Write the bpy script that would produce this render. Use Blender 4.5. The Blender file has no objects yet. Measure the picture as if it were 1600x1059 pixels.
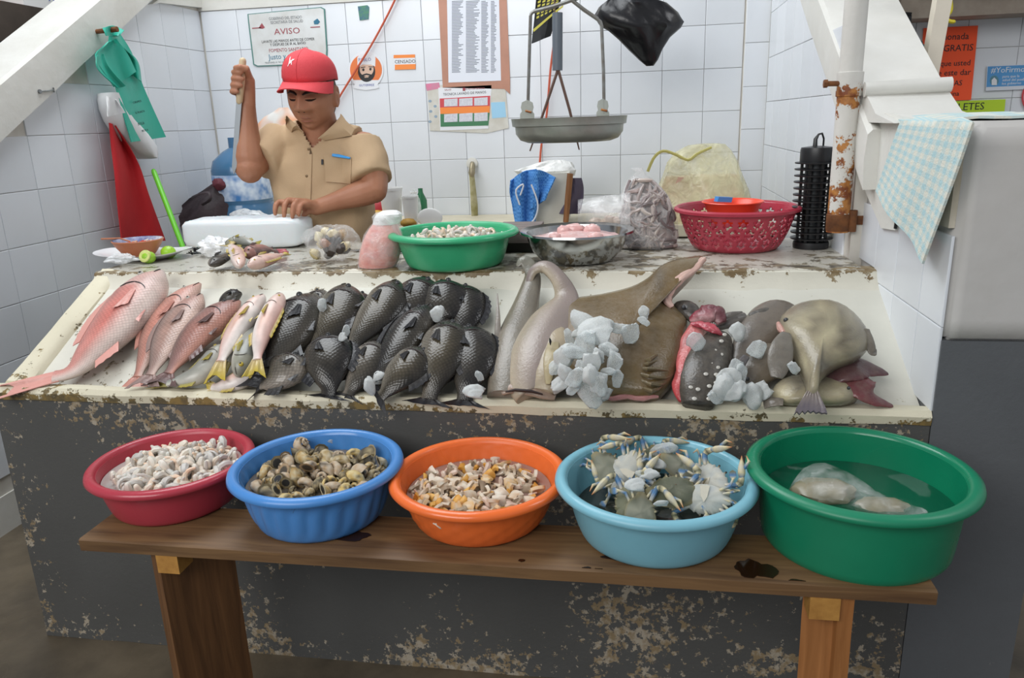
import bpy, bmesh, math, random
import numpy as np
from mathutils import Vector, Matrix, Euler
PI = math.pi
rnd = random.Random(7)
sc = bpy.context.scene
C = sc.collection

# ---------------------------------------------------------------- camera
F, YAW, PITCH, ROLL, CH = 1190.0, math.radians(9.7), math.radians(16.0), math.radians(2.0), 1.4
fw = np.array([-math.sin(YAW)*math.cos(PITCH), math.cos(YAW)*math.cos(PITCH), -math.sin(PITCH)])
rt0 = np.array([math.cos(YAW), math.sin(YAW), 0.0])
up0 = np.cross(rt0, fw)
rt = math.cos(ROLL)*rt0 - math.sin(ROLL)*up0
up = math.cos(ROLL)*up0 + math.sin(ROLL)*rt0
cam_d = bpy.data.cameras.new('camera'); cam_d.sensor_width = 36.0; cam_d.lens = F/1600*36
cam_d.clip_start = 0.05; cam_d.clip_end = 60
cam = bpy.data.objects.new('camera', cam_d); C.objects.link(cam)
cam.matrix_world = Matrix(((rt[0], up[0], -fw[0], 0), (rt[1], up[1], -fw[1], 0), (rt[2], up[2], -fw[2], CH), (0, 0, 0, 1)))
sc.camera = cam
cam_d.dof.use_dof = False

# ---------------------------------------------------------------- light
world = bpy.data.worlds.new('world'); sc.world = world; world.use_nodes = True
bg = world.node_tree.nodes['Background']; bg.inputs[0].default_value = (0.86, 0.91, 1.0, 1); bg.inputs[1].default_value = 0.36
def area(name, loc, target, sx, sy, power, col):
    l = bpy.data.lights.new(name, 'AREA'); l.shape = 'RECTANGLE'; l.size = sx; l.size_y = sy
    l.energy = power; l.color = col
    o = bpy.data.objects.new(name, l); C.objects.link(o); o.location = loc
    o.rotation_euler = (Vector(target)-Vector(loc)).to_track_quat('-Z', 'Y').to_euler()
    return o
area('skylight', (-1.5, 2.7, 3.7), (-0.25, 2.75, 0.9), 2.4, 1.8, 80, (0.93, 0.97, 1.0))
area('daylight_opening', (-1.9, -2.0, 3.2), (0.0, 2.3, 0.9), 3.6, 1.8, 122, (0.99, 0.98, 0.96))
area('next_stall_fill', (2.4, 2.0, 3.2), (2.0, 3.6, 1.4), 1.4, 1.0, 24, (0.97, 0.98, 1.0))  # added fill lamp that brightens the poster wall of the next stall
sc.view_settings.view_transform = 'Standard'; sc.view_settings.look = 'None'
sc.view_settings.exposure = 0.0; sc.view_settings.gamma = 1.0; sc.view_settings.use_curve_mapping = False

# ---------------------------------------------------------------- rays: a photo pixel onto a real plane
def ray(px, py, fw=fw, rt=rt, up=up):
    return fw*F + rt*(px-800.0) - up*(py-529.5)
def at(px, py, x=None, y=None, z=None):
    d = ray(px, py)
    if z is not None: t = (z-CH)/d[2]
    elif y is not None: t = y/d[1]
    else: t = x/d[0]
    return Vector((d[0]*t, d[1]*t, CH+d[2]*t))
def onplane(px, py, p0, n):
    d = Vector(ray(px, py)); o = Vector((0, 0, CH))
    t = (Vector(p0)-o).dot(Vector(n))/d.dot(Vector(n))
    return o+d*t
def pxm(p):                      # metres per photo pixel at a point
    return float((np.array(p)-np.array([0, 0, CH]))@fw)/F

# ---------------------------------------------------------------- mesh builder
class MB:
    def __init__(s): s.v = []; s.f = []; s.c = []
    def add(s, vs, fs, cols=None):
        n = len(s.v)
        s.v += [tuple(v) for v in vs]; s.f += [tuple(i+n for i in f) for f in fs]
        s.c += list(cols) if cols is not None else [(1, 1, 1)]*len(vs)
        return s
    def box(s, a, b, col=None):
        (x0, y0, z0), (x1, y1, z1) = a, b
        vs = [(x0,y0,z0),(x1,y0,z0),(x1,y1,z0),(x0,y1,z0),(x0,y0,z1),(x1,y0,z1),(x1,y1,z1),(x0,y1,z1)]
        return s.add(vs, [(3,2,1,0),(4,5,6,7),(0,1,5,4),(1,2,6,5),(2,3,7,6),(3,0,4,7)], None if col is None else [col]*8)
    def obox(s, o, ax, ay, az, col=None):
        o, ax, ay, az = Vector(o), Vector(ax), Vector(ay), Vector(az)
        vs = [o, o+ax, o+ax+ay, o+ay, o+az, o+ax+az, o+ax+ay+az, o+ay+az]
        fs = [(3,2,1,0),(4,5,6,7),(0,1,5,4),(1,2,6,5),(2,3,7,6),(3,0,4,7)]
        if ax.cross(ay).dot(az) < 0: fs = [f[::-1] for f in fs]
        return s.add(vs, fs, None if col is None else [col]*8)
    def rings(s, rs, close=True, cap0=True, cap1=True, cols=None):
        n = len(rs[0]); vs = [p for r in rs for p in r]; fs = []
        for i in range(len(rs)-1):
            for j in range(n if close else n-1):
                k = (j+1) % n
                fs.append((i*n+j, i*n+k, (i+1)*n+k, (i+1)*n+j))
        if cap0: fs.append(tuple(range(n))[::-1])
        if cap1: fs.append(tuple((len(rs)-1)*n+j for j in range(n)))
        return s.add(vs, fs, cols)
    def lathe(s, prof, o=(0,0,0), n=48, rot=None, mod=None, cap0=False, cap1=False):
        rs = []
        for i, (r, z) in enumerate(prof):
            ring = []
            for j in range(n):
                a = 2*PI*j/n; rr = r*(mod(a, i, z) if mod else 1)
                p = Vector((rr*math.cos(a), rr*math.sin(a), z))
                if rot is not None: p = rot @ p
                ring.append(p+Vector(o))
            rs.append(ring)
        return s.rings(rs, True, cap0, cap1)
    def tube(s, pts, rad, n=10, flat=1.0, side=None, cols=None, caps=True, round_ends=False):
        pts = [Vector(p) for p in pts]; m = len(pts)
        rad = list(rad) if hasattr(rad, '__len__') else [rad]*m
        if round_ends:
            d0 = (pts[0]-pts[1]).normalized(); d1 = (pts[-1]-pts[-2]).normalized()
            e0 = [(pts[0]+d0*rad[0]*k, rad[0]*math.sqrt(1-k*k)) for k in (.97, .8, .45)]
            e1 = [(pts[-1]+d1*rad[-1]*k, rad[-1]*math.sqrt(1-k*k)) for k in (.45, .8, .97)]
            if cols is not None: cols = [cols[0]]*3+list(cols)+[cols[-1]]*3
            pts = [e[0] for e in e0]+pts+[e[0] for e in e1]; rad = [e[1] for e in e0]+rad+[e[1] for e in e1]; m = len(pts)
        rs = []; cc = []
        u = Vector(side) if side is not None else None
        for i in range(m):
            t = (pts[min(i+1, m-1)]-pts[max(i-1, 0)]).normalized()
            if u is None: u = t.orthogonal().normalized()
            u = (u-t*u.dot(t)); u = u.normalized() if u.length > 1e-6 else t.orthogonal().normalized()
            w = t.cross(u)
            rs.append([pts[i]+u*(rad[i]*math.cos(2*PI*j/n))+w*(rad[i]*flat*math.sin(2*PI*j/n)) for j in range(n)])
            if cols is not None: cc += [cols[i]]*n
        return s.rings(rs, True, caps, caps, cc if cols is not None else None)
    def sheet(s, grid, th, nrm=None, cols=None):
        """closed thin slab from a grid of points"""
        R, Q = len(grid), len(grid[0]); g = [[Vector(p) for p in r] for r in grid]
        top, bot = [], []
        for i in range(R):
            for j in range(Q):
                if nrm is not None: nn = Vector(nrm)
                else:
                    a = g[min(i+1,R-1)][j]-g[max(i-1,0)][j]; b = g[i][min(j+1,Q-1)]-g[i][max(j-1,0)]
                    nn = a.cross(b)
                nn = nn.normalized() if nn.length > 1e-9 else Vector((0,0,1))
                t = th[i][j] if hasattr(th, '__len__') else th
                top.append(g[i][j]+nn*t*.5); bot.append(g[i][j]-nn*t*.5)
        N = R*Q; fs = []
        for i in range(R-1):
            for j in range(Q-1):
                a, b, c, d = i*Q+j, i*Q+j+1, (i+1)*Q+j+1, (i+1)*Q+j
                fs.append((d, c, b, a)); fs.append((a+N, b+N, c+N, d+N))
        edge = [(0,j) for j in range(Q)]+[(i,Q-1) for i in range(1,R)]+[(R-1,j) for j in range(Q-2,-1,-1)]+[(i,0) for i in range(R-2,0,-1)]
        for k in range(len(edge)):
            a = edge[k][0]*Q+edge[k][1]; b = edge[(k+1)%len(edge)][0]*Q+edge[(k+1)%len(edge)][1]
            fs.append((a, b, b+N, a+N))
        return s.add(top+bot, fs, None if cols is None else list(cols)*2)
    def prism(s, poly, ext, col=None):
        """poly: 3-D points of one face, ext: extrusion vector"""
        P = [Vector(p) for p in poly]; n = len(P); e = Vector(ext)
        fs = [tuple(range(n))[::-1], tuple(range(n, 2*n))]+[(i, (i+1)%n, n+(i+1)%n, n+i) for i in range(n)]
        return s.add(P+[p+e for p in P], fs, None if col is None else [col]*(2*n))
    def ball(s, o, r, n=12, m=8, fn=None, col=None, M=None):
        o = Vector(o); r = r if hasattr(r, '__len__') else (r, r, r)
        vs = []; fs = []
        for i in range(1, m):
            for j in range(n):
                th = PI*i/m; ph = 2*PI*j/n
                d = Vector((math.sin(th)*math.cos(ph), math.sin(th)*math.sin(ph), math.cos(th)))
                k = fn(d) if fn else 1
                vs.append(Vector((d.x*r[0]*k, d.y*r[1]*k, d.z*r[2]*k)))
        for d in (Vector((0,0,1)), Vector((0,0,-1))):
            k = fn(d) if fn else 1; vs.append(Vector((0, 0, d.z*r[2]*k)))
        for i in range(m-2):
            for j in range(n):
                fs.append((i*n+j, (i+1)*n+j, (i+1)*n+(j+1)%n, i*n+(j+1)%n))
        T, B = (m-1)*n, (m-1)*n+1
        for j in range(n):
            fs.append((T, j, (j+1)%n)); fs.append((B, (m-2)*n+(j+1)%n, (m-2)*n+j))
        vs = [(M @ v if M is not None else v)+o for v in vs]
        return s.add(vs, fs, None if col is None else [col]*len(vs))
    def mesh(s, name, mats, smooth=True, sharp=40):
        me = bpy.data.meshes.new(name); me.from_pydata(s.v, [], s.f); me.validate()
        mats = mats if isinstance(mats, (list, tuple)) else [mats]
        for m in mats: me.materials.append(m)
        if any(c != (1, 1, 1) for c in s.c) and len(me.vertices) == len(s.c):
            a = me.color_attributes.new('Col', 'FLOAT_COLOR', 'POINT')
            a.data.foreach_set('color', [x for c in s.c for x in (c[0], c[1], c[2], 1.0)])
        if getattr(s, 'uv', None) and len(me.vertices) == len(s.uv):
            a = me.attributes.new('suv', 'FLOAT_VECTOR', 'POINT'); a.data.foreach_set('vector', [x for q in s.uv for x in (q[0], q[1], 0.0)])
        bm = bmesh.new(); bm.from_mesh(me); bmesh.ops.recalc_face_normals(bm, faces=bm.faces); bm.to_mesh(me); bm.free()
        if smooth:
            me.polygons.foreach_set('use_smooth', [True]*len(me.polygons))
            try: me.set_sharp_from_angle(angle=math.radians(sharp))
            except Exception: pass
        me.update()
        return me

# ---------------------------------------------------------------- things and parts
def root(name, label, cat, loc=(0,0,0), group=None, M=None):
    o = bpy.data.objects.new(name, None); C.objects.link(o); o.empty_display_size = .05
    o.matrix_world = M if M is not None else Matrix.Translation(Vector(loc))
    o['label'] = label; o['category'] = cat
    if group: o['group'] = group
    return o
RW = {}
def part(name, mb, m, parent=None, smooth=True, sharp=40, world=True, label=None, kind=None):
    me = mb if isinstance(mb, bpy.types.Mesh) else mb.mesh(name, m, smooth, sharp)
    o = bpy.data.objects.new(name, me); C.objects.link(o)
    if parent is not None:
        o.parent = parent
        if world:
            w = RW.get(parent.name)
            pm = parent.matrix_basis if w is None else w
            o.matrix_parent_inverse = pm.inverted()
            RW[o.name] = Matrix.Identity(4)
    if label: o['label'] = label
    if kind: o['kind'] = kind
    return o
def solo(name, mb, m, label, cat, group=None, **k):
    """a thing that is one mesh; its origin is moved to its base"""
    me = mb if isinstance(mb, bpy.types.Mesh) else mb.mesh(name, m, k.get('smooth', True), k.get('sharp', 40))
    if k.get('recentre', True):
        co = np.array([v.co for v in me.vertices]); lo, hi = co.min(0), co.max(0)
        b = Vector(((lo[0]+hi[0])/2, (lo[1]+hi[1])/2, lo[2]))
        me.transform(Matrix.Translation(-b))
    else: b = Vector((0,0,0))
    o = bpy.data.objects.new(name, me); C.objects.link(o); o.location = b
    RW[o.name] = Matrix.Translation(b)
    o['label'] = label; o['category'] = cat
    if group: o['group'] = group
    return o
def struct(name, mb, m, parent=None, smooth=False, **k):
    o = part(name, mb, m, parent, smooth=smooth, **k)
    o['kind'] = 'structure'
    return o
def copy_tree(o, parent=None, M=None, label=None):
    c = o.copy(); C.objects.link(c)
    if parent is not None: c.parent = parent
    if M is not None: c.matrix_basis = M
    if label: c['label'] = label
    for ch in list(o.children): copy_tree(ch, c)
    return c
def frame(o, x, z):
    """matrix with origin o, x axis along x, z axis near z"""
    x = Vector(x).normalized(); z = Vector(z); z = (z-x*z.dot(x)).normalized(); y = z.cross(x)
    return Matrix(((x.x, y.x, z.x, o[0]), (x.y, y.y, z.y, o[1]), (x.z, y.z, z.z, o[2]), (0, 0, 0, 1)))

# ---------------------------------------------------------------- materials
MATS = {}
def lin(c):
    if isinstance(c, str):
        c = [int(c[i:i+2], 16)/255 for i in (0, 2, 4)]
    return tuple((x/12.92 if x <= .04045 else ((x+.055)/1.055)**2.4) for x in c)+(1,)
def nd(nt, t, **kw):
    n = nt.nodes.new(t)
    for k, v in kw.items():
        if k.startswith('i_'): n.inputs[k[2:]].default_value = v
        else: setattr(n, k, v)
    return n
def mat(name, col, rough=.5, metal=0, spec=.5, bump=0, bscale=60, var=0, vscale=8, trans=0, alpha=1, attr=False, rvar=0, sss=0, coat=0, vcol=None, detail=6):
    """principled; var mixes in a second colour vcol by noise, bump is a noise bump, attr multiplies the Col attribute"""
    m = bpy.data.materials.new(name); m.use_nodes = True; nt = m.node_tree
    b = nt.nodes['Principled BSDF']
    b.inputs['Roughness'].default_value = rough; b.inputs['Metallic'].default_value = metal
    b.inputs['Specular IOR Level'].default_value = spec
    b.inputs['Transmission Weight'].default_value = trans; b.inputs['Alpha'].default_value = alpha
    b.inputs['Coat Weight'].default_value = coat
    if sss:
        b.inputs['Subsurface Weight'].default_value = sss; b.inputs['Subsurface Radius'].default_value = (.02, .01, .008); b.inputs['Subsurface Scale'].default_value = .5
    base = lin(col); b.inputs['Base Color'].default_value = base
    m.diffuse_color = base
    tc = nd(nt, 'ShaderNodeTexCoord')
    src = None
    if attr:
        a = nd(nt, 'ShaderNodeAttribute', attribute_name='Col')
        mx = nd(nt, 'ShaderNodeMix', data_type='RGBA', blend_type='MULTIPLY'); mx.inputs[0].default_value = 1
        mx.inputs[6].default_value = base; nt.links.new(a.outputs['Color'], mx.inputs[7]); src = mx.outputs[2]
    if var:
        n = nd(nt, 'ShaderNodeTexNoise'); n.inputs['Scale'].default_value = vscale; n.inputs['Detail'].default_value = detail; n.inputs['Roughness'].default_value = .6
        nt.links.new(tc.outputs['Object'], n.inputs['Vector'])
        r = nd(nt, 'ShaderNodeMapRange'); r.inputs[1].default_value = .35; r.inputs[2].default_value = .7; r.inputs[3].default_value = 0; r.inputs[4].default_value = var
        nt.links.new(n.outputs[0], r.inputs[0])
        mx = nd(nt, 'ShaderNodeMix', data_type='RGBA'); nt.links.new(r.outputs[0], mx.inputs[0])
        if src is None: mx.inputs[6].default_value = base
        else: nt.links.new(src, mx.inputs[6])
        mx.inputs[7].default_value = lin(vcol) if vcol else tuple(x*.5 for x in base[:3])+(1,)
        src = mx.outputs[2]
    if src is not None: nt.links.new(src, b.inputs['Base Color'])
    if rvar:
        n = nd(nt, 'ShaderNodeTexNoise'); n.inputs['Scale'].default_value = vscale*.7; nt.links.new(tc.outputs['Object'], n.inputs['Vector'])
        r = nd(nt, 'ShaderNodeMapRange'); r.inputs[1].default_value = .4; r.inputs[2].default_value = .6; r.inputs[3].default_value = max(.02, rough-rvar); r.inputs[4].default_value = min(1, rough+rvar)
        nt.links.new(n.outputs[0], r.inputs[0]); nt.links.new(r.outputs[0], b.inputs['Roughness'])
    if bump:
        n = nd(nt, 'ShaderNodeTexNoise'); n.inputs['Scale'].default_value = bscale; n.inputs['Detail'].default_value = 5
        nt.links.new(tc.outputs['Object'], n.inputs['Vector'])
        bp = nd(nt, 'ShaderNodeBump'); bp.inputs['Strength'].default_value = min(1, bump); bp.inputs['Distance'].default_value = .004
        nt.links.new(n.outputs[0], bp.inputs['Height']); nt.links.new(bp.outputs[0], b.inputs['Normal'])
    MATS[name] = m
    return m
def principled(m): return m.node_tree.nodes['Principled BSDF']
def paint_chips(name, col, chip, chip2, thr=.6, scale=9, fine=60, rough=.6, zlo=None, bump=.4):
    """painted masonry, the paint flaked off in patches showing two older coats"""
    m = mat(name, col, rough, var=.35, vscale=2.2, rvar=.15); nt = m.node_tree; b = principled(m)
    src = b.inputs['Base Color'].links[0].from_socket
    tc = nd(nt, 'ShaderNodeTexCoord')
    def noise(s, d=8, ro=.65, off=0):
        mp = nd(nt, 'ShaderNodeMapping'); mp.inputs['Location'].default_value = (off, off*2, off*.7); nt.links.new(tc.outputs['Object'], mp.inputs[0])
        n = nd(nt, 'ShaderNodeTexNoise'); n.inputs['Scale'].default_value = s; n.inputs['Detail'].default_value = d; n.inputs['Roughness'].default_value = ro
        nt.links.new(mp.outputs[0], n.inputs['Vector']); return n.outputs[0]
    big = noise(scale*.07, 5, .6, 3.1); det = noise(scale, 10, .70, 7.7)
    sm = nd(nt, 'ShaderNodeMath', operation='MULTIPLY_ADD'); nt.links.new(big, sm.inputs[0]); sm.inputs[1].default_value = .75; nt.links.new(det, sm.inputs[2])
    val = sm.outputs[0]
    if zlo is not None:                      # more flaking close to a height band
        sep = nd(nt, 'ShaderNodeSeparateXYZ'); nt.links.new(tc.outputs['Object'], sep.inputs[0])
        for z0, w, amt in zlo:
            d = nd(nt, 'ShaderNodeMath', operation='SUBTRACT'); nt.links.new(sep.outputs[2], d.inputs[0]); d.inputs[1].default_value = z0
            ab = nd(nt, 'ShaderNodeMath', operation='ABSOLUTE'); nt.links.new(d.outputs[0], ab.inputs[0])
            mr = nd(nt, 'ShaderNodeMapRange'); mr.inputs[1].default_value = 0; mr.inputs[2].default_value = w; mr.inputs[3].default_value = amt; mr.inputs[4].default_value = 0
            nt.links.new(ab.outputs[0], mr.inputs[0])
            a2 = nd(nt, 'ShaderNodeMath', operation='ADD'); nt.links.new(val, a2.inputs[0]); nt.links.new(mr.outputs[0], a2.inputs[1]); val = a2.outputs[0]
    cr = nd(nt, 'ShaderNodeMapRange'); cr.inputs[1].default_value = thr+.355; cr.inputs[2].default_value = thr+.372; nt.links.new(val, cr.inputs[0])
    c2 = noise(fine*.5, 4, .6, 1.3)
    r2 = nd(nt, 'ShaderNodeMapRange'); r2.inputs[1].default_value = .42; r2.inputs[2].default_value = .58; nt.links.new(c2, r2.inputs[0])
    mxc = nd(nt, 'ShaderNodeMix', data_type='RGBA'); nt.links.new(r2.outputs[0], mxc.inputs[0]); mxc.inputs[6].default_value = lin(chip); mxc.inputs[7].default_value = lin(chip2)
    mx = nd(nt, 'ShaderNodeMix', data_type='RGBA'); nt.links.new(cr.outputs[0], mx.inputs[0]); nt.links.new(src, mx.inputs[6]); nt.links.new(mxc.outputs[2], mx.inputs[7])
    nt.links.new(mx.outputs[2], b.inputs['Base Color'])
    inv = nd(nt, 'ShaderNodeMath', operation='MULTIPLY_ADD'); nt.links.new(cr.outputs[0], inv.inputs[0]); inv.inputs[1].default_value = -1; nt.links.new(noise(fine, 6, .7), inv.inputs[2])
    bp = nd(nt, 'ShaderNodeBump'); bp.inputs['Strength'].default_value = bump; bp.inputs['Distance'].default_value = .003
    nt.links.new(inv.outputs[0], bp.inputs['Height']); nt.links.new(bp.outputs[0], b.inputs['Normal'])
    return m
def plastic_film(name, col=(1, 1, 1), clear=.75, rough=.12):
    """thin clear or milky bag film"""
    m = bpy.data.materials.new(name); m.use_nodes = True; nt = m.node_tree; b = principled(m); out = nt.nodes['Material Output']
    b.inputs['Base Color'].default_value = lin(col) if isinstance(col, str) else tuple(col)+(1,)
    b.inputs['Roughness'].default_value = rough; b.inputs['Specular IOR Level'].default_value = .8
    t = nd(nt, 'ShaderNodeBsdfTransparent'); mx = nd(nt, 'ShaderNodeMixShader')
    tc = nd(nt, 'ShaderNodeTexCoord')
    w = nd(nt, 'ShaderNodeTexNoise'); w.inputs['Scale'].default_value = 14; w.inputs['Detail'].default_value = 7; w.inputs['Distortion'].default_value = 1.5
    nt.links.new(tc.outputs['Object'], w.inputs['Vector'])
    r = nd(nt, 'ShaderNodeMapRange'); r.inputs[1].default_value = .35; r.inputs[2].default_value = .75; r.inputs[3].default_value = min(1, clear+.12); r.inputs[4].default_value = clear-.22
    nt.links.new(w.outputs[0], r.inputs[0]); nt.links.new(r.outputs[0], mx.inputs[0])
    nt.links.new(b.outputs[0], mx.inputs[1]); nt.links.new(t.outputs[0], mx.inputs[2]); nt.links.new(mx.outputs[0], out.inputs[0])
    bp = nd(nt, 'ShaderNodeBump'); bp.inputs['Strength'].default_value = .8; bp.inputs['Distance'].default_value = .012
    nt.links.new(w.outputs[0], bp.inputs['Height']); nt.links.new(bp.outputs[0], b.inputs['Normal'])
    MATS[name] = m
    return m
def wet_skin(name, scale=0, srand=.25, rough=.32, dark=.55, bump=.5, stretch=(1, 1, 1)):
    """fish skin: its colour comes from the Col attribute, scales from a regular cell pattern"""
    m = mat(name, 'ffffff', rough, attr=True, var=.25, vscale=22, vcol='60584f', spec=.45); nt = m.node_tree; b = principled(m)
    if scale:
        src = b.inputs['Base Color'].links[0].from_socket
        tc = nd(nt, 'ShaderNodeAttribute', attribute_name='suv'); mp = nd(nt, 'ShaderNodeMapping'); mp.inputs['Scale'].default_value = stretch
        mp.inputs['Rotation'].default_value = (0, 0, PI/4)
        nt.links.new(tc.outputs['Vector'], mp.inputs[0])
        v = nd(nt, 'ShaderNodeTexVoronoi', voronoi_dimensions='2D'); v.inputs['Scale'].default_value = scale; v.inputs['Randomness'].default_value = srand
        nt.links.new(mp.outputs[0], v.inputs['Vector'])
        r = nd(nt, 'ShaderNodeMapRange'); r.inputs[1].default_value = .15; r.inputs[2].default_value = .6; r.inputs[3].default_value = 1; r.inputs[4].default_value = dark
        nt.links.new(v.outputs['Distance'], r.inputs[0])
        mx = nd(nt, 'ShaderNodeMix', data_type='RGBA', blend_type='MULTIPLY'); mx.inputs[0].default_value = 1
        nt.links.new(src, mx.inputs[6]); nt.links.new(r.outputs[0], mx.inputs[7]); nt.links.new(mx.outputs[2], b.inputs['Base Color'])
        bp = nd(nt, 'ShaderNodeBump'); bp.inputs['Strength'].default_value = bump; bp.inputs['Distance'].default_value = .002; bp.invert = True
        nt.links.new(v.outputs['Distance'], bp.inputs['Height']); nt.links.new(bp.outputs[0], b.inputs['Normal'])
    return m
def text(body, size, o, xd, yd, m, parent, name='lettering', align='LEFT', ext=.0006, sx=1.0, label=None):
    cu = bpy.data.curves.new('t', 'FONT'); cu.body = body; cu.size = size; cu.align_x = align; cu.extrude = ext; cu.resolution_u = 2
    ob = bpy.data.objects.new('t', cu); C.objects.link(ob)
    bpy.context.view_layer.update()
    me = bpy.data.meshes.new_from_object(ob.evaluated_get(bpy.context.evaluated_depsgraph_get()))
    bpy.data.objects.remove(ob); bpy.data.curves.remove(cu)
    me.name = name; me.materials.clear(); me.materials.append(m)
    xd = Vector(xd).normalized(); yd = Vector(yd).normalized(); zd = xd.cross(yd)
    M = Matrix(((xd.x*sx, yd.x, zd.x, o[0]), (xd.y*sx, yd.y, zd.y, o[1]), (xd.z*sx, yd.z, zd.z, o[2]), (0, 0, 0, 1)))
    me.transform(M)
    return part(name, me, m, parent, label=label)
def lerp(a, b, t): return a+(b-a)*t
def vmix(a, b, t): return tuple(lerp(x, y, t) for x, y in zip(a, b))
def hexc(h): return lin(h)[:3]
def spline(ctrl, n):
    """Catmull-Rom through control points, n samples"""
    P = [Vector(p) for p in ctrl]; m = len(P); out = []
    for i in range(n):
        t = i/(n-1)*(m-1); k = min(int(t), m-2); f = t-k
        p0, p1, p2, p3 = P[max(k-1, 0)], P[k], P[k+1], P[min(k+2, m-1)]
        out.append(.5*((2*p1)+(p2-p0)*f+(2*p0-5*p1+4*p2-p3)*f*f+(3*p1-p0-3*p2+p3)*f**3))
    return out
def sinterp(x, xs, ys):
    """smooth 1-D interpolation"""
    if x <= xs[0]: return ys[0]
    for i in range(len(xs)-1):
        if x <= xs[i+1]:
            t = (x-xs[i])/(xs[i+1]-xs[i]); m0 = 0; 
            d = lambda k: (ys[min(k+1, len(ys)-1)]-ys[max(k-1, 0)])/(xs[min(k+1, len(xs)-1)]-xs[max(k-1, 0)])
            h = xs[i+1]-xs[i]; a, b2 = d(i)*h, d(i+1)*h
            return (2*t**3-3*t*t+1)*ys[i]+(t**3-2*t*t+t)*a+(-2*t**3+3*t*t)*ys[i+1]+(t**3-t*t)*b2
    return ys[-1]
from mathutils import noise as mnoise
def nz(v, s=1.0): return mnoise.noise(Vector(v)*s)
# ================================================================ materials used widely
M_tile = mat('white_glazed_tile', 'dfe3e8', .22, spec=.5, var=.25, vscale=3, vcol='cfd2d4')
_nt = M_tile.node_tree; _oi = nd(_nt, 'ShaderNodeObjectInfo'); _hs = nd(_nt, 'ShaderNodeHueSaturation')
_mr = nd(_nt, 'ShaderNodeMapRange'); _mr.inputs[3].default_value = .94; _mr.inputs[4].default_value = 1.03
_nt.links.new(_oi.outputs['Random'], _mr.inputs[0]); _nt.links.new(_mr.outputs[0], _hs.inputs['Value'])
_src = principled(M_tile).inputs['Base Color'].links[0].from_socket
_nt.links.new(_src, _hs.inputs['Color']); _nt.links.new(_hs.outputs[0], principled(M_tile).inputs['Base Color'])
M_grout = mat('grout', 'd9d6ce', .8, var=.6, vscale=4, vcol='b8b1a5')
M_plaster = mat('white_painted_plaster', 'd9d8d2', .6, bump=.35, bscale=35, var=.4, vscale=5, vcol='bdb9ae')
M_plaster_d = mat('worn_cream_plaster', 'cfc9ba', .65, bump=.6, bscale=30, var=.7, vscale=7, vcol='a3967b')
M_pillar = mat('pillar_white_paint', 'c9c7c4', .6, bump=.3, bscale=25, var=.4, vscale=4, vcol='b3aea6')
M_greypaint = paint_chips('grey_counter_paint', '555553', '8a785b', 'a89e8d', thr=.635, scale=46, fine=90, zlo=[(.76, .12, .085), (.0, .20, .10)])
M_greypillar = paint_chips('grey_pillar_paint', '636669', '8d8a85', 'a5a29b', thr=.74, scale=7, fine=50, zlo=[(.02, .2, .06)])
M_lip = paint_chips('worn_cream_lip', 'ddd6bd', '8a7444', '5e543c', thr=.665, scale=30, fine=60, zlo=[(.735, .03, .16), (.745, .02, .05)])
M_slab = paint_chips('worn_white_slab', 'd8d6ca', '77705f', 'a79a7a', thr=.68, scale=30, fine=60, bump=.25)
M_ledge = paint_chips('worn_ledge_paint', 'c4c0b4', '5d574c', '8d826c', thr=.56, scale=16, fine=55, rough=.35, bump=.25)
M_riser = paint_chips('worn_riser_paint', 'd9d5c6', '6e5a3a', '8a7a5c', thr=.62, scale=20, fine=60, zlo=[(.985, .022, .17)], bump=.35)
M_floor = mat('wet_concrete', '6a5f4e', .42, var=.9, vscale=2.6, vcol='2e2820', bump=.5, bscale=18, rvar=.25)
M_black = mat('black_plastic', '1b1c1e', .38)
M_dark = mat('near_black_brown', '26211d', .6)  # near-black brown of the block under the chopping board
M_white = mat('white_plastic', 'e6e6e4', .35)
M_rust = paint_chips('rusty_white_steel', 'd9d6cf', '7a3f1c', 'b5793a', thr=.66, scale=22, fine=60, zlo=[(1.02, .26, .30), (1.30, .25, .13), (1.43, .07, .24)])
M_steel = mat('galvanised_steel', '8f9396', .38, metal=.9, var=.6, vscale=12, vcol='5e625f', rvar=.12)

F_clear = plastic_film('clear_film', (1, 1, 1), .80, .1); F_milky = plastic_film('milky_film', (.93, .95, .96), .55, .2); F_yel = plastic_film('yellow_film', 'f0ebbd', .52, .2)

# ================================================================ the setting
XL, YB, XR = -2.29, 4.0, .60
floor = struct('floor', MB().box((-4.5, -1.5, -.1), (4.5, 6.0, 0)), M_floor)

def tile_mesh(w, h, th, g=.0008, bev=.0016):
    """a tile in its own plane: face towards +z, 36 triangles or so, slightly pillowed edge"""
    mb = MB(); a, b = w/2-g, h/2-g
    def rg(x, y, z): return [(-x, -y, z), (x, -y, z), (x, y, z), (-x, y, z)]
    mb.rings([rg(a, b, 0), rg(a, b, th*.65), rg(a-bev*.5, b-bev*.5, th*.92), rg(a-bev*1.6, b-bev*1.6, th)], True, True, True)
    return mb.mesh('tile', M_tile, smooth=False)
TM = {}
def tile(parent, c, u, v, w, h, th=.0055):
    k = (round(w, 3), round(h, 3))
    if k not in TM: TM[k] = tile_mesh(w, h, th)
    u = Vector(u); v = Vector(v); n = u.cross(v)
    o = bpy.data.objects.new('tile', TM[k]); C.objects.link(o); o.parent = parent
    j = .0007
    n2 = (n+u*rnd.uniform(-j, j)*3+v*rnd.uniform(-j, j)*3)
    o.matrix_basis = frame(Vector(c)+n*rnd.uniform(-.0006, .0004), u, n2)
    return o

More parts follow.
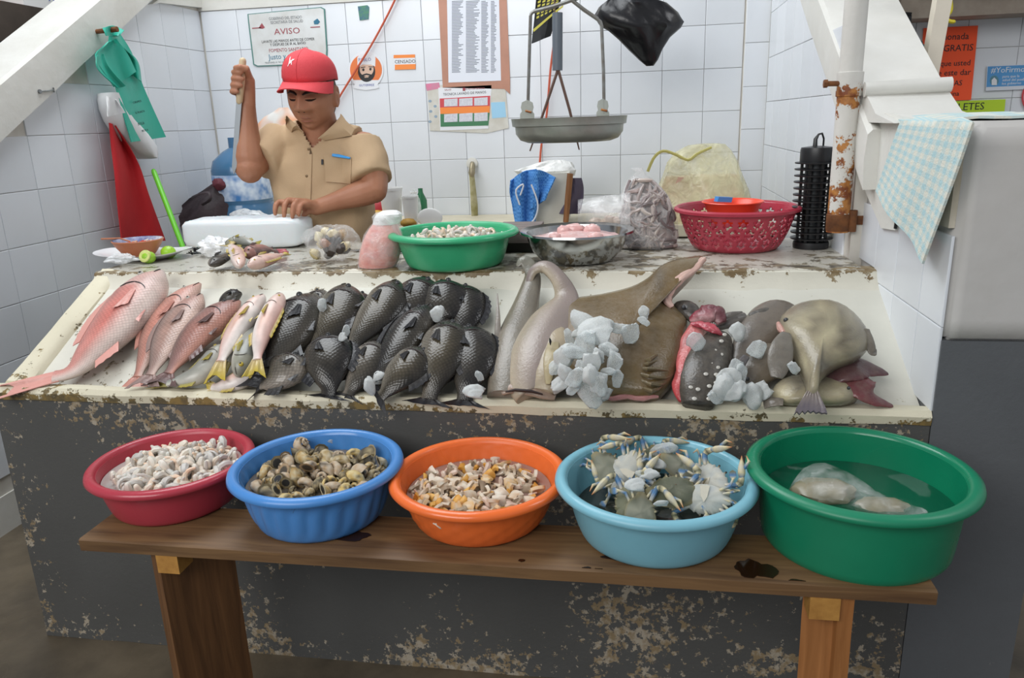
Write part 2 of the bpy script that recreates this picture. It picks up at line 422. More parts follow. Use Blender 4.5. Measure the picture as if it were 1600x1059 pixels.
# ---- back wall: tiles up to z 2.0, painted plaster above
wall_back = struct('wall_back', MB().box((XL-.1, YB, 0), (XR+.25, YB+.12, 2.95)), M_grout)
struct('trim_1', MB().box((XL, YB-.011, 2.003), (XR-.115, YB+.01, 2.95)), M_plaster)
TP, TZ0 = .1985, 1.41
xs = [-1.284+TP*k for k in range(-6, 12)]
zs = [TZ0+.197*k for k in range(-4, 4)]
for i in range(len(xs)-1):
    for j in range(len(zs)-1):
        x0, x1 = max(xs[i], XL), min(xs[i+1], XR-.118)
        if x1-x0 < .02: continue
        tile(wall_back, ((x0+x1)/2, YB-.001, (zs[j]+zs[j+1])/2), (1, 0, 0), (0, 0, 1), x1-x0, .197)
# tiled pilaster in the right back corner
pil = struct('trim_2', MB().box((XR-.115, YB-.022, 0), (XR+.05, YB+.05, 2.9)), M_grout)
for j in range(-3, 7):
    tile(pil, (XR-.0575, YB-.022, 1.32+.197*(j+.5)), (1, 0, 0), (0, 0, 1), .112, .197)

# ---- left wall, seen past the tray
wall_left = struct('wall_left', MB().prism([(XL-.12, .9, 0), (XL-.12, YB+.1, 0), (XL-.12, YB+.1, 2.02), (XL-.12, 3.36, 2.02), (XL-.12, .9, .60)], (.12, 0, 0)), M_grout)
ys = [2.65+.199*k for k in range(-4, 8)]
zl = [1.405-.2*k for k in range(-3, 7)]
for i in range(len(ys)-1):
    for j in range(len(zl)-1):
        y0, y1 = ys[i], min(ys[i+1], YB-.004)
        if y1-y0 < .02: continue
        zc = (zl[j]+zl[j+1])/2; yc = (y0+y1)/2
        if zc+.1 > 1.575+.577*(min(y0, y1)-2.5) and zc < 1.99: continue
        if zc > 2.0: continue          # covered by the sloping beam
        tile(wall_left, (XL, yc, zc), (0, 1, 0), (0, 0, 1), y1-y0, .2)
struct('baseboard_left', MB().box((XL-.01, .9, 0), (XL+.006, YB, .14)), M_plaster)

# ---- the sloping stair beams that close the stall at both sides
def beam(name, xi, xo, zc, h, y0, y1, sl=.577):
    mb = MB()
    def q(y): return zc+sl*(y-2.5)
    N = 14; g = []
    for i in range(N+1):
        y = lerp(y0, y1, i/N); w = .004*nz((y*7, xi, 1))
        g.append([(xi, y, q(y)-h+w), (xi+(.004 if xi < 0 else -.004), y, q(y)-h*.5), (xi, y, q(y)-.012), (xi+(-.012 if xi < 0 else .012), y, q(y)), ((xi+xo)/2, y, q(y)+w), (xo, y, q(y)+.002), (xo, y, q(y)-h)])
    mb.rings(g)
    return struct(name, mb, M_plaster, smooth=True)
beam('trim_3', XL+.05, XL-.16, 1.58, .175, 1.4, 4.15)
beam('trim_4', XR-.012, XR+.225, 1.53, .155, 2.18, 4.1)
struct('trim_5', MB().prism([(XL-.10, 3.55, 1.98), (XL-.10, YB, 2.2), (XL-.10, YB, 2.02), (XL-.10, 3.62, 1.995)], (.13, 0, 0)), M_plaster)

# ---- right inner wall under the beam
wall_right = struct('wall_right', MB().prism([(XR, 2.3, 0), (XR, YB+.05, 0), (XR, YB+.05, 2.25), (XR, 2.3, 1.30)], (.12, 0, 0)), M_grout)
for i in range(9):
    for j in range(9):
        y0, y1 = 2.36+.199*i, min(2.36+.199*(i+1), YB-.024)
        zc = 1.05+.197*(j-.5); yc = (y0+y1)/2
        if y1-y0 < .03 or zc > 1.375+.577*(yc-2.5)+.13: continue
        tile(wall_right, (XR, yc, zc), (0, -1, 0), (0, 0, 1), y1-y0, .197)

# ---- front pillar: grey foot, white top, tiled and plastered inner face
XP, YF, ZP = .632, 1.657, 1.368
XP2 = .87
pill = struct('wall_front', MB().box((XP, YF, 0), (XP2, 2.34, .925)), M_greypillar)
def rough_box(a, b, m, name, parent, amp=.004, n=10):
    mb = MB(); mb.box(a, b); me = mb.mesh(name, m, False)
    bm = bmesh.new(); bm.from_mesh(me)
    bmesh.ops.bevel(bm, geom=list(bm.edges), offset=.012, segments=2, affect='EDGES')
    bmesh.ops.subdivide_edges(bm, edges=[e for e in bm.edges if e.calc_length() > .1], cuts=n, use_grid_fill=True)
    for v in bm.verts: v.co += v.normal*amp*nz(v.co, 6)
    bm.to_mesh(me); bm.free()
    me.polygons.foreach_set('use_smooth', [True]*len(me.polygons))
    return struct(name, me, m, parent, smooth=True)
rough_box((XP+.002, YF+.001, .92), (XP2, 2.335, ZP), M_pillar, 'pillar_top', pill)
# tiles of the inner face (below) and plaster relief (above)
for (y0, y1, z0, z1) in [(1.662, 1.80, .765, .953), (1.80, 1.98, .765, .953), (1.98, 2.13, .78, .953), (1.662, 1.80, .953, 1.145), (1.80, 1.98, .953, 1.145), (1.98, 2.15, .953, 1.145), (2.15, 2.33, .985, 1.145)]:
    tile(pill, (XP+.001, (y0+y1)/2, (z0+z1)/2), (0, -1, 0), (0, 0, 1), y1-y0, z1-z0)
g = []
for i in range(9):
    r = []
    for j in range(9):
        y = lerp(1.67, 1.92, i/8); z = lerp(1.16, ZP-.006, j/8)
        r.append((XP-.004-.003*nz((y*9, z*9, 2)), y, z))
    g.append(r)
struct('plaster_patch', MB().sheet(g, .012, (1, 0, 0)), M_plaster_d, pill, smooth=True)
struct('plaster_relief', MB().prism([(XP-.012, 1.93, ZP+.004), (XP-.012, 2.32, ZP+.03), (XP-.012, 2.30, 1.19), (XP-.012, 2.1, 1.10), (XP-.012, 1.99, 1.11)], (.02, 0, 0)), M_plaster, pill)
g = [(XP-.012, 1.925, 1.362), (XP-.013, 1.955, 1.3), (XP-.013, 1.975, 1.2), (XP-.013, 1.985, 1.115)]
struct('dark_seam', MB().tube(g, .004, 6), M_black, pill)
# shoulder between the pillar top and the beam, with its rounded ridge
struct('trim_6', MB().prism([(XP-.035, 2.0, ZP-.005), (XP-.035, 2.33, ZP-.005), (XP-.035, 2.33, 1.455), (XP-.035, 2.27, 1.44), (XP-.035, 2.16, 1.385)], (.205, 0, 0)), M_plaster)
ridge = MB().tube([(XP-.04, 2.265, 1.447), (XP+.08, 2.262, 1.45), (XP+.172, 2.26, 1.452)], .02, 12)
struct('trim_7', ridge, M_plaster, smooth=True)

# ---- neighbouring stall behind on the right: wall, lintel
wall_far = struct('wall_rear', MB().box((XR+.28, 3.6, 0), (4.4, 3.72, 3.0)), M_grout)
M_tile2 = mat('far_tile', 'c4c8d2', .4)
for i in range(9):
    for j in range(6):
        o = tile(wall_far, (1.02+.2*i, 3.6, .72+.2*j), (1, 0, 0), (0, 0, 1), .2, .2)
struct('trim_8', MB().box((1.0, 3.2, 1.86), (4.3, 3.62, 2.3)), M_plaster)
struct('trim_9', MB().box((1.0, 3.42, 1.73), (4.3, 3.62, 1.862)), mat('stained_render', 'b3a89c', .7, var=.8, vscale=6, vcol='857769'))

# ================================================================ the masonry counter
XC0, XC1 = -1.69, .630
YT, ZT, YS0, ZS0, YS1, ZS1, YL, ZL, YK = 1.657, .767, 1.702, .735, 2.095, .942, 2.13, .985, 2.70
counter = root('fish_counter', 'long grey masonry counter with a sloped white display tray and raised ledge', 'counter', (-.5, 2.1, 0))
def strip(profile, x0, x1, amp=0, nx=60, top_noise=0):
    """extrude a YZ profile along X with uneven hand-trowelled edges"""
    rs = []
    for i in range(nx+1):
        x = lerp(x0, x1, i/nx)
        rs.append([(x, y+amp*nz((x*8, y*9, z*9+3)), z+amp*nz((x*9+5, y*8, z*8))) for (y, z) in profile])
    return MB().rings(rs)
part('front_wall', strip([(YT-.004, 0), (YT, .06), (YT, ZT-.03), (YT+.04, ZT-.03), (YT+.04, 0)], XC0, XC1, .003, 50), M_greypaint, counter, label='grey painted front wall, flaking to beige')
part('lip', strip([(YT-.004, ZT-.032), (YT-.007, ZT-.012), (YT+.003, ZT), (YT+.03, ZT+.001), (YS0, ZT-.008), (YS0, ZS0-.02), (YT+.02, ZT-.04)], XC0, XC1, .0035, 90), M_lip, counter, label='worn cream painted lip')
part('sloped_slab', strip([(YS0-.004, ZS0), (YS1, ZS1), (YS1+.04, ZS1), (YS1+.04, .5), (YS0, .5)], XC0, XC1, .0015, 30), M_slab, counter, label='white sloped display slab')
part('riser', strip([(YS1-.012, ZS1-.008), (YS1+.004, ZS1+.004), (YL-.012, ZL-.016), (YL-.008, ZL-.004), (YL+.004, ZL), (YL+.06, ZL-.002), (YL+.06, ZS1-.05), (YS1, ZS1-.05)], XC0, XC1, .004, 90), M_riser, counter)
part('ledge_top', strip([(YL, ZL), (YK, ZL), (YK, ZL-.09), (YL, ZL-.09)], XC0, XR-.002, .001, 30), M_ledge, counter, label='worn grey-white ledge top')
part('back_wall', MB().box((XC0, YK-.09, 0), (XR-.002, YK-.01, ZL-.08)), M_greypaint, counter)
# thick rounded rim on the left end of the tray
rs = []
for i in range(15):
    t = i/14; y = lerp(YS0, YL+.02, t); z = lerp(ZT-.002, ZL+.002, t)
    a = .003*nz((y*12, 3, 1))
    rs.append([(XC0-.005, y, z-.09), (XC0-.006, y, z-.012), (XC0+.01, y, z+.004+a), (XC0+.045, y, z+.003+a), (XC0+.065+a, y, z-.012), (XC0+.075, y, z-.05), (XC0+.075, y, z-.09)])
part('side_rim', MB().rings(rs), M_lip, counter, label='worn white rim on the left end of the tray')
part('end_wall', MB().box((XC0-.002, YT+.004, 0), (XC0+.06, YK-.02, .74)), M_greypaint, counter)
S_N = Vector((0, -(ZS1-ZS0), YS1-YS0)).normalized(); S_P = Vector((0, YS0, ZS0)); S_V = Vector((0, YS1-YS0, ZS1-ZS0)).normalized()
def on(px, py, h=0): return onplane(px, py, S_P+S_N*h, S_N)

# service worktop along the back wall
ZB = .925
bw = root('back_worktop', 'pale worktop along the tiled back wall behind the fishmonger', 'worktop', (-.8, 3.75, 0))
part('worktop_slab', MB().box((-2.0, 3.48, ZB-.05), (XR-.001, YB-.012, ZB)), mat('beige_worktop', 'cfc6ad', .5, var=.4, vscale=6), bw)
part('support_wall', MB().box((-1.98, 3.52, 0), (XR-.001, 3.6, ZB-.05)), mat('brown_support', '6b6455', .7), bw)
# ================================================================ plank bench
def wood(name, c1, c2, axis=0, scale=1.0, rough=.55, wet=True):
    m = mat(name, c1, rough); nt = m.node_tree; b = principled(m)
    tc = nd(nt, 'ShaderNodeTexCoord'); mp = nd(nt, 'ShaderNodeMapping')
    s = [22*scale]*3; s[axis] = 1.6*scale; mp.inputs['Scale'].default_value = s
    nt.links.new(tc.outputs['Object'], mp.inputs[0])
    n = nd(nt, 'ShaderNodeTexNoise'); n.inputs['Scale'].default_value = 2.2; n.inputs['Detail'].default_value = 8; n.inputs['Distortion'].default_value = .8
    nt.links.new(mp.outputs[0], n.inputs['Vector'])
    cr = nd(nt, 'ShaderNodeValToRGB'); cr.color_ramp.elements[0].position = .3; cr.color_ramp.elements[0].color = lin(c2); cr.color_ramp.elements[1].position = .7; cr.color_ramp.elements[1].color = lin(c1)
    nt.links.new(n.outputs[0], cr.inputs[0]); nt.links.new(cr.outputs[0], b.inputs['Base Color'])
    bp = nd(nt, 'ShaderNodeBump'); bp.inputs['Strength'].default_value = .3; bp.inputs['Distance'].default_value = .003
    nt.links.new(n.outputs[0], bp.inputs['Height']); nt.links.new(bp.outputs[0], b.inputs['Normal'])
    return m
M_plank = wood('weathered_plank', '80613f', '573e27')
M_leg = wood('bench_leg_wood', '7c5634', '573a21', axis=2)
M_legR = wood('bench_leg_wood_light', 'a8703f', '855428', axis=2)
M_cleat = mat('pale_end_grain', 'bd8c45', .6, var=.7, vscale=30, vcol='8a5a24')
ZBN = .585
KB = (1.4-ZBN)/(1.4-.555)
bench = root('plank_bench', 'long brown plank bench in front of the counter carrying five plastic basins', 'bench', (-.33, 1.38, 0))
rs = []
BX0, BX1, BY0, BY1 = -1.196*KB, .543*KB, 1.302*KB, 1.470*KB
for i in range(41):
    x = lerp(BX0, BX1, i/40)
    w = .0025*nz((x*5, 0, 1)); w2 = .003*nz((x*6, 4, 1)); z = .0015*nz((x*3, 8, 2))
    dx = .0
    rs.append([(x, BY0+w, ZBN-.027), (x, BY0-.001+w, ZBN-.003+z), (x, BY0+.004+w, ZBN+z*.3), (x, BY1-.004+w2, ZBN+z*.3), (x, BY1+w2, ZBN-.004), (x, BY1+w2, ZBN-.027)])
part('plank', MB().rings(rs), M_plank, bench, label='long weathered brown plank')
def leg(a, b, th, m, name='leg'):
    a = Vector(a); b = Vector(b); d = (b-a).normalized(); n = Vector((-d.y, d.x, 0))*th
    rs = []
    for i in range(9):
        z = lerp(0, ZBN-.027, i/8); w = d*(.002*nz((z*6, 1, a.x)))
        q = [a+w, b+w, b+n+w, a+n+w]
        rs.append([(p.x, p.y, z) for p in q])
    return part(name, MB().rings(rs), m, bench, smooth=False)
pA = (-1.015*KB, 1.306*KB, 0); q = at(368, 878, y=1.41); pB = (q.x, 1.41, 0)
leg(pA, pB, .03, M_leg)
q1, q2 = at(1312, 935, y=1.308*KB), at(1252, 932, y=1.36*KB)
leg((q1.x-.0, 1.308*KB, 0), (q1.x+.027, 1.311*KB, 0), .13, M_legR)
leg((q2.x, 1.345*KB, 0), (q1.x, 1.325*KB, 0), .02, M_legR, 'leg_board')
def cleat(px0, px1, py0, py1, y):
    a, b = at(px0, py0, y=y), at(px1, py1, y=y)
    part('cleat', MB().box((a.x, y, b.z), (b.x, y+.05, ZBN-.027)), M_cleat, bench, smooth=False, label='pale end grain block under the plank')
cleat(243, 281, 870, 897, 1.303*KB); cleat(1266, 1311, 938, 970, 1.300*KB)
# wet patches and drops lying on the plank: thin films of water
M_wet = mat('water_film', '2d1b0f', .06, spec=.6)
def puddle(px, py, rx, ry, seed, label):
    c = at(px, py, z=ZBN+.0012); vs = []; N = 26
    for i in range(N):
        a = 2*PI*i/N; k = 1+.45*nz((math.cos(a)*1.6, math.sin(a)*1.6, seed))+.2*nz((math.cos(a)*5, math.sin(a)*5, seed))
        vs.append((c.x+rx*k*math.cos(a), min(BY1-.006, max(BY0+.006, c.y+ry*k*math.sin(a))), ZBN+.0003))
    mb = MB().prism(vs, (0, 0, .0013))
    o = solo('puddle', mb, M_wet, label, 'puddle')
    return o
puddle(545, 836, .045, .018, 3, 'dark wet patch on the plank to the right of the blue basin')
puddle(1178, 890, .034, .03, 9, 'dark wet patch on the plank between the sky-blue and green basins')
puddle(1245, 908, .015, .006, 5, 'small water spot on the plank in front of the green basin')
puddle(917, 888, .009, .006, 6, 'left of two drops on the plank before the sky-blue basin')
puddle(935, 893, .008, .005, 8, 'right of two drops on the plank before the sky-blue basin')
puddle(815, 875, .006, .004, 12, 'lone drop on the plank between orange and sky-blue basins')
puddle(975, 870, .04, .012, 15, 'dark wet streak on the plank under the sky-blue basin')

# ================================================================ basins
def plastic(name, c, dark=.55):
    return mat(name, c, .3, spec=.5, sss=0, var=.28, vscale=5, vcol=None, rvar=.1)
def basin(name, label, col, c, zb, r, h, rb, lipw=.022, ribs=0, twist=0, m=None, n=0, depth_k=.5, sq=1.0):
    """open basin of revolution with a rolled rim; the wall may carry slanted flutes"""
    M = m or plastic(name+'_'+col, col)
    t = root(name, label, 'basin' if 'colander' not in name else 'colander', (c[0], c[1], zb))
    n = n or (160 if ribs else 72)
    ri = r-lipw
    def wall(k): return rb+(ri-rb)*(k**.62)
    ks = [0, .04, .1, .2, .32, .45, .58, .7, .82, .92, 1]
    prof = [(rb*.3, .004), (rb*.9, .003), (rb*.98, .0)]+[(wall(k), .002+k*(h-.012)) for k in ks[1:]]
    def md(a, i, z):
        if not ribs: return 1
        f = min(1, max(0, z/h*3))*min(1, max(0, (h*.9-z)/h*5))
        return 1+.034*f*(abs(math.sin(ribs*.5*(a+twist*z/h)))-.6)
    body = MB().lathe(prof, (c[0], c[1], zb), n, mod=md)
    th = .0035
    inner = [(rb*.3, .007), (rb*.9, .0065), (rb*.965, .009)]+[(wall(k)-th, .002+k*(h-.012)) for k in ks[2:]]
    # closed shell: outer up, across, inner down
    p2 = prof+inner[::-1]
    body = MB().lathe(p2, (c[0], c[1], zb), n, mod=md)
    body.f.append(tuple(range(n))); body.f.append(tuple(range((len(p2)-1)*n, len(p2)*n))[::-1])
    part('bowl', body, M, t, sharp=60)
    rim = [(ri-th, h-.014), (ri-.001, h-.004), (ri+lipw*.25, h), (ri+lipw*.62, h-.001), (r-.002, h-.006), (r, h-.013), (r-.003, h-.017), (r-.006, h-.012), (ri+lipw*.5, h-.008), (ri+.002, h-.016)]
    part('rim', MB().lathe(rim+[rim[0]], (c[0], c[1], zb), n), M, t, sharp=70)
    return t
def inside(r, rb, lipw, h, z):            # inner radius at height z above the foot
    k = min(1, max(0, (z-.002)/(h-.012))); return rb+(r-lipw-rb)*(k**.62)-.005
def water(label, c, z, rr, col, alpha=.8, rough=.06):
    m = mat('water_'+col, col, rough, spec=.6); b = principled(m); nt = m.node_tree
    b.inputs['Alpha'].default_value = alpha
    n = nd(nt, 'ShaderNodeTexNoise'); n.inputs['Scale'].default_value = 26; tc = nd(nt, 'ShaderNodeTexCoord'); nt.links.new(tc.outputs['Object'], n.inputs['Vector'])
    bp = nd(nt, 'ShaderNodeBump'); bp.inputs['Strength'].default_value = .25; bp.inputs['Distance'].default_value = .003; nt.links.new(n.outputs[0], bp.inputs['Height']); nt.links.new(bp.outputs[0], b.inputs['Normal'])
    prof = [(rr*.02, -.03), (rr*.8, -.03), (rr-.004, -.004), (rr, 0), (rr*.5, .0004), (rr*.02, .0004)]
    mb = MB().lathe(prof, (c[0], c[1], z), 48); mb.f.append(tuple(range(48))); mb.f.append(tuple(range(5*48, 6*48))[::-1])
    return solo('water', mb, m, label, 'water')
BAS = {'red': ((-1.082, 1.500), .188, .108, .136), 'blue': ((-.704, 1.468), .193, .13, .135), 'orange': ((-.340, 1.490), .197, .11, .134), 'crab': ((.040, 1.465), .208, .132, .147), 'green': ((.442, 1.482), .219, .160, .178)}
BAS = {k: ((c_[0]*KB, c_[1]*KB), r_*KB, h_*KB, b_*KB) for k, (c_, r_, h_, b_) in BAS.items()}
def bas(k): return BAS[k]
(c, r, h, rb) = bas('red'); basin('basin', 'red plastic basin heaped with peeled shrimp, leftmost on the bench', 'b23a48', c, ZBN, r, h, rb)
(c, r, h, rb) = bas('blue'); basin('basin', 'royal blue fluted basin of sea snails in murky water', '4c8acd', c, ZBN, r, h, rb, ribs=26, twist=2.0)
(c, r, h, rb) = bas('orange'); basin('basin', 'orange fluted basin of shelled snail meat in pinkish water', 'ef7233', c, ZBN, r, h, rb, ribs=20, twist=1.6)
(c, r, h, rb) = bas('crab'); basin('basin', 'sky-blue basin full of blue crabs and ice', '7fbacb', c, ZBN, r, h, rb)
(c, r, h, rb) = bas('green'); basin('basin', 'large deep green basin at the right end of the bench', '12805c', c, ZBN, r, h, rb, lipw=.026)

def rot(): return Euler((rnd.uniform(0, 2*PI), rnd.uniform(0, 2*PI), rnd.uniform(0, 2*PI))).to_matrix().to_4x4()
def heap(name, label, cat, group, protos, c, z, rr, n, s0, s1, dome=.0, off=0, flat=.7, seed=1, ymin=None, jit=.004, mind=.8, size=.02, keep=None):
    """n separate copies scattered over the surface of a heap"""
    R = random.Random(seed); placed = []; k = 0; tries = 0
    while k < n and tries < n*60:
        tries += 1
        a = R.uniform(0, 2*PI); q = math.sqrt(R.random())
        x, y = c[0]+rr*q*math.cos(a), c[1]+rr*q*math.sin(a)
        if keep and not keep((x-c[0])/rr, (y-c[1])/rr): continue
        if any((x-u)**2+(y-v)**2 < (size*mind)**2 for u, v in placed): continue
        placed.append((x, y))
        zz = z+dome*(1-q*q)+R.uniform(-jit, jit)
        s = R.uniform(s0, s1); p = protos[R.randrange(len(protos))]
        E_ = Euler((R.uniform(-flat, flat)*PI, R.uniform(-flat, flat)*PI, R.uniform(0, 2*PI))).to_matrix().to_4x4()
        M = Matrix.Translation((x, y, zz)) @ E_ @ Matrix.Scale(s, 4)
        me = p[0] if isinstance(p, tuple) else p
        o = bpy.data.objects.new(name, me); C.objects.link(o); o.matrix_basis = M
        o['label'] = label; o['category'] = cat; o['group'] = group
        if isinstance(p, tuple):
            for nm, pm in p[1:]:
                ch = bpy.data.objects.new(nm, pm); C.objects.link(ch); ch.parent = o
        k += 1
    return placed
def vcol_mat(name, rough=.35, sss=0, spec=.5, bump=.3, var=.0): return mat(name, 'ffffff', rough, attr=True, bump=bump, bscale=180, spec=spec, sss=sss, var=var, vscale=60, vcol='8a7f70')

# ---- peeled shrimp
M_shrimp = vcol_mat('shrimp_flesh', .25, .15, bump=.2)
def shrimp_mesh(k, base, tip):
    R = random.Random(k); pts = []; rad = []; col = []
    n = 9; curl = R.uniform(2.4, 4.4)
    for i in range(n):
        t = i/(n-1); a = curl*t
        pts.append((.5*math.sin(a)*1.0, .5*(1-math.cos(a)), .08*math.sin(3*t+k))); rad.append((.27-.17*t)*(.75 if i == 0 else 1)*(1+.06*math.sin(i*3.1)))
        col.append(vmix(base, tip, t*R.uniform(.6, 1.2)))
    cx = sum(p[0] for p in pts)/n; cy = sum(p[1] for p in pts)/n
    pts = [(p[0]-cx, p[1]-cy, p[2]) for p in pts]
    return MB().tube(pts, rad, 7, .85, (0, 0, 1), col, round_ends=True).mesh('peeled_shrimp', M_shrimp)
shr = [shrimp_mesh(1, hexc('d8d2c6'), hexc('e3cdb8')), shrimp_mesh(2, hexc('c2beb8'), hexc('d0c9c0')), shrimp_mesh(3, hexc('e0d6c6'), hexc('e7bb99')), shrimp_mesh(4, hexc('d0cdc4'), hexc('b5b0ac')), shrimp_mesh(5, hexc('d9d3c8'), hexc('e3c9b0'))]
(c, r, h, rb) = bas('red')
zw = ZBN+.072
water('cloudy water around the peeled shrimp in the red basin', c, zw, inside(r, rb, .022, h, .072), 'b9aea8', .93)
heap('peeled_shrimp', 'greyish peeled shrimp heaped in the red basin', 'shrimp', 'peeled shrimp in the red basin', shr, (c[0]+.012, c[1]-.005), zw+.004, .121, 190, .030, .041, dome=.022, seed=3, mind=.62, size=.02)

# ---- sea snails: coiled shells
M_snail = vcol_mat('snail_shell', .4, 0, bump=.5)
def snail_mesh(k, c_out, c_in, c_dark):
    R = random.Random(k); rs = []; cols = []; turns = R.uniform(1.7, 2.3); n = 30; m = 9
    for i in range(n):
        t = i/(n-1); a = 2*PI*turns*t; g = math.exp(1.9*(t-1)); cr = .52*g; rr = .37*g
        cx, cy, cz = cr*math.cos(a), cr*math.sin(a), -.95*g+.55
        u = Vector((math.cos(a), math.sin(a), 0)); w = Vector((0, 0, 1))
        ring = []
        for j in range(m):
            b = 2*PI*j/m; k2 = 1+.05*math.sin(9*a)
            ring.append(Vector((cx, cy, cz))+u*(rr*k2*math.cos(b))+w*(rr*1.15*k2*math.sin(b)))
            band = .5+.5*math.sin(5*a+b*2+k)
            cols.append(vmix(vmix(c_out, c_in, band), c_dark, .85 if nz((i*.35, j*.5, k)) > .28 else 0))
        rs.append(ring)
    cen = sum(rs[-1], Vector())/m                        # flared lip and dark mouth
    rs.append([p+(p-cen)*.35 for p in rs[-1]]); cols += [c_in]*m
    rs.append([cen+(p-cen)*.80 for p in rs[-1]]); cols += [c_in]*m
    rs.append([cen+(p-cen)*.72 for p in rs[-1]]); cols += [c_dark]*m
    return MB().rings(rs, cols=cols).mesh('shell', M_snail)
snl = [snail_mesh(1, hexc('c99f52'), hexc('dfd2ae'), hexc('2c2822')), snail_mesh(2, hexc('a8894c'), hexc('d8ccae'), hexc('25221f')), snail_mesh(3, hexc('d6b25c'), hexc('e2d2a6'), hexc('3a332a')), snail_mesh(4, hexc('4a443b'), hexc('b5a47d'), hexc('1d1b1a')), snail_mesh(5, hexc('d5c8b4'), hexc('c2a37c'), hexc('4d4438'))]
def meat_mesh(k):
    n = 8; pts = [(.25*math.cos(i*.45), .25*math.sin(i*.45), .03*i) for i in range(n)]
    return MB().tube(pts, [.05+.1*math.sin(PI*i/(n-1)) for i in range(n)], 7, .8, None, [hexc('c99a3a') if k else hexc('8d8a80')]*n, round_ends=True).mesh('meat', M_snail)
mt = [meat_mesh(0), meat_mesh(1)]
(c, r, h, rb) = bas('blue'); zw = ZBN+.082
water('murky grey water in the blue snail basin', c, zw, inside(r, rb, .022, h, .082), '6f665c', .93)
heap('sea_snail', 'yellow and black sea snail in the murky water of the blue basin', 'snail', 'sea snails in the blue basin', [(s, ('meat', mt[i % 2])) for i, s in enumerate(snl)], (c[0]+.004, c[1]), zw+.003, .132, 74, .026, .037, dome=.010, flat=1, seed=11, mind=.95, size=.029)
o = bpy.data.objects.new('sea_snail', snl[4]); C.objects.link(o); q = at(471, 694, z=zw+.03); o.matrix_basis = Matrix.Translation(q) @ Euler((.7, .5, 1)).to_matrix().to_4x4() @ Matrix.Scale(.04, 4); o['label'] = 'largest pale sea snail, at the back of the blue basin'; o['category'] = 'snail'

# ---- shelled snail meat in the orange basin
M_bit = vcol_mat('snail_meat', .3, .1, bump=.3)
def bit_mesh(k, a, b):
    R = random.Random(k); g = []; cols = []; w = R.uniform(.6, 1.0)
    for i in range(6):
        rr = []
        for j in range(8):
            u = lerp(-2.2, 2.2, j/7)*w; v = i/5
            rad = .46*(1-.5*v*v)+.05*math.sin(j*2+k)
            rr.append((rad*math.sin(u), v*.9-.45+.08*math.cos(j*1.7+k), rad*math.cos(u)-.25)); cols.append(vmix(a, b, min(1, max(0, .5+.9*nz((i*.5, j*.5, k))))))
        g.append(rr)
    return MB().sheet(g, .24, None, cols).mesh('snail_meat', M_bit, sharp=75)
bits = [bit_mesh(1, hexc('d9c9ae'), hexc('cf9a45')), bit_mesh(2, hexc('dcd3c3'), hexc('c7a884')), bit_mesh(3, hexc('e2b05a'), hexc('c98a2e')), bit_mesh(4, hexc('b8a68e'), hexc('8b7660')), bit_mesh(5, hexc('e4dccd'), hexc('d0b9a2')), shrimp_mesh(8, hexc('cdb7a6'), hexc('b8957f'))]
(c, r, h, rb) = bas('orange'); zw = ZBN+.062
water('pinkish brown water in the orange basin', c, zw, inside(r, rb, .022, h, .062), '96786c', .93)
heap('snail_meat', 'small piece of shelled snail meat in the orange basin', 'snail meat', 'shelled snail meat in the orange basin', bits, (c[0]-.004, c[1]-.012), zw+.003, .130, 245, .020, .031, dome=.004, flat=1, seed=21, mind=.74, size=.02, jit=.005, keep=lambda u, v: not (v > .25 and u > .15 and u < .5 and v < .6) and not ((u-.72)**2+(v+.05)**2 < .03))
# ---- dark green water and a bagged lump in the green basin
(c, r, h, rb) = bas('green'); zw = ZBN+.082
water('still green water in the large green basin', c, zw, inside(r, rb, .026, h, .082), '0f6347', .55)
# ================================================================ fish on the sloped slab
M_fish = {'red': wet_skin('snapper_skin', 125, .2, .30, .80, .4), 'dark': wet_skin('dark_fish_skin', 150, .3, .2, .66, .28), 'slim': wet_skin('yellowtail_skin', 0, rough=.28), 'plain': wet_skin('smooth_wet_skin', 0, rough=.25)}
M_fin = mat('fish_fin', 'ffffff', .35, attr=True, bump=.3, bscale=120)
M_eye = mat('fish_eye_iris', 'c9b24a', .12); M_eye2 = mat('fish_eye_grey', '3f4042', .1); M_pup = mat('fish_pupil', '08080a', .05); M_mouth = mat('fish_mouth_dark', '2a1c1a', .4)
M_eyew = mat('fish_eye_cloudy', 'b9b4aa', .12)
SPEC = {  # profile stations t, dorsal height, ventral height (fractions of the body depth), half thickness
 'snapper': dict(t=[0, .06, .2, .4, .6, .75, .88, .96, 1], up=[.14, .14, .27, .44, .53, .50, .36, .17, .05], lo=[.13, .13, .24, .38, .46, .45, .33, .17, .07], w=[.06, .07, .15, .25, .32, .32, .25, .13, .05]),
 'tilapia': dict(t=[0, .06, .2, .4, .6, .75, .88, .96, 1], up=[.17, .17, .30, .48, .56, .52, .34, .16, .06], lo=[.16, .16, .28, .42, .46, .43, .30, .17, .08], w=[.06, .07, .16, .27, .33, .32, .24, .13, .06]),
 'slim': dict(t=[0, .06, .2, .4, .6, .75, .88, .96, 1], up=[.22, .20, .34, .46, .51, .50, .40, .24, .1], lo=[.2, .2, .33, .44, .48, .46, .36, .22, .1], w=[.1, .12, .24, .36, .42, .42, .36, .22, .1]),
}
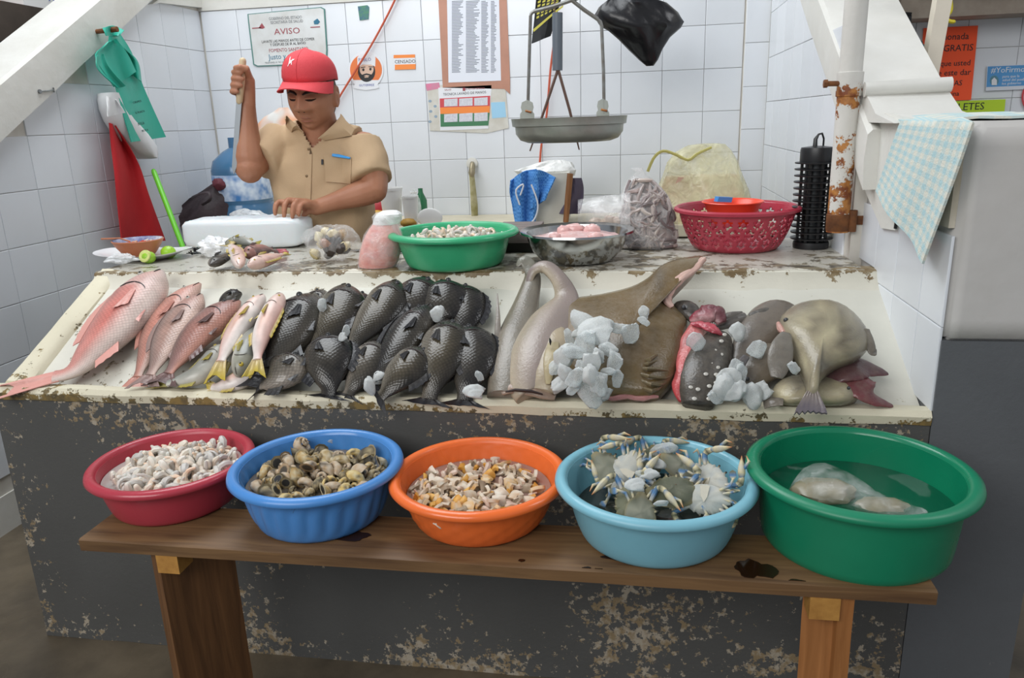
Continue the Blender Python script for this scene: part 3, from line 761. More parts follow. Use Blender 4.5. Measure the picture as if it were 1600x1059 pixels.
PAL = {
 'red': dict(back='c9817a', flank='d99a90', belly='e3d0c6', head='dcb9b0', fin='d59d92', patch='d4584a', eye=M_eyew),
 'pink': dict(back='94736a', flank='c58b7c', belly='dcbcae', head='d39c8e', fin='b98578', patch='cf8674', eye=M_eyew),
 'grey_pink': dict(back='776a66', flank='a88a80', belly='d6b9ab', head='b98f84', fin='8a7570', patch='c79886', eye=M_eyew),
 'mauve': dict(back='63524e', flank='94706a', belly='c48d7c', head='9c7068', fin='5d4b49', patch='b87a68', eye=M_eye2),
 'yellow': dict(back='cf9f92', flank='e2cfc8', belly='ece3dc', head='e3c3b6', fin='b7a233', patch='d98c5e', eye=M_eye),
 'olive': dict(back='55584f', flank='8b8d86', belly='c3c0b4', head='8f8d7c', fin='a99b3c', patch='9a968a', eye=M_eye),
 'dark': dict(back='17171a', flank='242322', belly='45413a', head='2e2d2f', fin='222226', patch='4a4438', eye=M_eye2),
 'brown': dict(back='1e1d1c', flank='39342a', belly='7d766a', head='3a3836', fin='26262a', patch='6a5f48', eye=M_eye2),
 'pale': dict(back='262422', flank='444038', belly='978e82', head='4b4743', fin='2a2a2d', patch='6f675a', eye=M_eye2),
}
def fish(name, label, path, depth, pal, spec='snapper', skin='dark', tail=.2, flip=1, roll=0, fins=True, cat='fish', group=None, mouth_open=0, tail_spread=.5, thick=1.0, tw=None, eye_s=1.0, pect=True):
    """path: [(px, py, height over the slab)] from the tail's end to the snout; depth: body depth in metres"""
    P = PAL[pal]; S = SPEC[spec]
    pts = [on(*q) if len(q) == 3 else Vector(q[1:]) for q in path]
    N = 40; sp = spline(pts, N)
    ln = [0]
    for i in range(N-1): ln.append(ln[-1]+(sp[i+1]-sp[i]).length)
    L = ln[-1]
    def pos(t):
        d = max(0, min(1, t))*L
        for i in range(N-1):
            if d <= ln[i+1] or i == N-2:
                return sp[i].lerp(sp[i+1], (d-ln[i])/max(1e-9, ln[i+1]-ln[i]))
    def frm(t):
        x = (pos(min(1, t+.03))-pos(max(0, t-.03))).normalized()
        r = roll+(tw*(1-t)**2 if tw else 0)
        z = (S_N-x*S_N.dot(x)).normalized(); y = z.cross(x)*flip
        z2 = z*math.cos(r)+y*math.sin(r); y2 = y*math.cos(r)-z*math.sin(r)
        return x, y2, z2
    D = depth
    def pt(t, yr, side=1, lift=0):
        """surface point: t along the fish, yr in -1..1 from belly to back"""
        u = (t-tail)/(1-tail); x, y, z = frm(t)
        h_ = sinterp(u, S['t'], S['up'] if yr > 0 else S['lo'])*D; w_ = sinterp(u, S['t'], S['w'])*D*thick
        return pos(t)+y*(h_*yr)+z*side*(w_*math.sqrt(max(0, 1-yr*yr))+lift)
    M = frame(pos(.5)-S_N*.02, pos(1)-pos(0), S_N)
    r = root(name, label, cat, group=group, M=M)
    # body
    ns, nc = 34, 20; rs = []; cols = []; uv = []
    cb, cf, cl, chd, cp = [hexc(P[k]) for k in ('back', 'flank', 'belly', 'head', 'patch')]
    for i in range(ns):
        u = i/(ns-1); t = tail+u*(1-tail); x, y, z = frm(t); p = pos(t)
        hu, hl, w_ = [sinterp(u, S['t'], S[k])*D for k in ('up', 'lo', 'w')]
        w_ *= thick
        op = .05*max(0, min(1, (u-.70)*40))*max(0, min(1, (.95-u)*8))   # gill cover stands a little proud
        ring = []
        for j in range(nc):
            a = 2*PI*j/nc; ca, sa = math.cos(a), math.sin(a)
            yy = (hu if ca > 0 else hl)*ca; zz = w_*sa*(1+op)*(1-.12*max(0, ca))
            ring.append(p+y*yy+z*zz)
            c = vmix(cf, cb, max(0, ca)**1.3) if ca > 0 else vmix(cf, cl, min(1, -ca*1.25))
            g = max(0, 1-abs(u-.5)*3)*max(0, 1-abs(ca-.05)*1.6)*.6; c = vmix(c, cp, g)
            if u > .74: c = vmix(c, chd, .75*(1 if ca > -.4 else .4))
            k = 1+.16*nz((u*9, ca*3, len(label)*1.7)); cols.append(tuple(min(1, q*k) for q in c))
            uv.append((t*L, a/(2*PI)*D*2.1))
        rs.append(ring)
    b = MB().rings(rs, cols=cols); b.uv = uv
    part('body', b, M_fish[skin], r, sharp=80)
    fc = hexc(P['fin']); f2 = vmix(fc, cf, .45)
    def fin(nm, base, tips, rows=4):
        g = []; cc = []
        for a, t_ in zip(base, tips):
            g.append([a.lerp(t_, k/rows) for k in range(rows+1)]); cc += [vmix(f2, fc, k/rows) for k in range(rows+1)]
        n_ = (g[0][-1]-g[0][0]).cross(g[-1][0]-g[0][0])
        for i, row in enumerate(g):                      # raised rays
            for k in range(1, rows+1): row[k] = row[k]+n_.normalized()*(.0012 if i % 2 else -.0012)
        part(nm, MB().sheet(g, [[.0035*(1-.7*k/rows) for k in range(rows+1)]]*len(g), n_, cc), M_fin, r, sharp=30)
    if tail > .03:
        n = 11; base, tips = [], []
        x, y, z = frm(tail*.5); hb = S['up'][0]*D
        for i in range(n):
            s = -1+2*i/(n-1)
            base.append(pos(tail*1.08)+y*(s*hb*.95))
            fork = 1-.35*(1-abs(s))*(1 if spec != 'tilapia' else .25)
            tips.append(pos(tail*(1-fork))+y*(s*D*tail_spread)+z*(.006*math.sin(s*5)))
        fin('tail_fin', base, tips, 5)
    if fins:
        n = 13; base, tips = [], []
        for i in range(n):
            u = .30+.44*i/(n-1); t = tail+u*(1-tail); x, y, z = frm(t)
            a = pt(t, .97); hh = D*(.13+.05*math.sin(PI*i/(n-1)))*(1 if i % 2 else .82)
            base.append(a); tips.append(a+y*hh*.75-x*hh*.9-z*.004)
        fin('dorsal_fin', base, tips)
        base, tips = [], []
        for i in range(7):
            u = .20+.16*i/6; t = tail+u*(1-tail); x, y, z = frm(t); a = pt(t, -.97); hh = D*(.12+.06*i/6)
            base.append(a); tips.append(a-y*hh*.8-x*hh)
        fin('anal_fin', base, tips)
    if pect:
        base, tips = [], []; t = tail+.70*(1-tail); x, y, z = frm(t)
        for i in range(6):
            s = i/5; a = pt(t, -.12-.16*s, 1, .001); base.append(a)
            tips.append(pt(t-.18*(1-tail)*(1-.35*s), .02-.46*s, 1, .006))
        fin('pectoral_fin', base, tips)
        base, tips = [], []; t = tail+.60*(1-tail); x, y, z = frm(t)
        for i in range(5):
            s = i/4; a = pt(t-.03*s, -.9, 1, .0); base.append(a); tips.append(a-x*D*.26*(1-.3*s)-y*D*.10*s+z*.003)
        fin('pelvic_fin', base, tips)
    te = tail+.885*(1-tail); er = D*.058*eye_s
    for s in (1,):
        e = pt(te, .36, s, -er*.25); x, y, z = frm(te)
        ob = part('eye', MB().ball(e, er, 12, 8), P['eye'], r)
        part('pupil', MB().ball(e+z*er*.55, er*.58, 10, 6), M_pup, ob)
    arc = [pt(tail+(.735+.035*math.cos(q*1.25))*(1-tail), .55*math.sin(q), 1, .0012) for q in [-1.35+2.6*i/10 for i in range(11)]]
    part('gill_slit', MB().tube(arc, [D*.006+D*.011*math.sin(PI*i/10) for i in range(11)], 6), M_mouth, r)
    mth = [pt(tail+v*(1-tail), -.18-.25*(1-v)*8*.4, 1, .001) for v in (.925, .95, .975, .995)]
    part('mouth', MB().tube(mth, [D*.008, D*.012, D*.013, D*.010], 6), M_mouth, r)
    return r
# ---- snappers on the left
fish('red_snapper', 'largest pink-red snapper, its tail hanging over the left end of the lip', [(-12, 616, .052), (50, 594, .052), (110, 582, .045), (150, 545, .05), (200, 490, .055), (252, 424, .06)], .165, 'red', 'snapper', 'red', tail=.25, thick=.95, tail_spread=.22)
fish('red_snapper', 'pink snapper lying partly under its neighbour, second from the left', [(205, 612, .03), (228, 560, .03), (258, 500, .035), (312, 443, .035)], .10, 'pink', 'snapper', 'red', tail=.12, thick=.9, eye_s=.9)
fish('red_snapper', 'grey-backed pink snapper overlapping the second one, third from the left', [(222, 606, .06), (244, 570, .06), (270, 520, .06), (314, 460, .06)], .105, 'grey_pink', 'snapper', 'red', tail=.12, thick=.8)
fish('red_snapper', 'mauve-grey snapper with an orange belly, fourth from the left', [(248, 604, .062), (275, 568, .062), (315, 518, .062), (374, 470, .062)], .112, 'mauve', 'snapper', 'red', tail=.13, thick=.85)
fish('small_dark_fish', 'small dark fish head sticking up behind the mauve snapper', [(352, 490, .03), (354, 475, .035), (362, 464, .035), (378, 458, .035)], .055, 'dark', 'tilapia', 'plain', tail=.1, fins=False)
# ---- yellowtails
fish('yellowtail', 'slim grey fish lying across the foot of the slab beside the lip', [(236, 600, .05), (270, 597, .055), (315, 582, .06), (352, 540, .055)], .065, 'olive', 'slim', 'slim', tail=.2, tail_spread=.35)
fish('yellowtail', 'pink and white yellowtail whose body hangs left of the others', [(335, 598, .075), (343, 570, .085), (368, 520, .09), (412, 462, .085)], .062, 'yellow', 'slim', 'slim', tail=.2, flip=1)
fish('yellowtail', 'pinkish white yellowtail with an orange mouth draped over the dark fish', [(396, 590, .10), (402, 560, .105), (412, 515, .11), (440, 460, .10)], .058, 'yellow', 'slim', 'slim', tail=.18, flip=-1)
fish('yellowtail', 'small olive fish lying head down with a yellow eye', [(398, 500, .07), (390, 530, .075), (382, 560, .08), (372, 588, .075)], .066, 'olive', 'slim', 'slim', tail=.1, flip=1, eye_s=1.6, fins=False)
fish('yellowtail', 'silvery yellowtail under the head-down olive fish at the lip', [(318, 606, .04), (350, 602, .05), (380, 590, .05), (408, 560, .045)], .06, 'yellow', 'slim', 'slim', tail=.15)
fish('yellowtail', 'silvery grey fish behind the small fish with the yellow eye', [(345, 580, .04), (360, 560, .05), (385, 515, .05), (402, 480, .045)], .06, 'olive', 'slim', 'slim', tail=.12)
# ---- the dark fish, heads up, in overlapping rows
DK = [
 ('largest dark fish, lying full length beside the yellowtails', [(396, 606, .055), (408, 580, .06), (445, 530, .065), (490, 460, .06)], .158, 'dark', .1, 1),
 ('dark fish peeping out behind the largest one', [(480, 510, .02), (488, 490, .025), (496, 470, .03), (506, 454, .03)], .085, 'brown', .05, 1),
 ('brownish dark fish with a pointed head between two ice chunks', [(488, 560, .045), (504, 530, .05), (524, 495, .055), (543, 446, .055)], .135, 'brown', .06, -1),
 ('dark fish head half hidden behind the pointed brown one', [(545, 520, .015), (552, 495, .02), (558, 475, .03), (565, 458, .03)], .09, 'dark', .05, -1),
 ('dark fish with a pale belly edge, lying diagonally in the middle of the back row', [(545, 550, .06), (562, 525, .065), (590, 490, .065), (622, 440, .06)], .125, 'brown', .05, -1),
 ('black-brown fish at the top of the heap below the green basin', [(620, 525, .03), (630, 500, .035), (648, 470, .045), (668, 436, .05)], .14, 'dark', .05, -1),
 ('second dark fish from the right in the back row, greenish black head', [(680, 530, .025), (686, 505, .03), (692, 480, .045), (694, 440, .05)], .135, 'dark', .05, -1),
 ('rightmost dark fish of the back row', [(720, 540, .02), (724, 515, .03), (728, 485, .035), (720, 446, .035)], .105, 'dark', .05, -1),
 ('rounded dark-grey fish with its cut belly showing, at the lip nearest the yellowtails', [(400, 604, .05), (425, 594, .07), (450, 578, .075), (476, 562, .065)], .115, 'pale', .14, 1),
 ('plump dark fish lying side-on with an opened belly at the lip', [(512, 622, .055), (514, 600, .075), (512, 565, .085), (506, 528, .08)], .125, 'dark', .04, -1),
 ('small dark fish with a pale belly between the plump one and an ice chunk', [(540, 622, .05), (556, 595, .06), (574, 565, .065), (592, 534, .06)], .098, 'pale', .05, -1),
 ('long dark fish lying diagonally under the big oval ice chunk', [(575, 606, .06), (600, 575, .07), (632, 530, .075), (672, 476, .07)], .105, 'dark', .05, 1),
 ('dark fish in front with a pale throat, lying on the lip', [(588, 626, .07), (606, 608, .085), (632, 580, .09), (665, 545, .085)], .108, 'brown', .08, -1),
 ('broad scaly dark fish standing upright right of centre', [(668, 632, .055), (676, 600, .075), (688, 560, .085), (703, 502, .075)], .128, 'brown', .05, -1),
 ('rightmost dark fish of the front row', [(724, 634, .045), (730, 600, .065), (738, 560, .07), (722, 512, .06)], .125, 'dark', .05, -1),
 ('small dark tail end wedged under the pale-bellied small fish', [(545, 590, .035), (550, 575, .04), (556, 560, .045), (562, 536, .045)], .06, 'dark', .1, 1),
]
for (lb, path, dp, pal, tl, fl) in DK:
    fish('dark_fish', lb, path, dp, pal, 'tilapia', 'dark', tail=tl, flip=fl, group='dark scaly fish on the slab', thick=.85)

# ================================================================ lofted soft bodies
def loft(name, path, widths, flat, m, parent, colfn, n=18, steps=36, seed=0, lump=.05, nrm=None):
    """body along a pixel path: widths in metres (half), flat = thickness ratio, colfn(t, around)"""
    pts = [on(*q) if not isinstance(q, Vector) else q for q in path]
    sp = spline(pts, steps); wi = [sinterp(i/(steps-1), [k/(len(widths)-1) for k in range(len(widths))], widths) for i in range(steps)]
    fl = flat if hasattr(flat, '__len__') else [flat]*len(widths)
    fi = [sinterp(i/(steps-1), [k/(len(fl)-1) for k in range(len(fl))], fl) for i in range(steps)]
    NN = Vector(nrm) if nrm is not None else S_N
    rs = []; cols = []
    for i in range(steps):
        x = (sp[min(i+1, steps-1)]-sp[max(i-1, 0)]).normalized(); z = (NN-x*NN.dot(x)).normalized(); y = z.cross(x)
        ring = []
        for j in range(n):
            a = 2*PI*j/n; k = 1+lump*nz((i*.25, math.cos(a)*1.5, math.sin(a)*1.5+seed))
            ring.append(sp[i]+y*(wi[i]*math.cos(a)*k)+z*(wi[i]*fi[i]*math.sin(a)*k)); cols.append(colfn(i/(steps-1), a))
        rs.append(ring)
    return part(name, MB().rings(rs, cols=cols), m, parent, sharp=80)
M_soft = vcol_mat('wet_smooth_hide', .26, .05, bump=.25, var=.25)
M_flesh = vcol_mat('raw_flesh', .22, .15, bump=.4)
def cfun(a, b, c=None, seed=0, amt=.5):
    A, B = hexc(a), hexc(b); Cc = hexc(c) if c else None
    def f(t, ang):
        q = vmix(A, B, .5-.5*math.sin(ang)) if Cc is None else vmix(vmix(A, B, min(1, t*1.6)), Cc, max(0, -math.cos(ang))*.9)
        k = 1+amt*.45*nz((t*8, math.cos(ang)*2, math.sin(ang)*2+seed))
        return tuple(min(1, x*k) for x in q)
    return f
# ---- small grey shark
r = root('small_shark', 'slim grey-brown shark stretched up the slab with its tail bent over the ledge', 'shark', on(800, 540, 0))
loft('body', [(822, 410, .07), (832, 432, .06), (822, 475, .05), (806, 530, .05), (797, 580, .05), (788, 622, .045)], [.010, .022, .034, .05, .052, .042], .7, M_soft, r, cfun('68645a', '79746a', '74695a', 1), seed=1)
loft('tail_fin', [(808, 416, .075), (818, 406, .085), (828, 418, .075), (836, 450, .06)], [.004, .017, .02, .006], .3, M_soft, r, cfun('77766b', '5c584d', None, 2))
loft('fin', [(781, 548, .05), (778, 520, .07), (778, 488, .085), (777, 458, .09)], [.014, .009, .005, .001], .3, M_soft, r, cfun('79726a', '6a6358', None, 3))
loft('fin', [(822, 500, .06), (818, 535, .075), (812, 565, .07)], [.004, .014, .004], .3, M_soft, r, cfun('7a7368', '6d665b', None, 3))
# ---- small hammerhead
r = root('hammerhead_shark', 'pale pinkish hammerhead shark with its flat head resting on the lip', 'shark', on(850, 540, 0))
loft('body', [(826, 450, .06), (832, 425, .085), (853, 417, .095), (876, 440, .08), (884, 470, .06), (862, 510, .06), (840, 560, .065), (832, 600, .06), (838, 616, .055)], [.006, .014, .022, .024, .036, .066, .072, .06, .05], .62, M_soft, r, cfun('80736f', '8f827c', 'b5a890', 5), steps=50, seed=5)
loft('belly', [(872, 490, .075), (866, 530, .088), (858, 580, .088), (848, 612, .074)], [.008, .034, .038, .03], .5, M_soft, r, cfun('a5977f', 'b5a78f', None, 6), seed=6)
loft('head', [(783, 612, .065), (800, 606, .07), (826, 606, .075), (850, 613, .07), (868, 620, .06)], [.010, .018, .022, .019, .010], .45, M_soft, r, cfun('9a8374', 'b09c88', None, 7), seed=7)
part('mouth', MB().tube([on(790, 612, .083), on(805, 609, .088), on(830, 611, .092), (on(848, 616, .084))], [.002, .004, .004, .002], 6), M_mouth, r)
loft('pectoral_fin', [(866, 530, .10), (861, 560, .115), (856, 600, .10)], [.012, .018, .005], .25, M_soft, r, cfun('aa9c78', '93866c', None, 8))
part('gill_slit', MB().tube([on(859, 528, .128), on(860, 533, .13), on(860, 539, .128)], [.001, .0035, .001], 6), M_pup, r)
part('cut_edge', MB().tube([on(884+1.5*math.sin(i*2.1), 476+7*i, .07) for i in range(10)], [.003+.002*math.sin(i*1.7) for i in range(10)], 6, cols=[hexc('b9a489')]*10), M_flesh, r)
# ---- the big brown ray
r = root('brown_ray', 'big smooth brown ray spread over the slab, one wing raised to the ledge', 'ray', on(985, 530, 0))
OUT = [(872, 478), (895, 466), (940, 459), (985, 448), (1012, 434), (1030, 417), (1052, 406), (1078, 401), (1098, 400), (1090, 414), (1068, 428), (1050, 446), (1044, 464), (1058, 480), (1073, 497), (1072, 520), (1066, 552), (1055, 586), (1036, 612), (1018, 624), (985, 622), (950, 620), (905, 612), (878, 580), (868, 530)]
CEN = (978, 528)
cen = on(*CEN, 0); rs = []; cols = []; n = len(OUT)
ring_s = [1, .97, .9, .78, .64, .48, .32, .16, .04]
Lr = []
# smooth the outline
def cr(k, f):
    p = [Vector((*OUT[(k+q) % n], 0)) for q in (-1, 0, 1, 2)]
    return .5*((2*p[1])+(p[2]-p[0])*f+(2*p[0]-5*p[1]+4*p[2]-p[3])*f*f+(3*p[1]-p[0]-3*p[2]+p[3])*f**3)
oo = [cr(k, f) for k in range(n) for f in (0, .33, .67)]
def rcol(x, y, s):
    c = vmix(hexc('56462b'), hexc('725b36'), .5+.5*nz((x*.02, y*.03, 3)))
    c = vmix(c, hexc('8f8258'), max(0, min(1, (y-560)/60))*max(0, min(1, (1010-x)/60))*.7)
    c = vmix(c, hexc('3f3a34'), max(0, nz((x*.05, y*.012, 9)))*.8)
    if s > .9: c = vmix(c, hexc('8a7a5c'), .35)
    return c
for s in ring_s:
    ring = []
    for q in oo:
        x, y = CEN[0]+(q.x-CEN[0])*s, CEN[1]+(q.y-CEN[1])*s
        rise = max(0, min(1, (470-y)/70))                   # the wing climbs over the riser
        fold = .012*math.sin(y*.16+x*.03)*max(0, min(1, (x-960)/60))*max(0, min(1, (y-560)/30))*(1-s*s)
        h = .055+.062*math.sqrt(max(0, 1-s*s))+fold+.012*nz((x*.02, y*.02, 1))*(1-s)+.03*rise
        ring.append(on(x, y, h)); cols.append(rcol(x, y, s))
    rs.append(ring)
low = []
for q in oo:
    low.append(on(q.x, q.y, 0)+Vector((0, 0, 0))); 
rs2 = [[p-S_N*.016 for p in rs[0]], [p-S_N*.03+(cen-p)*.12 for p in rs[0]], [p-S_N*.032+(cen-p)*.6 for p in rs[0]]]
allr = rs2[::-1]+rs
b = MB().rings(allr, cols=[hexc('b8a79a')]*(3*len(oo))+cols)
part('body', b, M_soft, r, sharp=80)
loft('cut_flesh', [(1100, 404, .095), (1084, 420, .10), (1062, 436, .105), (1047, 452, .10), (1042, 468, .09), (1050, 480, .08)], [.008, .012, .014, .013, .012, .006], .6, M_flesh, r, cfun('c9a79a', 'b98a80', None, 11), seed=11, lump=.4, nrm=(0, -.5, .8))
for i, (yy) in enumerate((560, 570, 580, 590, 599, 607)):
    pth = [on(985+k*10+4*math.sin(i+k), yy+4*math.sin(k*.9+i)-abs(k-3)*1.5, .119-.012*abs(k-3)-.003*i) for k in range(7)]
    part('skin_fold', MB().tube(pth, [.001, .003, .0045, .005, .0045, .003, .001], 6, cols=[hexc('6d6046')]*7), M_soft, r)
part('edge', MB().tube([on(945+12*i, 621+2*math.sin(i*1.7), .07) for i in range(8)], [.003, .006, .007, .006, .006, .007, .006, .003], 7, cols=[hexc('b5807c')]*8), M_flesh, r, label='pink cut edge along the lip')
# ---- red cut flesh, dark fish head, spotted ray
r = root('cut_gills', 'red and white strip of cut fish flesh between the brown ray and the spotted ray', 'fish', on(1075, 560, 0))
loft('flesh', [(1066, 628, .06), (1068, 600, .07), (1078, 560, .075), (1088, 520, .075), (1092, 500, .07)], [.008, .026, .028, .026, .012], .5, M_flesh, r, cfun('a8383c', 'bd6a68', 'c9a79e', 12, 1), seed=12, lump=.3)
loft('gill', [(1078, 500, .08), (1098, 492, .095), (1118, 490, .095), (1128, 505, .085)], [.008, .022, .026, .012], .6, M_flesh, r, cfun('8f3844', '6e3f46', 'b58c8c', 13, 1), seed=13, lump=.35)
loft('gill', [(1080, 505, .09), (1100, 508, .10), (1118, 516, .10), (1130, 524, .085)], [.004, .012, .012, .003], .5, M_flesh, r, cfun('b04a55', '8b2f3a', None, 14, 1), seed=14, lump=.35)
r = root('small_dark_fish', 'dark wet fish with its head poking out right of the raised ray wing', 'fish', on(1075, 485, 0))
loft('body', [(1058, 476, .05), (1070, 480, .06), (1082, 490, .06), (1092, 505, .05)], [.012, .024, .024, .012], .7, M_soft, r, cfun('3d3a38', '57534f', None, 15), seed=15)
part('eye', MB().ball(on(1068, 480, .08), .006, 10, 6), M_eye2, r)
r = root('spotted_ray', 'dark grey ray with round white spots, standing left of the ice', 'ray', on(1100, 570, 0))
loft('body', [(1090, 634, .06), (1094, 600, .07), (1108, 560, .075), (1124, 525, .065)], [.035, .052, .052, .03], .6, M_soft, r, cfun('48443f', '37342f', None, 16), seed=16, lump=.03)
Rr = random.Random(5); sp_ = MB(); got = []
for k in range(400):
    px, py = Rr.uniform(1066, 1134), Rr.uniform(520, 632)
    cx = 1092+max(0, (632-py))*.30; hw = 27*math.sqrt(max(0, 1-((py-578)/60)**2))+2
    e = abs(px-cx)/max(1, hw)
    if e > .9 or any((px-u)**2+(py-v)**2 < 11**2 for u, v in got): continue
    got.append((px, py))
# white spots lie on the curved back of the spotted ray: flattened discs following the body's ellipse
for (px, py) in got:
    t = min(1, max(0, (634-py)/110)); cx = 1092+max(0, (632-py))*.30; hw = 27*math.sqrt(max(0, 1-((py-578)/60)**2))+2
    e = (px-cx)/hw; h = .072+.031*math.sqrt(max(0, 1-e*e))
    c = on(px, py, h)
    part('spot', MB().ball(c, (.0056, .0056, .0022), 8, 5, M=frame(Vector(), Vector((1, 0, 0)), S_N+Vector((e*.7, 0, 0))).to_3x3().to_4x4()), mat('ray_spot_white', 'b5b1a8', .3) if 'ray_spot_white' not in MATS else MATS['ray_spot_white'], r)
# ---- dark grey fish behind the trigger fish
def gfish(label, path, wd, fl, c1, c2, c3, seed, name='grey_fish'):
    q = root(name, label, 'fish', on(path[len(path)//2][0], path[len(path)//2][1], 0))
    loft('body', path, wd, fl, M_soft, q, cfun(c1, c2, c3, seed), seed=seed)
    return q
g1 = gfish('dark grey fish lying across the slab behind the pale triggerfish', [(1140, 590, .05), (1158, 555, .06), (1185, 520, .065), (1218, 492, .06), (1250, 500, .05)], [.012, .026, .05, .05, .02], .6, '5c5854', '6d655d', '7d7164', 21)
loft('dorsal_fin', [(1170, 492, .085), (1195, 486, .09), (1225, 482, .085)], [.004, .012, .004], .3, M_soft, g1, cfun('4d4a46', '5d5750', None, 3))
loft('tail_fin', [(1136, 604, .07), (1150, 580, .09), (1166, 556, .095)], [.022, .014, .008], .3, M_soft, g1, cfun('48464a', '5b585a', None, 4))
g2 = gfish('round brown-grey fish body below the dark grey one', [(1160, 606, .04), (1180, 580, .05), (1205, 560, .055), (1235, 548, .04)], [.02, .045, .05, .02], .6, '5d564e', '6b6256', '766a5a', 22)
part('eye', MB().ball(on(1168, 592, .075), .005, 10, 6), M_eye2, g2)
g3 = gfish('small grey fish end beside the red gills', [(1118, 512, .05), (1140, 500, .055), (1165, 494, .055)], [.01, .024, .012], .6, '6a6663', '807a74', None, 23)
part('fin', MB().tube([on(1128, 500, .075), on(1146, 490, .085), on(1160, 487, .08)], [.002, .007, .002], 6, .3, cols=[hexc('5c5854')]*3), M_soft, g3)
# ---- pale triggerfish: deep flat body, slender tail, fan tail fin hanging over the lip
def trigger(label, OUTL, cen, h0, dome, c1, c2, c3, seed):
    q = root('triggerfish', label, 'fish', on(cen[0], cen[1], 0)); n = len(OUTL); rs = []; cols = []
    def crv(k, f):
        p = [Vector((*OUTL[(k+z) % n], 0)) for z in (-1, 0, 1, 2)]
        return .5*((2*p[1])+(p[2]-p[0])*f+(2*p[0]-5*p[1]+4*p[2]-p[3])*f*f+(3*p[1]-p[0]-3*p[2]+p[3])*f**3)
    oo = [crv(k, f) for k in range(n) for f in (0, .5)]
    for s in (1, .97, .9, .78, .62, .44, .25, .06):
        ring = []
        for p in oo:
            x, y = cen[0]+(p.x-cen[0])*s, cen[1]+(p.y-cen[1])*s
            ring.append(on(x, y, h0+dome*math.sqrt(max(0, 1-s*s))+.005*nz((x*.03, y*.03, seed))*(1-s)))
            c = vmix(hexc(c1), hexc(c2), .5+1.1*nz((x*.03, y*.03, seed))+.4*nz((x*.09, y*.09, seed))); c = vmix(c, hexc(c3), max(0, min(1, (s-.72)*2.5))*.6)
            cols.append(tuple(min(1, max(0, z)) for z in c))
        rs.append(ring)
    cc = on(*cen, 0)
    low = [[p-S_N*.02+(cc-p)*.05 for p in rs[0]], [p-S_N*.045+(cc-p)*.35 for p in rs[0]], [p-S_N*.045+(cc-p)*.8 for p in rs[0]]]
    part('body', MB().rings(low[::-1]+rs, cols=[hexc(c3)]*(3*len(oo))+cols), M_soft, q, sharp=80)
    return q
t2 = trigger('lower pale triggerfish lying under the big one at the lip', [(1206, 610), (1222, 592), (1250, 584), (1290, 582), (1325, 590), (1345, 606), (1340, 624), (1315, 634), (1275, 634), (1235, 634), (1212, 628)], (1275, 612), .05, .05, 'b3a888', '7d7665', '6d675f', 31)
loft('tail_fin', [(1194, 632, .07), (1206, 628, .08), (1224, 628, .085)], [.012, .014, .01], .3, M_soft, t2, cfun('6c655c', '7d7568', None, 5))
part('eye', MB().ball(on(1326, 606, .098), .004, 10, 6), M_eye2, t2)
# its dark red fins to the right
loft('fin', [(1290, 590, .075), (1320, 580, .085), (1350, 575, .075), (1388, 584, .06)], [.02, .032, .028, .003], .25, M_soft, t2, cfun('58393c', '6d3238', None, 6), lump=.2, seed=4)
loft('fin', [(1330, 585, .07), (1345, 605, .075), (1362, 622, .065), (1395, 634, .045)], [.022, .034, .02, .004], .25, M_soft, t2, cfun('6d3b3f', '8a3238', None, 7), lump=.2, seed=8)
t1 = trigger('big pale yellowish triggerfish on top of the heap, tail hanging over the lip', [(1262, 622), (1258, 604), (1250, 580), (1240, 555), (1226, 530), (1217, 508), (1222, 492), (1240, 477), (1266, 469), (1296, 468), (1322, 478), (1344, 498), (1358, 522), (1356, 546), (1336, 562), (1310, 572), (1292, 584), (1280, 600), (1276, 622)], (1287, 522), .11, .062, 'b5ab8c', '6f6756', '7a7164', 33)
def tailfan(q):
    base, tips = [], []
    g = []; cc = []
    for i in range(13):
        s = -1+2*i/12
        a = on(1269+s*9, 612, .135); b_ = on(1264+s*26+2, 640-abs(s)*-3+2*math.cos(i*3), .118)
        row = [a.lerp(b_, k/5)+S_N*(.002*(i % 2)) for k in range(6)]
        row[5] = row[5]+Vector((0, -.004, -.004)); g.append(row); cc += [vmix(hexc('8a7f76'), hexc('5f5964'), k/5) for k in range(6)]
    part('tail_fin', MB().sheet(g, .005, S_N, cc), M_soft, q, sharp=30)
tailfan(t1)
loft('pectoral_fin', [(1214, 590, .135), (1218, 565, .15), (1222, 540, .16), (1228, 520, .155)], [.012, .026, .024, .010], .25, M_soft, t1, cfun('6c675f', '7d776d', None, 9))
loft('dorsal_fin', [(1350, 515, .125), (1358, 535, .125), (1364, 552, .115), (1368, 545, .11)], [.012, .012, .008, .002], .3, M_soft, t1, cfun('6a645a', '575148', None, 9))
part('eye', MB().ball(on(1228, 500, .14), .006, 10, 8), M_eye2, t1)
part('mouth', MB().tube([on(1216, 505, .118), on(1220, 514, .128), on(1224, 520, .135)], [.005, .009, .005], 8, cols=[hexc('c4988c')]*3), M_flesh, t1)

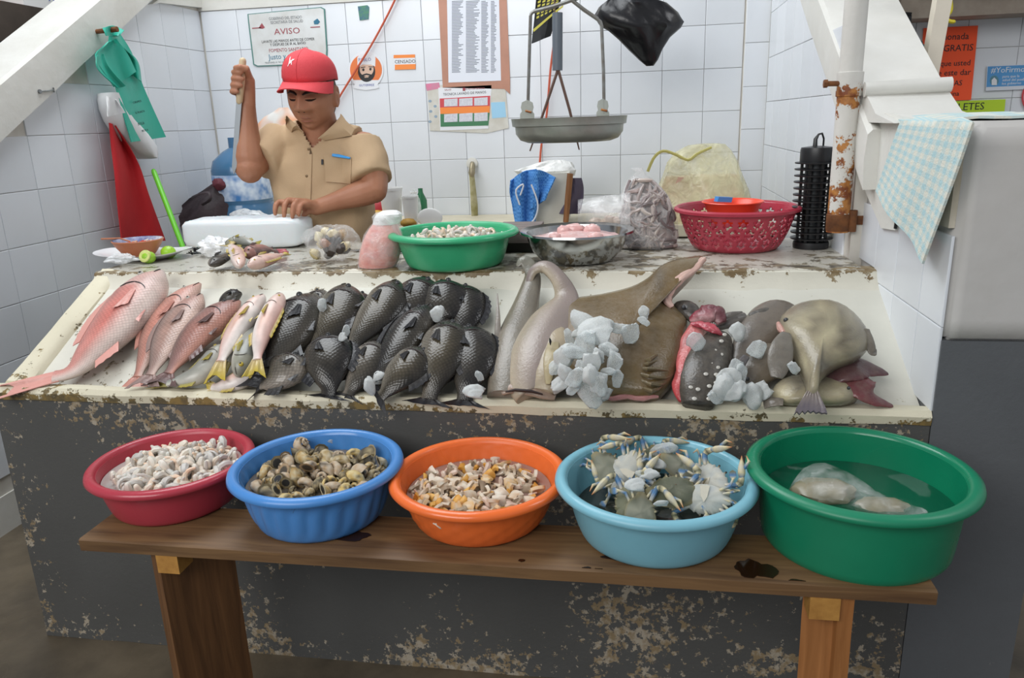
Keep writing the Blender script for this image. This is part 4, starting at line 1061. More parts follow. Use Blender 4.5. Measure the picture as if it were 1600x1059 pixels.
# ================================================================ ice
def ice_mat(name, col, clear, rough, al=1):
    m = mat(name, col, rough, spec=.7, bump=.6, bscale=40); nt = m.node_tree; b = principled(m); b.inputs['IOR'].default_value = 1.31
    b.inputs['Subsurface Weight'].default_value = .3; b.inputs['Subsurface Radius'].default_value = (.02, .022, .025)
    t = nd(nt, 'ShaderNodeBsdfTransparent'); t.inputs[0].default_value = (.93, .97, .98, 1); mx = nd(nt, 'ShaderNodeMixShader'); lw = nd(nt, 'ShaderNodeLayerWeight'); lw.inputs[0].default_value = .35
    n = nd(nt, 'ShaderNodeTexNoise'); n.inputs['Scale'].default_value = 25; tc = nd(nt, 'ShaderNodeTexCoord'); nt.links.new(tc.outputs['Object'], n.inputs['Vector'])
    r = nd(nt, 'ShaderNodeMapRange'); r.inputs[1].default_value = 0; r.inputs[2].default_value = .8; r.inputs[3].default_value = clear; r.inputs[4].default_value = .05; nt.links.new(lw.outputs['Facing'], r.inputs[0])
    r2 = nd(nt, 'ShaderNodeMath', operation='MULTIPLY'); nt.links.new(r.outputs[0], r2.inputs[0]); r3 = nd(nt, 'ShaderNodeMapRange'); r3.inputs[1].default_value = .35; r3.inputs[2].default_value = .65; r3.inputs[3].default_value = .6; r3.inputs[4].default_value = 1.1; nt.links.new(n.outputs[0], r3.inputs[0]); nt.links.new(r3.outputs[0], r2.inputs[1])
    nt.links.new(r2.outputs[0], mx.inputs[0]); nt.links.new(b.outputs[0], mx.inputs[1]); nt.links.new(t.outputs[0], mx.inputs[2]); nt.links.new(mx.outputs[0], nt.nodes['Material Output'].inputs[0])
    return m
M_ice = ice_mat('clear_ice', 'ecf0ef', .75, .06); M_icew = ice_mat('cloudy_ice', 'e6e9e7', .38, .12)
def ice_mesh(k, m, flat=.6):
    R = random.Random(k); ax = [Vector((R.gauss(0, 1), R.gauss(0, 1), R.gauss(0, 1))).normalized() for _ in range(9)]; dd = [R.uniform(.55, .85) for _ in range(9)]
    def fn(d):
        r = 1.0
        for a, q in zip(ax, dd):
            c = d.dot(a)
            if c > .05: r = min(r, q/c)
        return r*(1+.22*nz(d*1.7+Vector((k, 0, 0)))+.08*nz(d*4+Vector((k, 3, 0))))
    return MB().ball((0, 0, 0), (1, .8, flat), 20, 14, fn).mesh('ice', m, sharp=50)
ICE = [ice_mesh(i, M_ice, .5) for i in range(5)]+[ice_mesh(i+9, M_icew, .6) for i in range(4)]
def ice(px, py, h, wpx, label, group=None, k=None, asp=1.0, name='ice_chunk', ang=None, tilt=.3):
    p = on(px, py, h); s = wpx*.5*pxm(p); o = bpy.data.objects.new(name, ICE[rnd.randrange(len(ICE)) if k is None else k]); C.objects.link(o)
    M = frame(p, (math.cos(ang if ang is not None else rnd.uniform(0, 6)), 0, math.sin(ang if ang is not None else rnd.uniform(0, 6))), S_N+Vector((rnd.uniform(-tilt, tilt), rnd.uniform(-tilt, tilt)-.4, 0)))
    o.matrix_basis = M @ Matrix.Diagonal((s*1.1, s*1.1*asp, s, 1)); o['label'] = label; o['category'] = 'ice'
    if group: o['group'] = group
    return o
ice(682, 490, .125, 30, 'big oval cloudy ice chunk standing on the dark fish', k=5, asp=1.2, ang=1.4)
ice(504, 475, .10, 22, 'ice chunk between the largest dark fish and the pointed brown one', k=0)
ice(541, 516, .10, 18, 'upper of two small ice lumps on the plump dark fish', k=1)
ice(535, 527, .115, 18, 'lower of two small ice lumps on the plump dark fish', k=6)
ice(577, 604, .10, 34, 'rounded ice chunk on the lip in front of the small pale-bellied fish', k=5, asp=.8)
ice(592, 590, .085, 28, 'flat ice chunk tucked behind the rounded one at the lip', k=7)
ice(740, 612, .10, 40, 'blocky ice chunk at the lip in front of the rightmost dark fish', k=6, asp=.7, ang=0)
ice(748, 588, .11, 22, 'clear tear-shaped ice sliver on the rightmost dark fish', k=2, asp=.7)
ice(480, 560, .06, 22, 'ice bit between the cut-belly fish and the plump fish', k=3)
G = 'ice heap on the brown ray'
for (x, y, w, k, h) in [(912, 505, 46, 5, .16), (930, 520, 38, 6, .175), (905, 520, 30, 1, .165), (945, 512, 34, 0, .16), (965, 512, 30, 2, .15), (985, 520, 22, 3, .145), (1006, 502, 24, 1, .155), (890, 528, 26, 4, .14), (915, 540, 34, 3, .175), (942, 536, 30, 5, .175), (935, 556, 34, 7, .185), (925, 566, 28, 6, .185), (950, 548, 22, 2, .17), (880, 558, 32, 5, .15), (896, 552, 30, 0, .17), (905, 570, 26, 2, .175), (960, 566, 24, 4, .16), (950, 580, 28, 1, .165), (922, 588, 36, 5, .175), (900, 590, 30, 3, .165), (938, 600, 28, 2, .155), (884, 584, 34, 7, .14), (876, 600, 28, 6, .12), (896, 608, 34, 0, .135), (920, 612, 30, 4, .125), (945, 616, 26, 7, .115), (965, 592, 20, 1, .14), (870, 575, 20, 2, .13)]:
    ice(x, y, h, w*rnd.choice([.8, 1.1, 1.35, 1.7]), 'clear wet ice lump heaped on the brown ray', G, k, asp=rnd.uniform(.7, 1.05))
ice(1006, 489, .14, 20, 'single clear ice sliver lying apart, high on the brown ray', k=2, asp=1.4)
ice(1150, 518, .11, 34, 'tall cloudy ice block behind the spotted ray', k=8, asp=1.1)
ice(1088, 535, .12, 30, 'ice chunk on the red flesh strip', k=0, asp=1.2)
ice(1184, 546, .10, 34, 'grey ice piece under the dark fin of the grey fish', k=3)
G = 'ice between the spotted ray and the triggerfish'
for (x, y, w, k, h) in [(1140, 590, 34, 6, .12), (1130, 606, 40, 5, .12), (1148, 612, 34, 7, .115), (1158, 584, 24, 1, .12), (1120, 618, 26, 2, .10), (1172, 618, 40, 8, .09), (1190, 612, 30, 6, .085), (1150, 570, 20, 3, .125)]:
    ice(x, y, h, w*1.2, 'wet ice lump between the spotted ray and the triggerfish', G, k)
ice(1240, 574, .15, 26, 'small crushed ice lump on the fin of the big triggerfish', k=2)
# ================================================================ blue crabs
M_crab = vcol_mat('crab_shell', .25, 0, bump=.45, var=.15)
c_ol, c_ol2, c_wh, c_bl, c_cr, c_or = [hexc(x) for x in ('646851', '444a3a', 'd6d0bd', '4a7fb0', 'e3d6ac', 'd17f42')]
def carapace_mesh(k, top, top2):
    n = 44; rs = []; cols = []
    def out(a):
        x, y = math.cos(a), math.sin(a)
        rx, ry = .46, .34
        p = abs(x)**1.5
        X = math.copysign(rx*abs(x)**.9, x)*(1+.0); Y = ry*math.copysign(abs(y)**.75, y)
        if y > 0: X *= 1-.12*y; Y += .02*math.sin(18*a)*(1 if y > .15 else 0)
        sp = max(0, 1-abs(abs(x)-1)*14)*.12; X += math.copysign(sp, x)*(abs(y) < .22)
        return X, Y
    def ring(s, z, cf):
        R_ = []
        for j in range(n):
            x, y = out(2*PI*j/n); R_.append((x*s, y*s+.03*(1-s), z+(.03*nz((x*6*s, y*6*s, k))+.012*nz((x*16*s, y*16*s, k)))*(s < .95))); cols.append(cf(x*s, y*s))
        rs.append(R_)
    wh = lambda x, y: vmix(c_wh, hexc('aab4b8'), .5+.5*nz((x*6, y*6, k)))
    tp_ = lambda x, y: vmix(vmix(top, top2, .5+.9*nz((x*5, y*5, k+4))), hexc('9a8a58'), max(0, min(1, (math.hypot(x/.46, y/.34)-.86)*5))*.6)
    ring(.04, -.13, wh); ring(.35, -.13, wh); ring(.65, -.11, wh); ring(.88, -.06, wh); ring(.99, -.015, wh)
    ring(1, 0, tp_); ring(.95, .025, tp_); ring(.82, .065, tp_); ring(.62, .105, tp_); ring(.38, .13, tp_); ring(.15, .138, tp_); ring(.03, .139, tp_)
    return MB().rings(rs, cols=cols).mesh('carapace', M_crab)
def seg(pts, rad, cols, flat=.8, n=9): return MB().tube(pts, rad, n, flat, (0, 0, 1), cols, round_ends=True)
def claw_mesh(sg, open_=.0, reach=1.0):
    sh, el, wr = Vector((sg*.36, .20, -.04)), Vector((sg*.66*reach, .34, -.02)), Vector((sg*.62*reach, .50, .0))
    tip = Vector((sg*.16, .86, -.02)); m = wr.lerp(tip, .5)
    mb = MB()
    mb.tube([sh, sh.lerp(el, .6), el], [.05, .075, .07], 9, .8, (0, 0, 1), [c_wh, c_bl, vmix(c_bl, c_ol, .5)], round_ends=True)
    mb.tube([el, (el+wr)/2+Vector((sg*.03, 0, 0)), wr], [.065, .085, .07], 9, .9, (0, 0, 1), [c_cr, c_ol, c_cr], round_ends=True)
    mb.tube([wr, wr.lerp(m, .5), m, m.lerp(tip, .5), tip], [.06, .105, .10, .055, .012], 10, .72, (0, 0, 1), [c_bl, c_cr, c_wh, c_cr, c_or], round_ends=True)
    f = MB(); off = Vector((sg*.10, .07+open_, 0))
    f.tube([m+off*.55, m.lerp(tip, .5)+off*1.15, tip+off*.75], [.045, .042, .010], 8, .75, (0, 0, 1), [c_bl, c_cr, c_or], round_ends=True)
    return mb.mesh('claw', M_crab), f.mesh('finger', M_crab)
def leg_mesh(sg, i):
    a = Vector((sg*.42, .10-.13*i, -.06)); d = Vector((sg*math.cos(.5*(i-1)+.0), math.sin(-.5*(i-1)+.25), 0))
    b, c_ = a+d*.20+Vector((0, 0, .05)), a+d*.30+Vector((0, 0, -.06)); e = a+d*.22+Vector((0, -.04, -.22))
    return seg([a, a.lerp(b, .5), b, c_, e], [.04, .045, .04, .032, .008], [c_wh, c_cr, c_bl, c_cr, hexc('8a6a5a')], .7).mesh('leg', M_crab)
def paddle_mesh(sg):
    a = Vector((sg*.34, -.24, -.05)); b = a+Vector((sg*.18, -.10, .06)); c_ = a+Vector((sg*.24, -.26, .05)); e = a+Vector((sg*.22, -.46, .04))
    mb = seg([a, b, c_], [.045, .045, .035], [c_cr, c_bl, c_cr], .8)
    mb.tube([c_, c_.lerp(e, .4), c_.lerp(e, .8), e], [.03, .085, .07, .01], 10, .22, (1, .3, 0), [c_cr, c_bl, c_ol, c_ol])
    return mb.mesh('paddle_leg', M_crab)
CAR = [carapace_mesh(1, c_ol2, c_ol), carapace_mesh(2, hexc('6d7160'), hexc('8a8a78')), carapace_mesh(3, c_ol, hexc('7d7c62'))]
CLW = {(sg, v): claw_mesh(sg, .03*v, 1-.2*v) for sg in (-1, 1) for v in (0, 1)}
LEG = {(sg, i): leg_mesh(sg, i) for sg in (-1, 1) for i in range(3)}; PAD = {sg: paddle_mesh(sg) for sg in (-1, 1)}
ABD = MB().prism([(-.11, -.30, -.126), (.11, -.30, -.126), (.07, -.05, -.138), (0, .08, -.14), (-.07, -.05, -.138)], (0, 0, -.012), hexc('d8d2c0')).mesh('abdomen', M_crab)
EYE = {sg: MB().tube([(sg*.09, .30, .02), (sg*.11, .37, .035)], [.018, .026], 8, 1, None, [c_cr, hexc('1a1a1a')], round_ends=True).mesh('eye', M_crab) for sg in (-1, 1)}
def crab(label, px, py, z, size, up_, front, car=0, v=0):
    p = at(px, py, z=ZBN+z); (c_, rr, hh_, rb2) = bas('crab'); d = Vector((p.x-c_[0], p.y-c_[1], 0)); lim = inside(rr, rb2, .022, hh_, z)-.062
    if d.length > lim: d = d.normalized()*lim; p.x, p.y = c_[0]+d.x, c_[1]+d.y
    u = Vector(up_).normalized(); f = Vector(front); f = (f-u*f.dot(u)).normalized(); x = f.cross(u)
    M = Matrix(((x.x, f.x, u.x, p.x), (x.y, f.y, u.y, p.y), (x.z, f.z, u.z, p.z), (0, 0, 0, 1))) @ Matrix.Scale(size, 4)
    r = root('blue_crab', label, 'crab', M=M)
    def ch(nm, me, par=r): return part(nm, me, None, par, world=False)
    ch('carapace', CAR[car]); ch('abdomen', ABD)
    for sg in (-1, 1):
        cl, fi = CLW[(sg, v)]; o = ch('claw', cl); ch('finger', fi, o)
        for i in range(3): ch('leg', LEG[(sg, i)])
        ch('paddle_leg', PAD[sg]); ch('eye', EYE[sg])
    return r
(c, r_, h, rb) = bas('crab')
water('dark water at the bottom of the sky-blue crab basin', c, ZBN+.052, inside(r_, rb, .022, h, .052), '2c332f', .9)
crab('dark olive crab lying back up in the centre of the crab basin', 1052, 768, .108, .098, (0, -.62, .8), (-.1, .8, .6), 0, 1)
crab('pale grey-green crab tilted against the left wall of the basin', 932, 728, .108, .092, (-.35, -.65, .7), (.75, .35, .6), 1, 0)
crab('crab with its ridged pale underside up, beside the tilted grey-green one', 975, 736, .112, .085, (.25, .75, -.55), (-.85, .3, .35), 2, 1)
crab('crab whose cream claw lies along the left edge of the basin', 985, 788, .086, .088, (.1, -.6, .8), (-.95, -.1, .15), 2, 0)
crab('crab whose orange-tipped claw lies along the front edge of the basin', 1000, 806, .082, .088, (-.1, -.6, .75), (.97, -.12, .1), 1, 0)
crab('crab standing on edge at the right with its legs hanging down', 1112, 752, .110, .092, (.45, .55, -.5), (-.25, -.5, .75), 2, 1)
crab('crab at the back right with blue joints and legs up', 1080, 716, .098, .085, (.3, -.5, .8), (.5, .75, .4), 1, 0)
crab('crab at the back of the basin under the wedge of ice', 1008, 708, .098, .088, (0, -.55, .85), (-.9, .1, .3), 0, 0)
crab('crab with cream claws pointing down at the right front of the basin', 1102, 780, .100, .086, (.25, .75, -.5), (-.1, -.6, -.75), 2, 0)
def bice(px, py, z, wpx, label, k, asp=1, dirv=(1, 0, .2), nrm=(0, -.7, .7)):
    p = at(px, py, z=ZBN+z); s = wpx*.5*pxm(p); o = bpy.data.objects.new('ice_chunk', ICE[k]); C.objects.link(o)
    o.matrix_basis = frame(p, dirv, nrm) @ Matrix.Diagonal((s*1.1, s*1.1*asp, s, 1)); o['label'] = label; o['category'] = 'ice'
bice(1040, 702, .125, 42, 'wedge-shaped clear ice chunk at the back of the crab basin', 0, .6)
bice(1028, 724, .135, 26, 'rounded ice chunk standing among the crabs, behind the central one', 5, 1.1)
bice(992, 758, .13, 38, 'flat cloudy ice chunk left of the central crab', 6, .7)
bice(1015, 742, .13, 32, 'ice chunk between the flat one and the standing one in the crab basin', 7, .8)
bice(1000, 740, .13, 14, 'tiniest ice bit among the crabs', 1, 1)
bice(1033, 787, .115, 28, 'clear ice sliver in front of the central crab', 2, .4)
(c, r_, h, rb) = bas('blue'); 
bice(512, 690, .092, 44, 'clear round ice chunk at the back of the blue snail basin', 0, .75, nrm=(0, -.2, 1))
# ---- clear bag with a beige lump floating in the green basin
(c, r_, h, rb) = bas('green')
q = at(1300, 772, z=ZBN+.085)
gb = root('soaking_bag', 'clear plastic bag with a beige lump soaking in the green basin', 'bag', (q.x, q.y, ZBN+.06))
mb = MB(); g = []
pth = [Vector((q.x-.075, q.y+.02, ZBN+.078)), Vector((q.x-.03, q.y+.015, ZBN+.105)), Vector((q.x+.03, q.y-.005, ZBN+.098)), Vector((q.x+.08, q.y-.03, ZBN+.082)), Vector((q.x+.15, q.y-.055, ZBN+.078))]
sp = spline(pth, 24); rs = []
for i, p in enumerate(sp):
    w = [.02, .065, .06, .035, .03][min(4, int(i/24*5))]; w = sinterp(i/23, [0, .25, .5, .75, 1], [.012, .062, .055, .036, .02])
    rs.append([(p.x+w*.25*math.sin(t), p.y+w*math.cos(t)*(1+.15*nz((i*.4, t, 2))), p.z+w*.42*math.sin(t)+.004*nz((i*.9, math.cos(t)*3, 1))) for t in [2*PI*j/20 for j in range(20)]])
part('film', MB().rings(rs), plastic_film('wet_clear_film', (.8, .82, .8), .9, .08), gb, sharp=25)
part('lump', MB().ball((q.x-.015, q.y+.005, ZBN+.088), (.06, .045, .022), 20, 12, lambda d: 1+.2*nz(d*2)), mat('beige_lump', '948c74', .3, var=.6, vscale=20, vcol='6f6a58'), gb)
part('lump', MB().ball((q.x+.085, q.y-.03, ZBN+.078), (.05, .03, .016), 20, 12, lambda d: 1+.2*nz(d*2)), MATS['beige_lump'], gb)
# ================================================================ things on the ledge
def bag(name, label, ctr, size, film, fill=None, n=28, m=20, seed=1, fn=None, group=None, cat='bag', amp=.16):
    """a crumpled film bag: a creased skin round its contents; size = half extents, ctr = base centre"""
    r = root(name, label, cat, ctr, group)
    def f(d):
        k = 1+amp*nz((d.x*2.2, d.y*2.2, d.z*2.2+seed))+amp*.5*abs(nz((d.x*5, d.y*5, d.z*5+seed)))
        return k*(fn(d) if fn else 1)
    mb = MB().ball((ctr[0], ctr[1], ctr[2]+size[2]), size, n, m, f)
    zmin = ctr[2]+.001
    mb.v = [(x, y, max(z, zmin)) for x, y, z in mb.v]
    part('film', mb, film, r, sharp=25)
    return r
M_glaze = mat('blue_glaze', '27347e', .12, var=1, vscale=14, vcol='e3e3e6'); M_clay = mat('terracotta', 'b06a45', .55, var=.4, vscale=10, vcol='8f5235'); M_china = mat('white_china', 'e3e4e6', .15)
# plate with a clay bowl
pc = at(226, 404, z=ZL)
mb = MB(); rs = []
for (r_, z) in [(.02, .002), (.06, .002), (.075, .004), (.105, .019), (.125, .026), (.126, .0275), (.105, .0225), (.075, .009), (.06, .007), (.02, .007)]:
    rs.append([(pc.x+r_*1.3*math.copysign(abs(math.cos(a))**.72, math.cos(a)), pc.y+r_*.8*math.copysign(abs(math.sin(a))**.72, math.sin(a)), ZL+z*(1+.18*math.cos(2*a))) for a in [2*PI*j/56 for j in range(56)]])
solo('plate', mb.rings(rs), M_china, 'white rounded-square plate on the left end of the ledge', 'plate')
bc = at(215, 400, z=ZL+.012); bc.y += .015
b = root('clay_bowl', 'terracotta bowl glazed blue inside, standing on the white plate', 'bowl', (bc.x, bc.y, ZL+.008))
RB_ = .083
part('shell', MB().lathe([(.02, 0), (.042, 0), (.055, .015), (.070, .036), (RB_, .058), (RB_-.004, .060)], (bc.x, bc.y, ZL+.008), 40, cap0=True), M_clay, b)
part('glaze', MB().lathe([(RB_-.003, .060), (RB_-.008, .055), (.062, .034), (.045, .014), (.01, .008)], (bc.x, bc.y, ZL+.008), 40, cap1=True), M_glaze, b, label='blue and white glazed inside')
mb = MB(); R_ = random.Random(4)
for i in range(90):
    a, q = R_.uniform(0, 2*PI), math.sqrt(R_.random())*.055
    mb.obox((bc.x+q*math.cos(a), bc.y+q*math.sin(a), ZL+.045+R_.uniform(0, .01)), (R_.uniform(.006, .018), R_.uniform(-.01, .01), R_.uniform(-.004, .006)), (-.003, .004, 0), (0, .001, .004), hexc(R_.choice(['e08a3c', 'd8512e', 'e7e0d0', 'e0b04a', 'c9402f', 'd9d5c4'])))
solo('chopped_salad', mb, mat('salad', 'ffffff', .4, attr=True), 'chopped orange and white salad filling the clay bowl', 'salad', recentre=True)['kind'] = 'stuff'
part_sp = root('spoon', 'small orange-brown spoon leaning in the clay bowl', 'spoon', (bc.x-.05, bc.y, ZL+.06))
part('handle', MB().tube([(bc.x-.115, bc.y-.03, ZL+.074), (bc.x-.06, bc.y-.01, ZL+.073), (bc.x-.03, bc.y, ZL+.06)], [.003, .003, .003], 6), M_clay, part_sp)
part('bowl', MB().ball((bc.x-.02, bc.y, ZL+.055), (.016, .011, .004), 10, 6), M_clay, part_sp)
q = at(200, 410, z=ZL+.012)
bag('plastic_bag', 'small crumpled clear bag on the left of the white plate', (q.x-.025, q.y-.0, ZL+.010), (.045, .026, .015), F_milky, seed=3, amp=.5)
M_lime = mat('lime_peel', '8fbf2e', .3, bump=.3, bscale=120); M_pulp = mat('lime_pulp', 'd3d98a', .2, var=.6, vscale=60, vcol='a9b552')
def lime(px, py, rad, label, cut):
    p = at(px, py, z=ZL+.02); r = root('lime', label, 'lime', (p.x, p.y, p.z-rad*.8))
    part('peel', MB().ball(p, (rad, rad*.9, rad*.85), 16, 10), M_lime, r)
    if cut: part('pulp', MB().lathe([(rad*.9, 0), (rad*.85, .004), (rad*.1, .005)], p+Vector((-.003, -rad*.52, rad*.25)), 18, rot=Euler((1.1, -.2, 0)).to_matrix(), cap0=True, cap1=True), M_pulp, r)
lime(232, 402, .024, 'cut lime half on the plate in front of the clay bowl', True)
lime(263, 394, .026, 'whole green lime on the plate beside the clay bowl', False)
q = at(309, 398, z=ZL)
mb = MB(); R_ = random.Random(9)
for i in range(22):
    a = R_.uniform(0, 2*PI); p = Vector((q.x+R_.gauss(0, .016), q.y+R_.gauss(0, .012), ZL+.004+abs(R_.gauss(0, .012))))
    mb.tube([p, p+Vector((R_.gauss(0, .018), R_.gauss(0, .01), R_.gauss(0, .006)))], [.004, .0015], 5, .4)
solo('seaweed_scrap', mb, M_black, 'black tangled scrap between the plate and the white bag', 'scrap')
q = at(337, 402, z=ZL)
mb = MB().ball((q.x, q.y+.015, ZL+.030), (.062, .04, .034), 30, 20, lambda d: 1+.45*nz(d*2.5)+.25*nz(d*7))
mb.v = [(x, y, max(z, ZL+.001)) for x, y, z in mb.v]
solo('white_bag', mb, plastic_film('white_film', (.95, .96, .97), .25, .3), 'crumpled white plastic bag on the ledge beside the small fish', 'bag')
# small fish on the ledge
def lp(px, py, z): p = at(px, py, z=ZL+z); return ('w', p.x, p.y, p.z)
fish('small_fish', 'dark small fish nose down at the front edge of the ledge', [lp(378, 388, .045), lp(366, 396, .04), lp(350, 402, .035), lp(328, 414, .028)], .05, 'pale', 'snapper', 'plain', tail=.15)
fish('small_fish', 'small fish with a white belly and orange-red spread fins on the ledge', [lp(356, 378, .06), lp(364, 388, .055), lp(370, 398, .045), lp(374, 416, .03)], .045, 'yellow', 'slim', 'plain', tail=.2, tail_spread=.9)
fish('small_fish', 'white-bellied small fish lying rightmost at the ledge front', [lp(444, 396, .03), lp(430, 402, .03), lp(410, 408, .03), lp(388, 415, .028)], .048, 'yellow', 'slim', 'plain', tail=.12)
fish('small_fish', 'grey small fish lying on top of the others against the ice block', [lp(402, 384, .055), lp(388, 380, .06), lp(372, 378, .06), lp(352, 382, .055)], .045, 'olive', 'slim', 'plain', tail=.15)
fish('small_fish', 'dark brown small fish between the white bellies', [lp(432, 392, .04), lp(415, 390, .05), lp(400, 392, .05), lp(382, 398, .045)], .05, 'mauve', 'slim', 'plain', tail=.15)
q = at(438, 400, z=ZL); q.y += .01
solo('fish_scrap', MB().ball((q.x, q.y, ZL+.012), (.026, .014, .011), 16, 10, lambda d: 1+.3*nz(d*3)), mat('raw_red', 'b0505a', .25, var=.5, vscale=40, vcol='dba3a0'), 'reddish fish scrap at the right of the small fish on the ledge', 'scrap')
# block of ice
a0, a1 = at(283, 391, z=ZL), at(470, 388, z=ZL)
iy0 = a0.y+.004; ix0, ix1 = a0.x-.02, a1.x+.012; iy1 = iy0+.17
mb = MB(); rs = []; NX, NA = 40, 40
for i in range(NX+1):
    t = i/NX; u = -1+2*t; ex = 1-abs(u)**9; x = lerp(ix0, ix1, t); ring = []
    sc_ = max(.02, ex)**.35
    for j in range(NA):
        a = 2*PI*j/NA; ca, sa = math.cos(a), math.sin(a)
        yy = math.copysign(abs(ca)**.35, ca)*.085*sc_; zz = math.copysign(abs(sa)**.32, sa)*.052*sc_
        rough = (.0035*nz((x*60, yy*60, 1)) if sa > .6 else .0015*nz((x*25, yy*25, zz*25)))
        zt = .052+zz+rough+.006*t*(sa > 0)
        ring.append((x+.004*nz((yy*30, zz*30, t)), (iy0+iy1)/2+yy*(1-.1*abs(u)**3)+(.004*math.sin(x*14)), ZL+.001+zt))
    rs.append(ring)
M_block = mat('white_block_ice', 'e3e8ea', .25, var=.4, vscale=5, vcol='dbe1e4', trans=.0, bump=.25, bscale=30, sss=.35)
solo('ice_block', mb.rings(rs), M_block, 'long rounded block of white ice under the fishmonger\'s hand', 'ice block')
# bag of mussels
q = at(512, 412, z=ZL); q.y += .05
bg_ = bag('mussel_bag', 'knotted clear bag of dark and yellow shellfish between ice block and pink bag', (q.x, q.y, ZL), (.092, .055, .078), F_clear, seed=12, amp=.18, fn=lambda d: 1 if d.z < 0 else (1-.55*d.z*(1-.1*abs(d.x))))
R_ = random.Random(3)
for i in range(26):
    a = R_.uniform(-1, 1); h = R_.random()
    p = Vector((q.x+a*.062*(1-.55*h), q.y+R_.uniform(-.035, .015), ZL+.016+h*.075))
    cc = R_.choice(['1f1d1c', '2a2522', 'c9b88a', 'd8cdb0', '8f5f3c', 'b08a4a', '3a302a'])
    if a < -.45: cc = R_.choice(['d8cda4', 'c9b98a'])
    part('shellfish', MB().ball(p, (.021, .016, .014), 10, 7, lambda d: 1+.3*nz(d*2+Vector((i, 0, 0))), hexc(cc), Euler((R_.random()*3, R_.random()*3, 0)).to_matrix().to_4x4()), MATS.get('shellfish') or vcol_mat('shellfish', .3), bg_)
# bag of pink shrimp, leaning on the green basin
q0, q1, q2, q3 = at(588, 420, z=ZL), at(590, 390, y=2.17), at(600, 360, y=2.19), at(612, 336, y=2.2)
sb = root('shrimp_bag', 'tall clear bag packed with pink peeled shrimp, leaning against the green basin', 'bag', (q0.x, q0.y+.03, ZL))
cy_ = q0.y+.035
def up_ring(px0, px1, py, y, n=26, sq=.8, seed=0, amp=.05):
    a, b = at(px0, py, y=y), at(px1, py, y=y); c = (a+b)/2; rx = (b.x-a.x)/2
    return [(c.x+rx*math.cos(t)*(1+amp*nz((math.cos(t)*2, math.sin(t)*2, seed))), y+rx*sq*math.sin(t), c.z+rx*.1*math.sin(t)*0) for t in [2*PI*j/n for j in range(n)]]
prof = [(563, 618, 424), (561, 622, 408), (563, 624, 392), (567, 626, 378), (572, 626, 366), (578, 622, 356), (585, 618, 347)]
ringsP = [up_ring(a, b, p_, cy_, seed=i, amp=.10) for i, (a, b, p_) in enumerate(prof)]
zb0 = min(p[2] for p in ringsP[0]); ringsP = [[(x, y, max(ZL+.002, z)) for x, y, z in r_] for r_ in ringsP]
M_pink = mat('pink_shrimp_pack', 'd98a7f', .3, var=.9, vscale=38, vcol='eeb9ac', bump=.9, bscale=55, sss=.15)
part('packed_shrimp', MB().rings(ringsP), M_pink, sb, label='pink shrimp packed in the bag')
ringsB = [up_ring(a-2, b+3, p_, cy_, seed=i*3, amp=.08) for i, (a, b, p_) in enumerate(prof+[(584, 626, 338), (590, 622, 331), (600, 616, 330)])]
ringsB = [[(x, y, max(ZL+.001, z)) for x, y, z in r_] for r_ in ringsB]
part('film', MB().rings(ringsB), F_clear, sb, sharp=30)
tp = [up_ring(a, b, p_, cy_, seed=i*5, amp=.2) for i, (a, b, p_) in enumerate([(583, 622, 350), (584, 627, 341), (588, 627, 334), (598, 620, 329)])]
part('knot', MB().rings(tp), plastic_film('white_knot', (.92, .93, .92), .12, .35), sb)
# green basin of shrimp on the ledge
def rimfit(L, R, z):
    a, b = at(*L, z=z), at(*R, z=z); return (a+b)/2, ((b-a).length)/2
def bowlfit(L, R, base, ratio):
    """height, centre and radius of a round bowl from its rim and the front of its foot on the ledge"""
    yb = at(*base, z=ZL).y; best = None
    for i in range(200):
        h = .04+.0008*i; c, r = rimfit(L, R, ZL+h); e = abs(c.y-(yb+ratio*r))
        if best is None or e < best[0]: best = (e, h, c, r)
    return best[1:]
gh, gc, gr = bowlfit((605, 364), (809, 352), (695, 426), .70)
M_gb = plastic('ledge_basin_green', '3fb07c')
gcy = gc.y
basin('basin', 'bright green plastic basin of shrimp on the ledge', '3fb07c', (gc.x, gcy), ZL+.001, gr, gh, gr*.70, lipw=.025, m=M_gb)
water('murky greenish water in the bright green basin on the ledge', (gc.x, gcy), ZL+gh-.026, inside(gr, gr*.70, .025, gh, gh-.028), '8fae93', .93)
heap('peeled_shrimp', 'pale peeled shrimp floating in the bright green basin on the ledge', 'shrimp', 'peeled shrimp in the green ledge basin', shr, (gc.x+.01, gcy+.0), ZL+gh-.024, gr*.66, 75, .026, .034, dome=.014, seed=31, mind=.7, size=.025)
# cutting board, dark tray under it
a, b = at(786, 366, z=ZL+.055), at(834, 366, z=ZL+.055)
cb = root('cutting_board', 'thick grey wooden chopping board on a black block behind the steel bowl', 'board', (a.x, 2.5, ZL))
part('board', MB().box((a.x-.03, 2.42, ZL+.034), (b.x+.01, 2.66, ZL+.072)), wood('grey_board', '8b7f7a', '5c514d'), cb, smooth=False)
part('block', MB().box((a.x-.02, 2.44, ZL), (b.x+.006, 2.64, ZL+.034)), M_dark, cb, smooth=False)
q = at(730, 400, z=ZL)
kn = root('knife', 'long knife lying flat on the ledge behind the green basin', 'knife', (at(575, 398, z=ZL).x, 2.4, ZL))
k0, k1, k2 = at(548, 392, z=ZL+.004), at(590, 393, z=ZL+.004), at(650, 396, z=ZL+.004)
part('blade', MB().prism([k0, k1, k1+Vector((0, .028, 0)), k0+Vector((.01, .022, 0))], (0, 0, .002)), M_steel, kn)
part('handle', MB().tube([k1+Vector((0, .014, .004)), k2+Vector((0, .014, .006))], [.009, .010], 8, .7, (0, 1, 0)), M_black, kn)
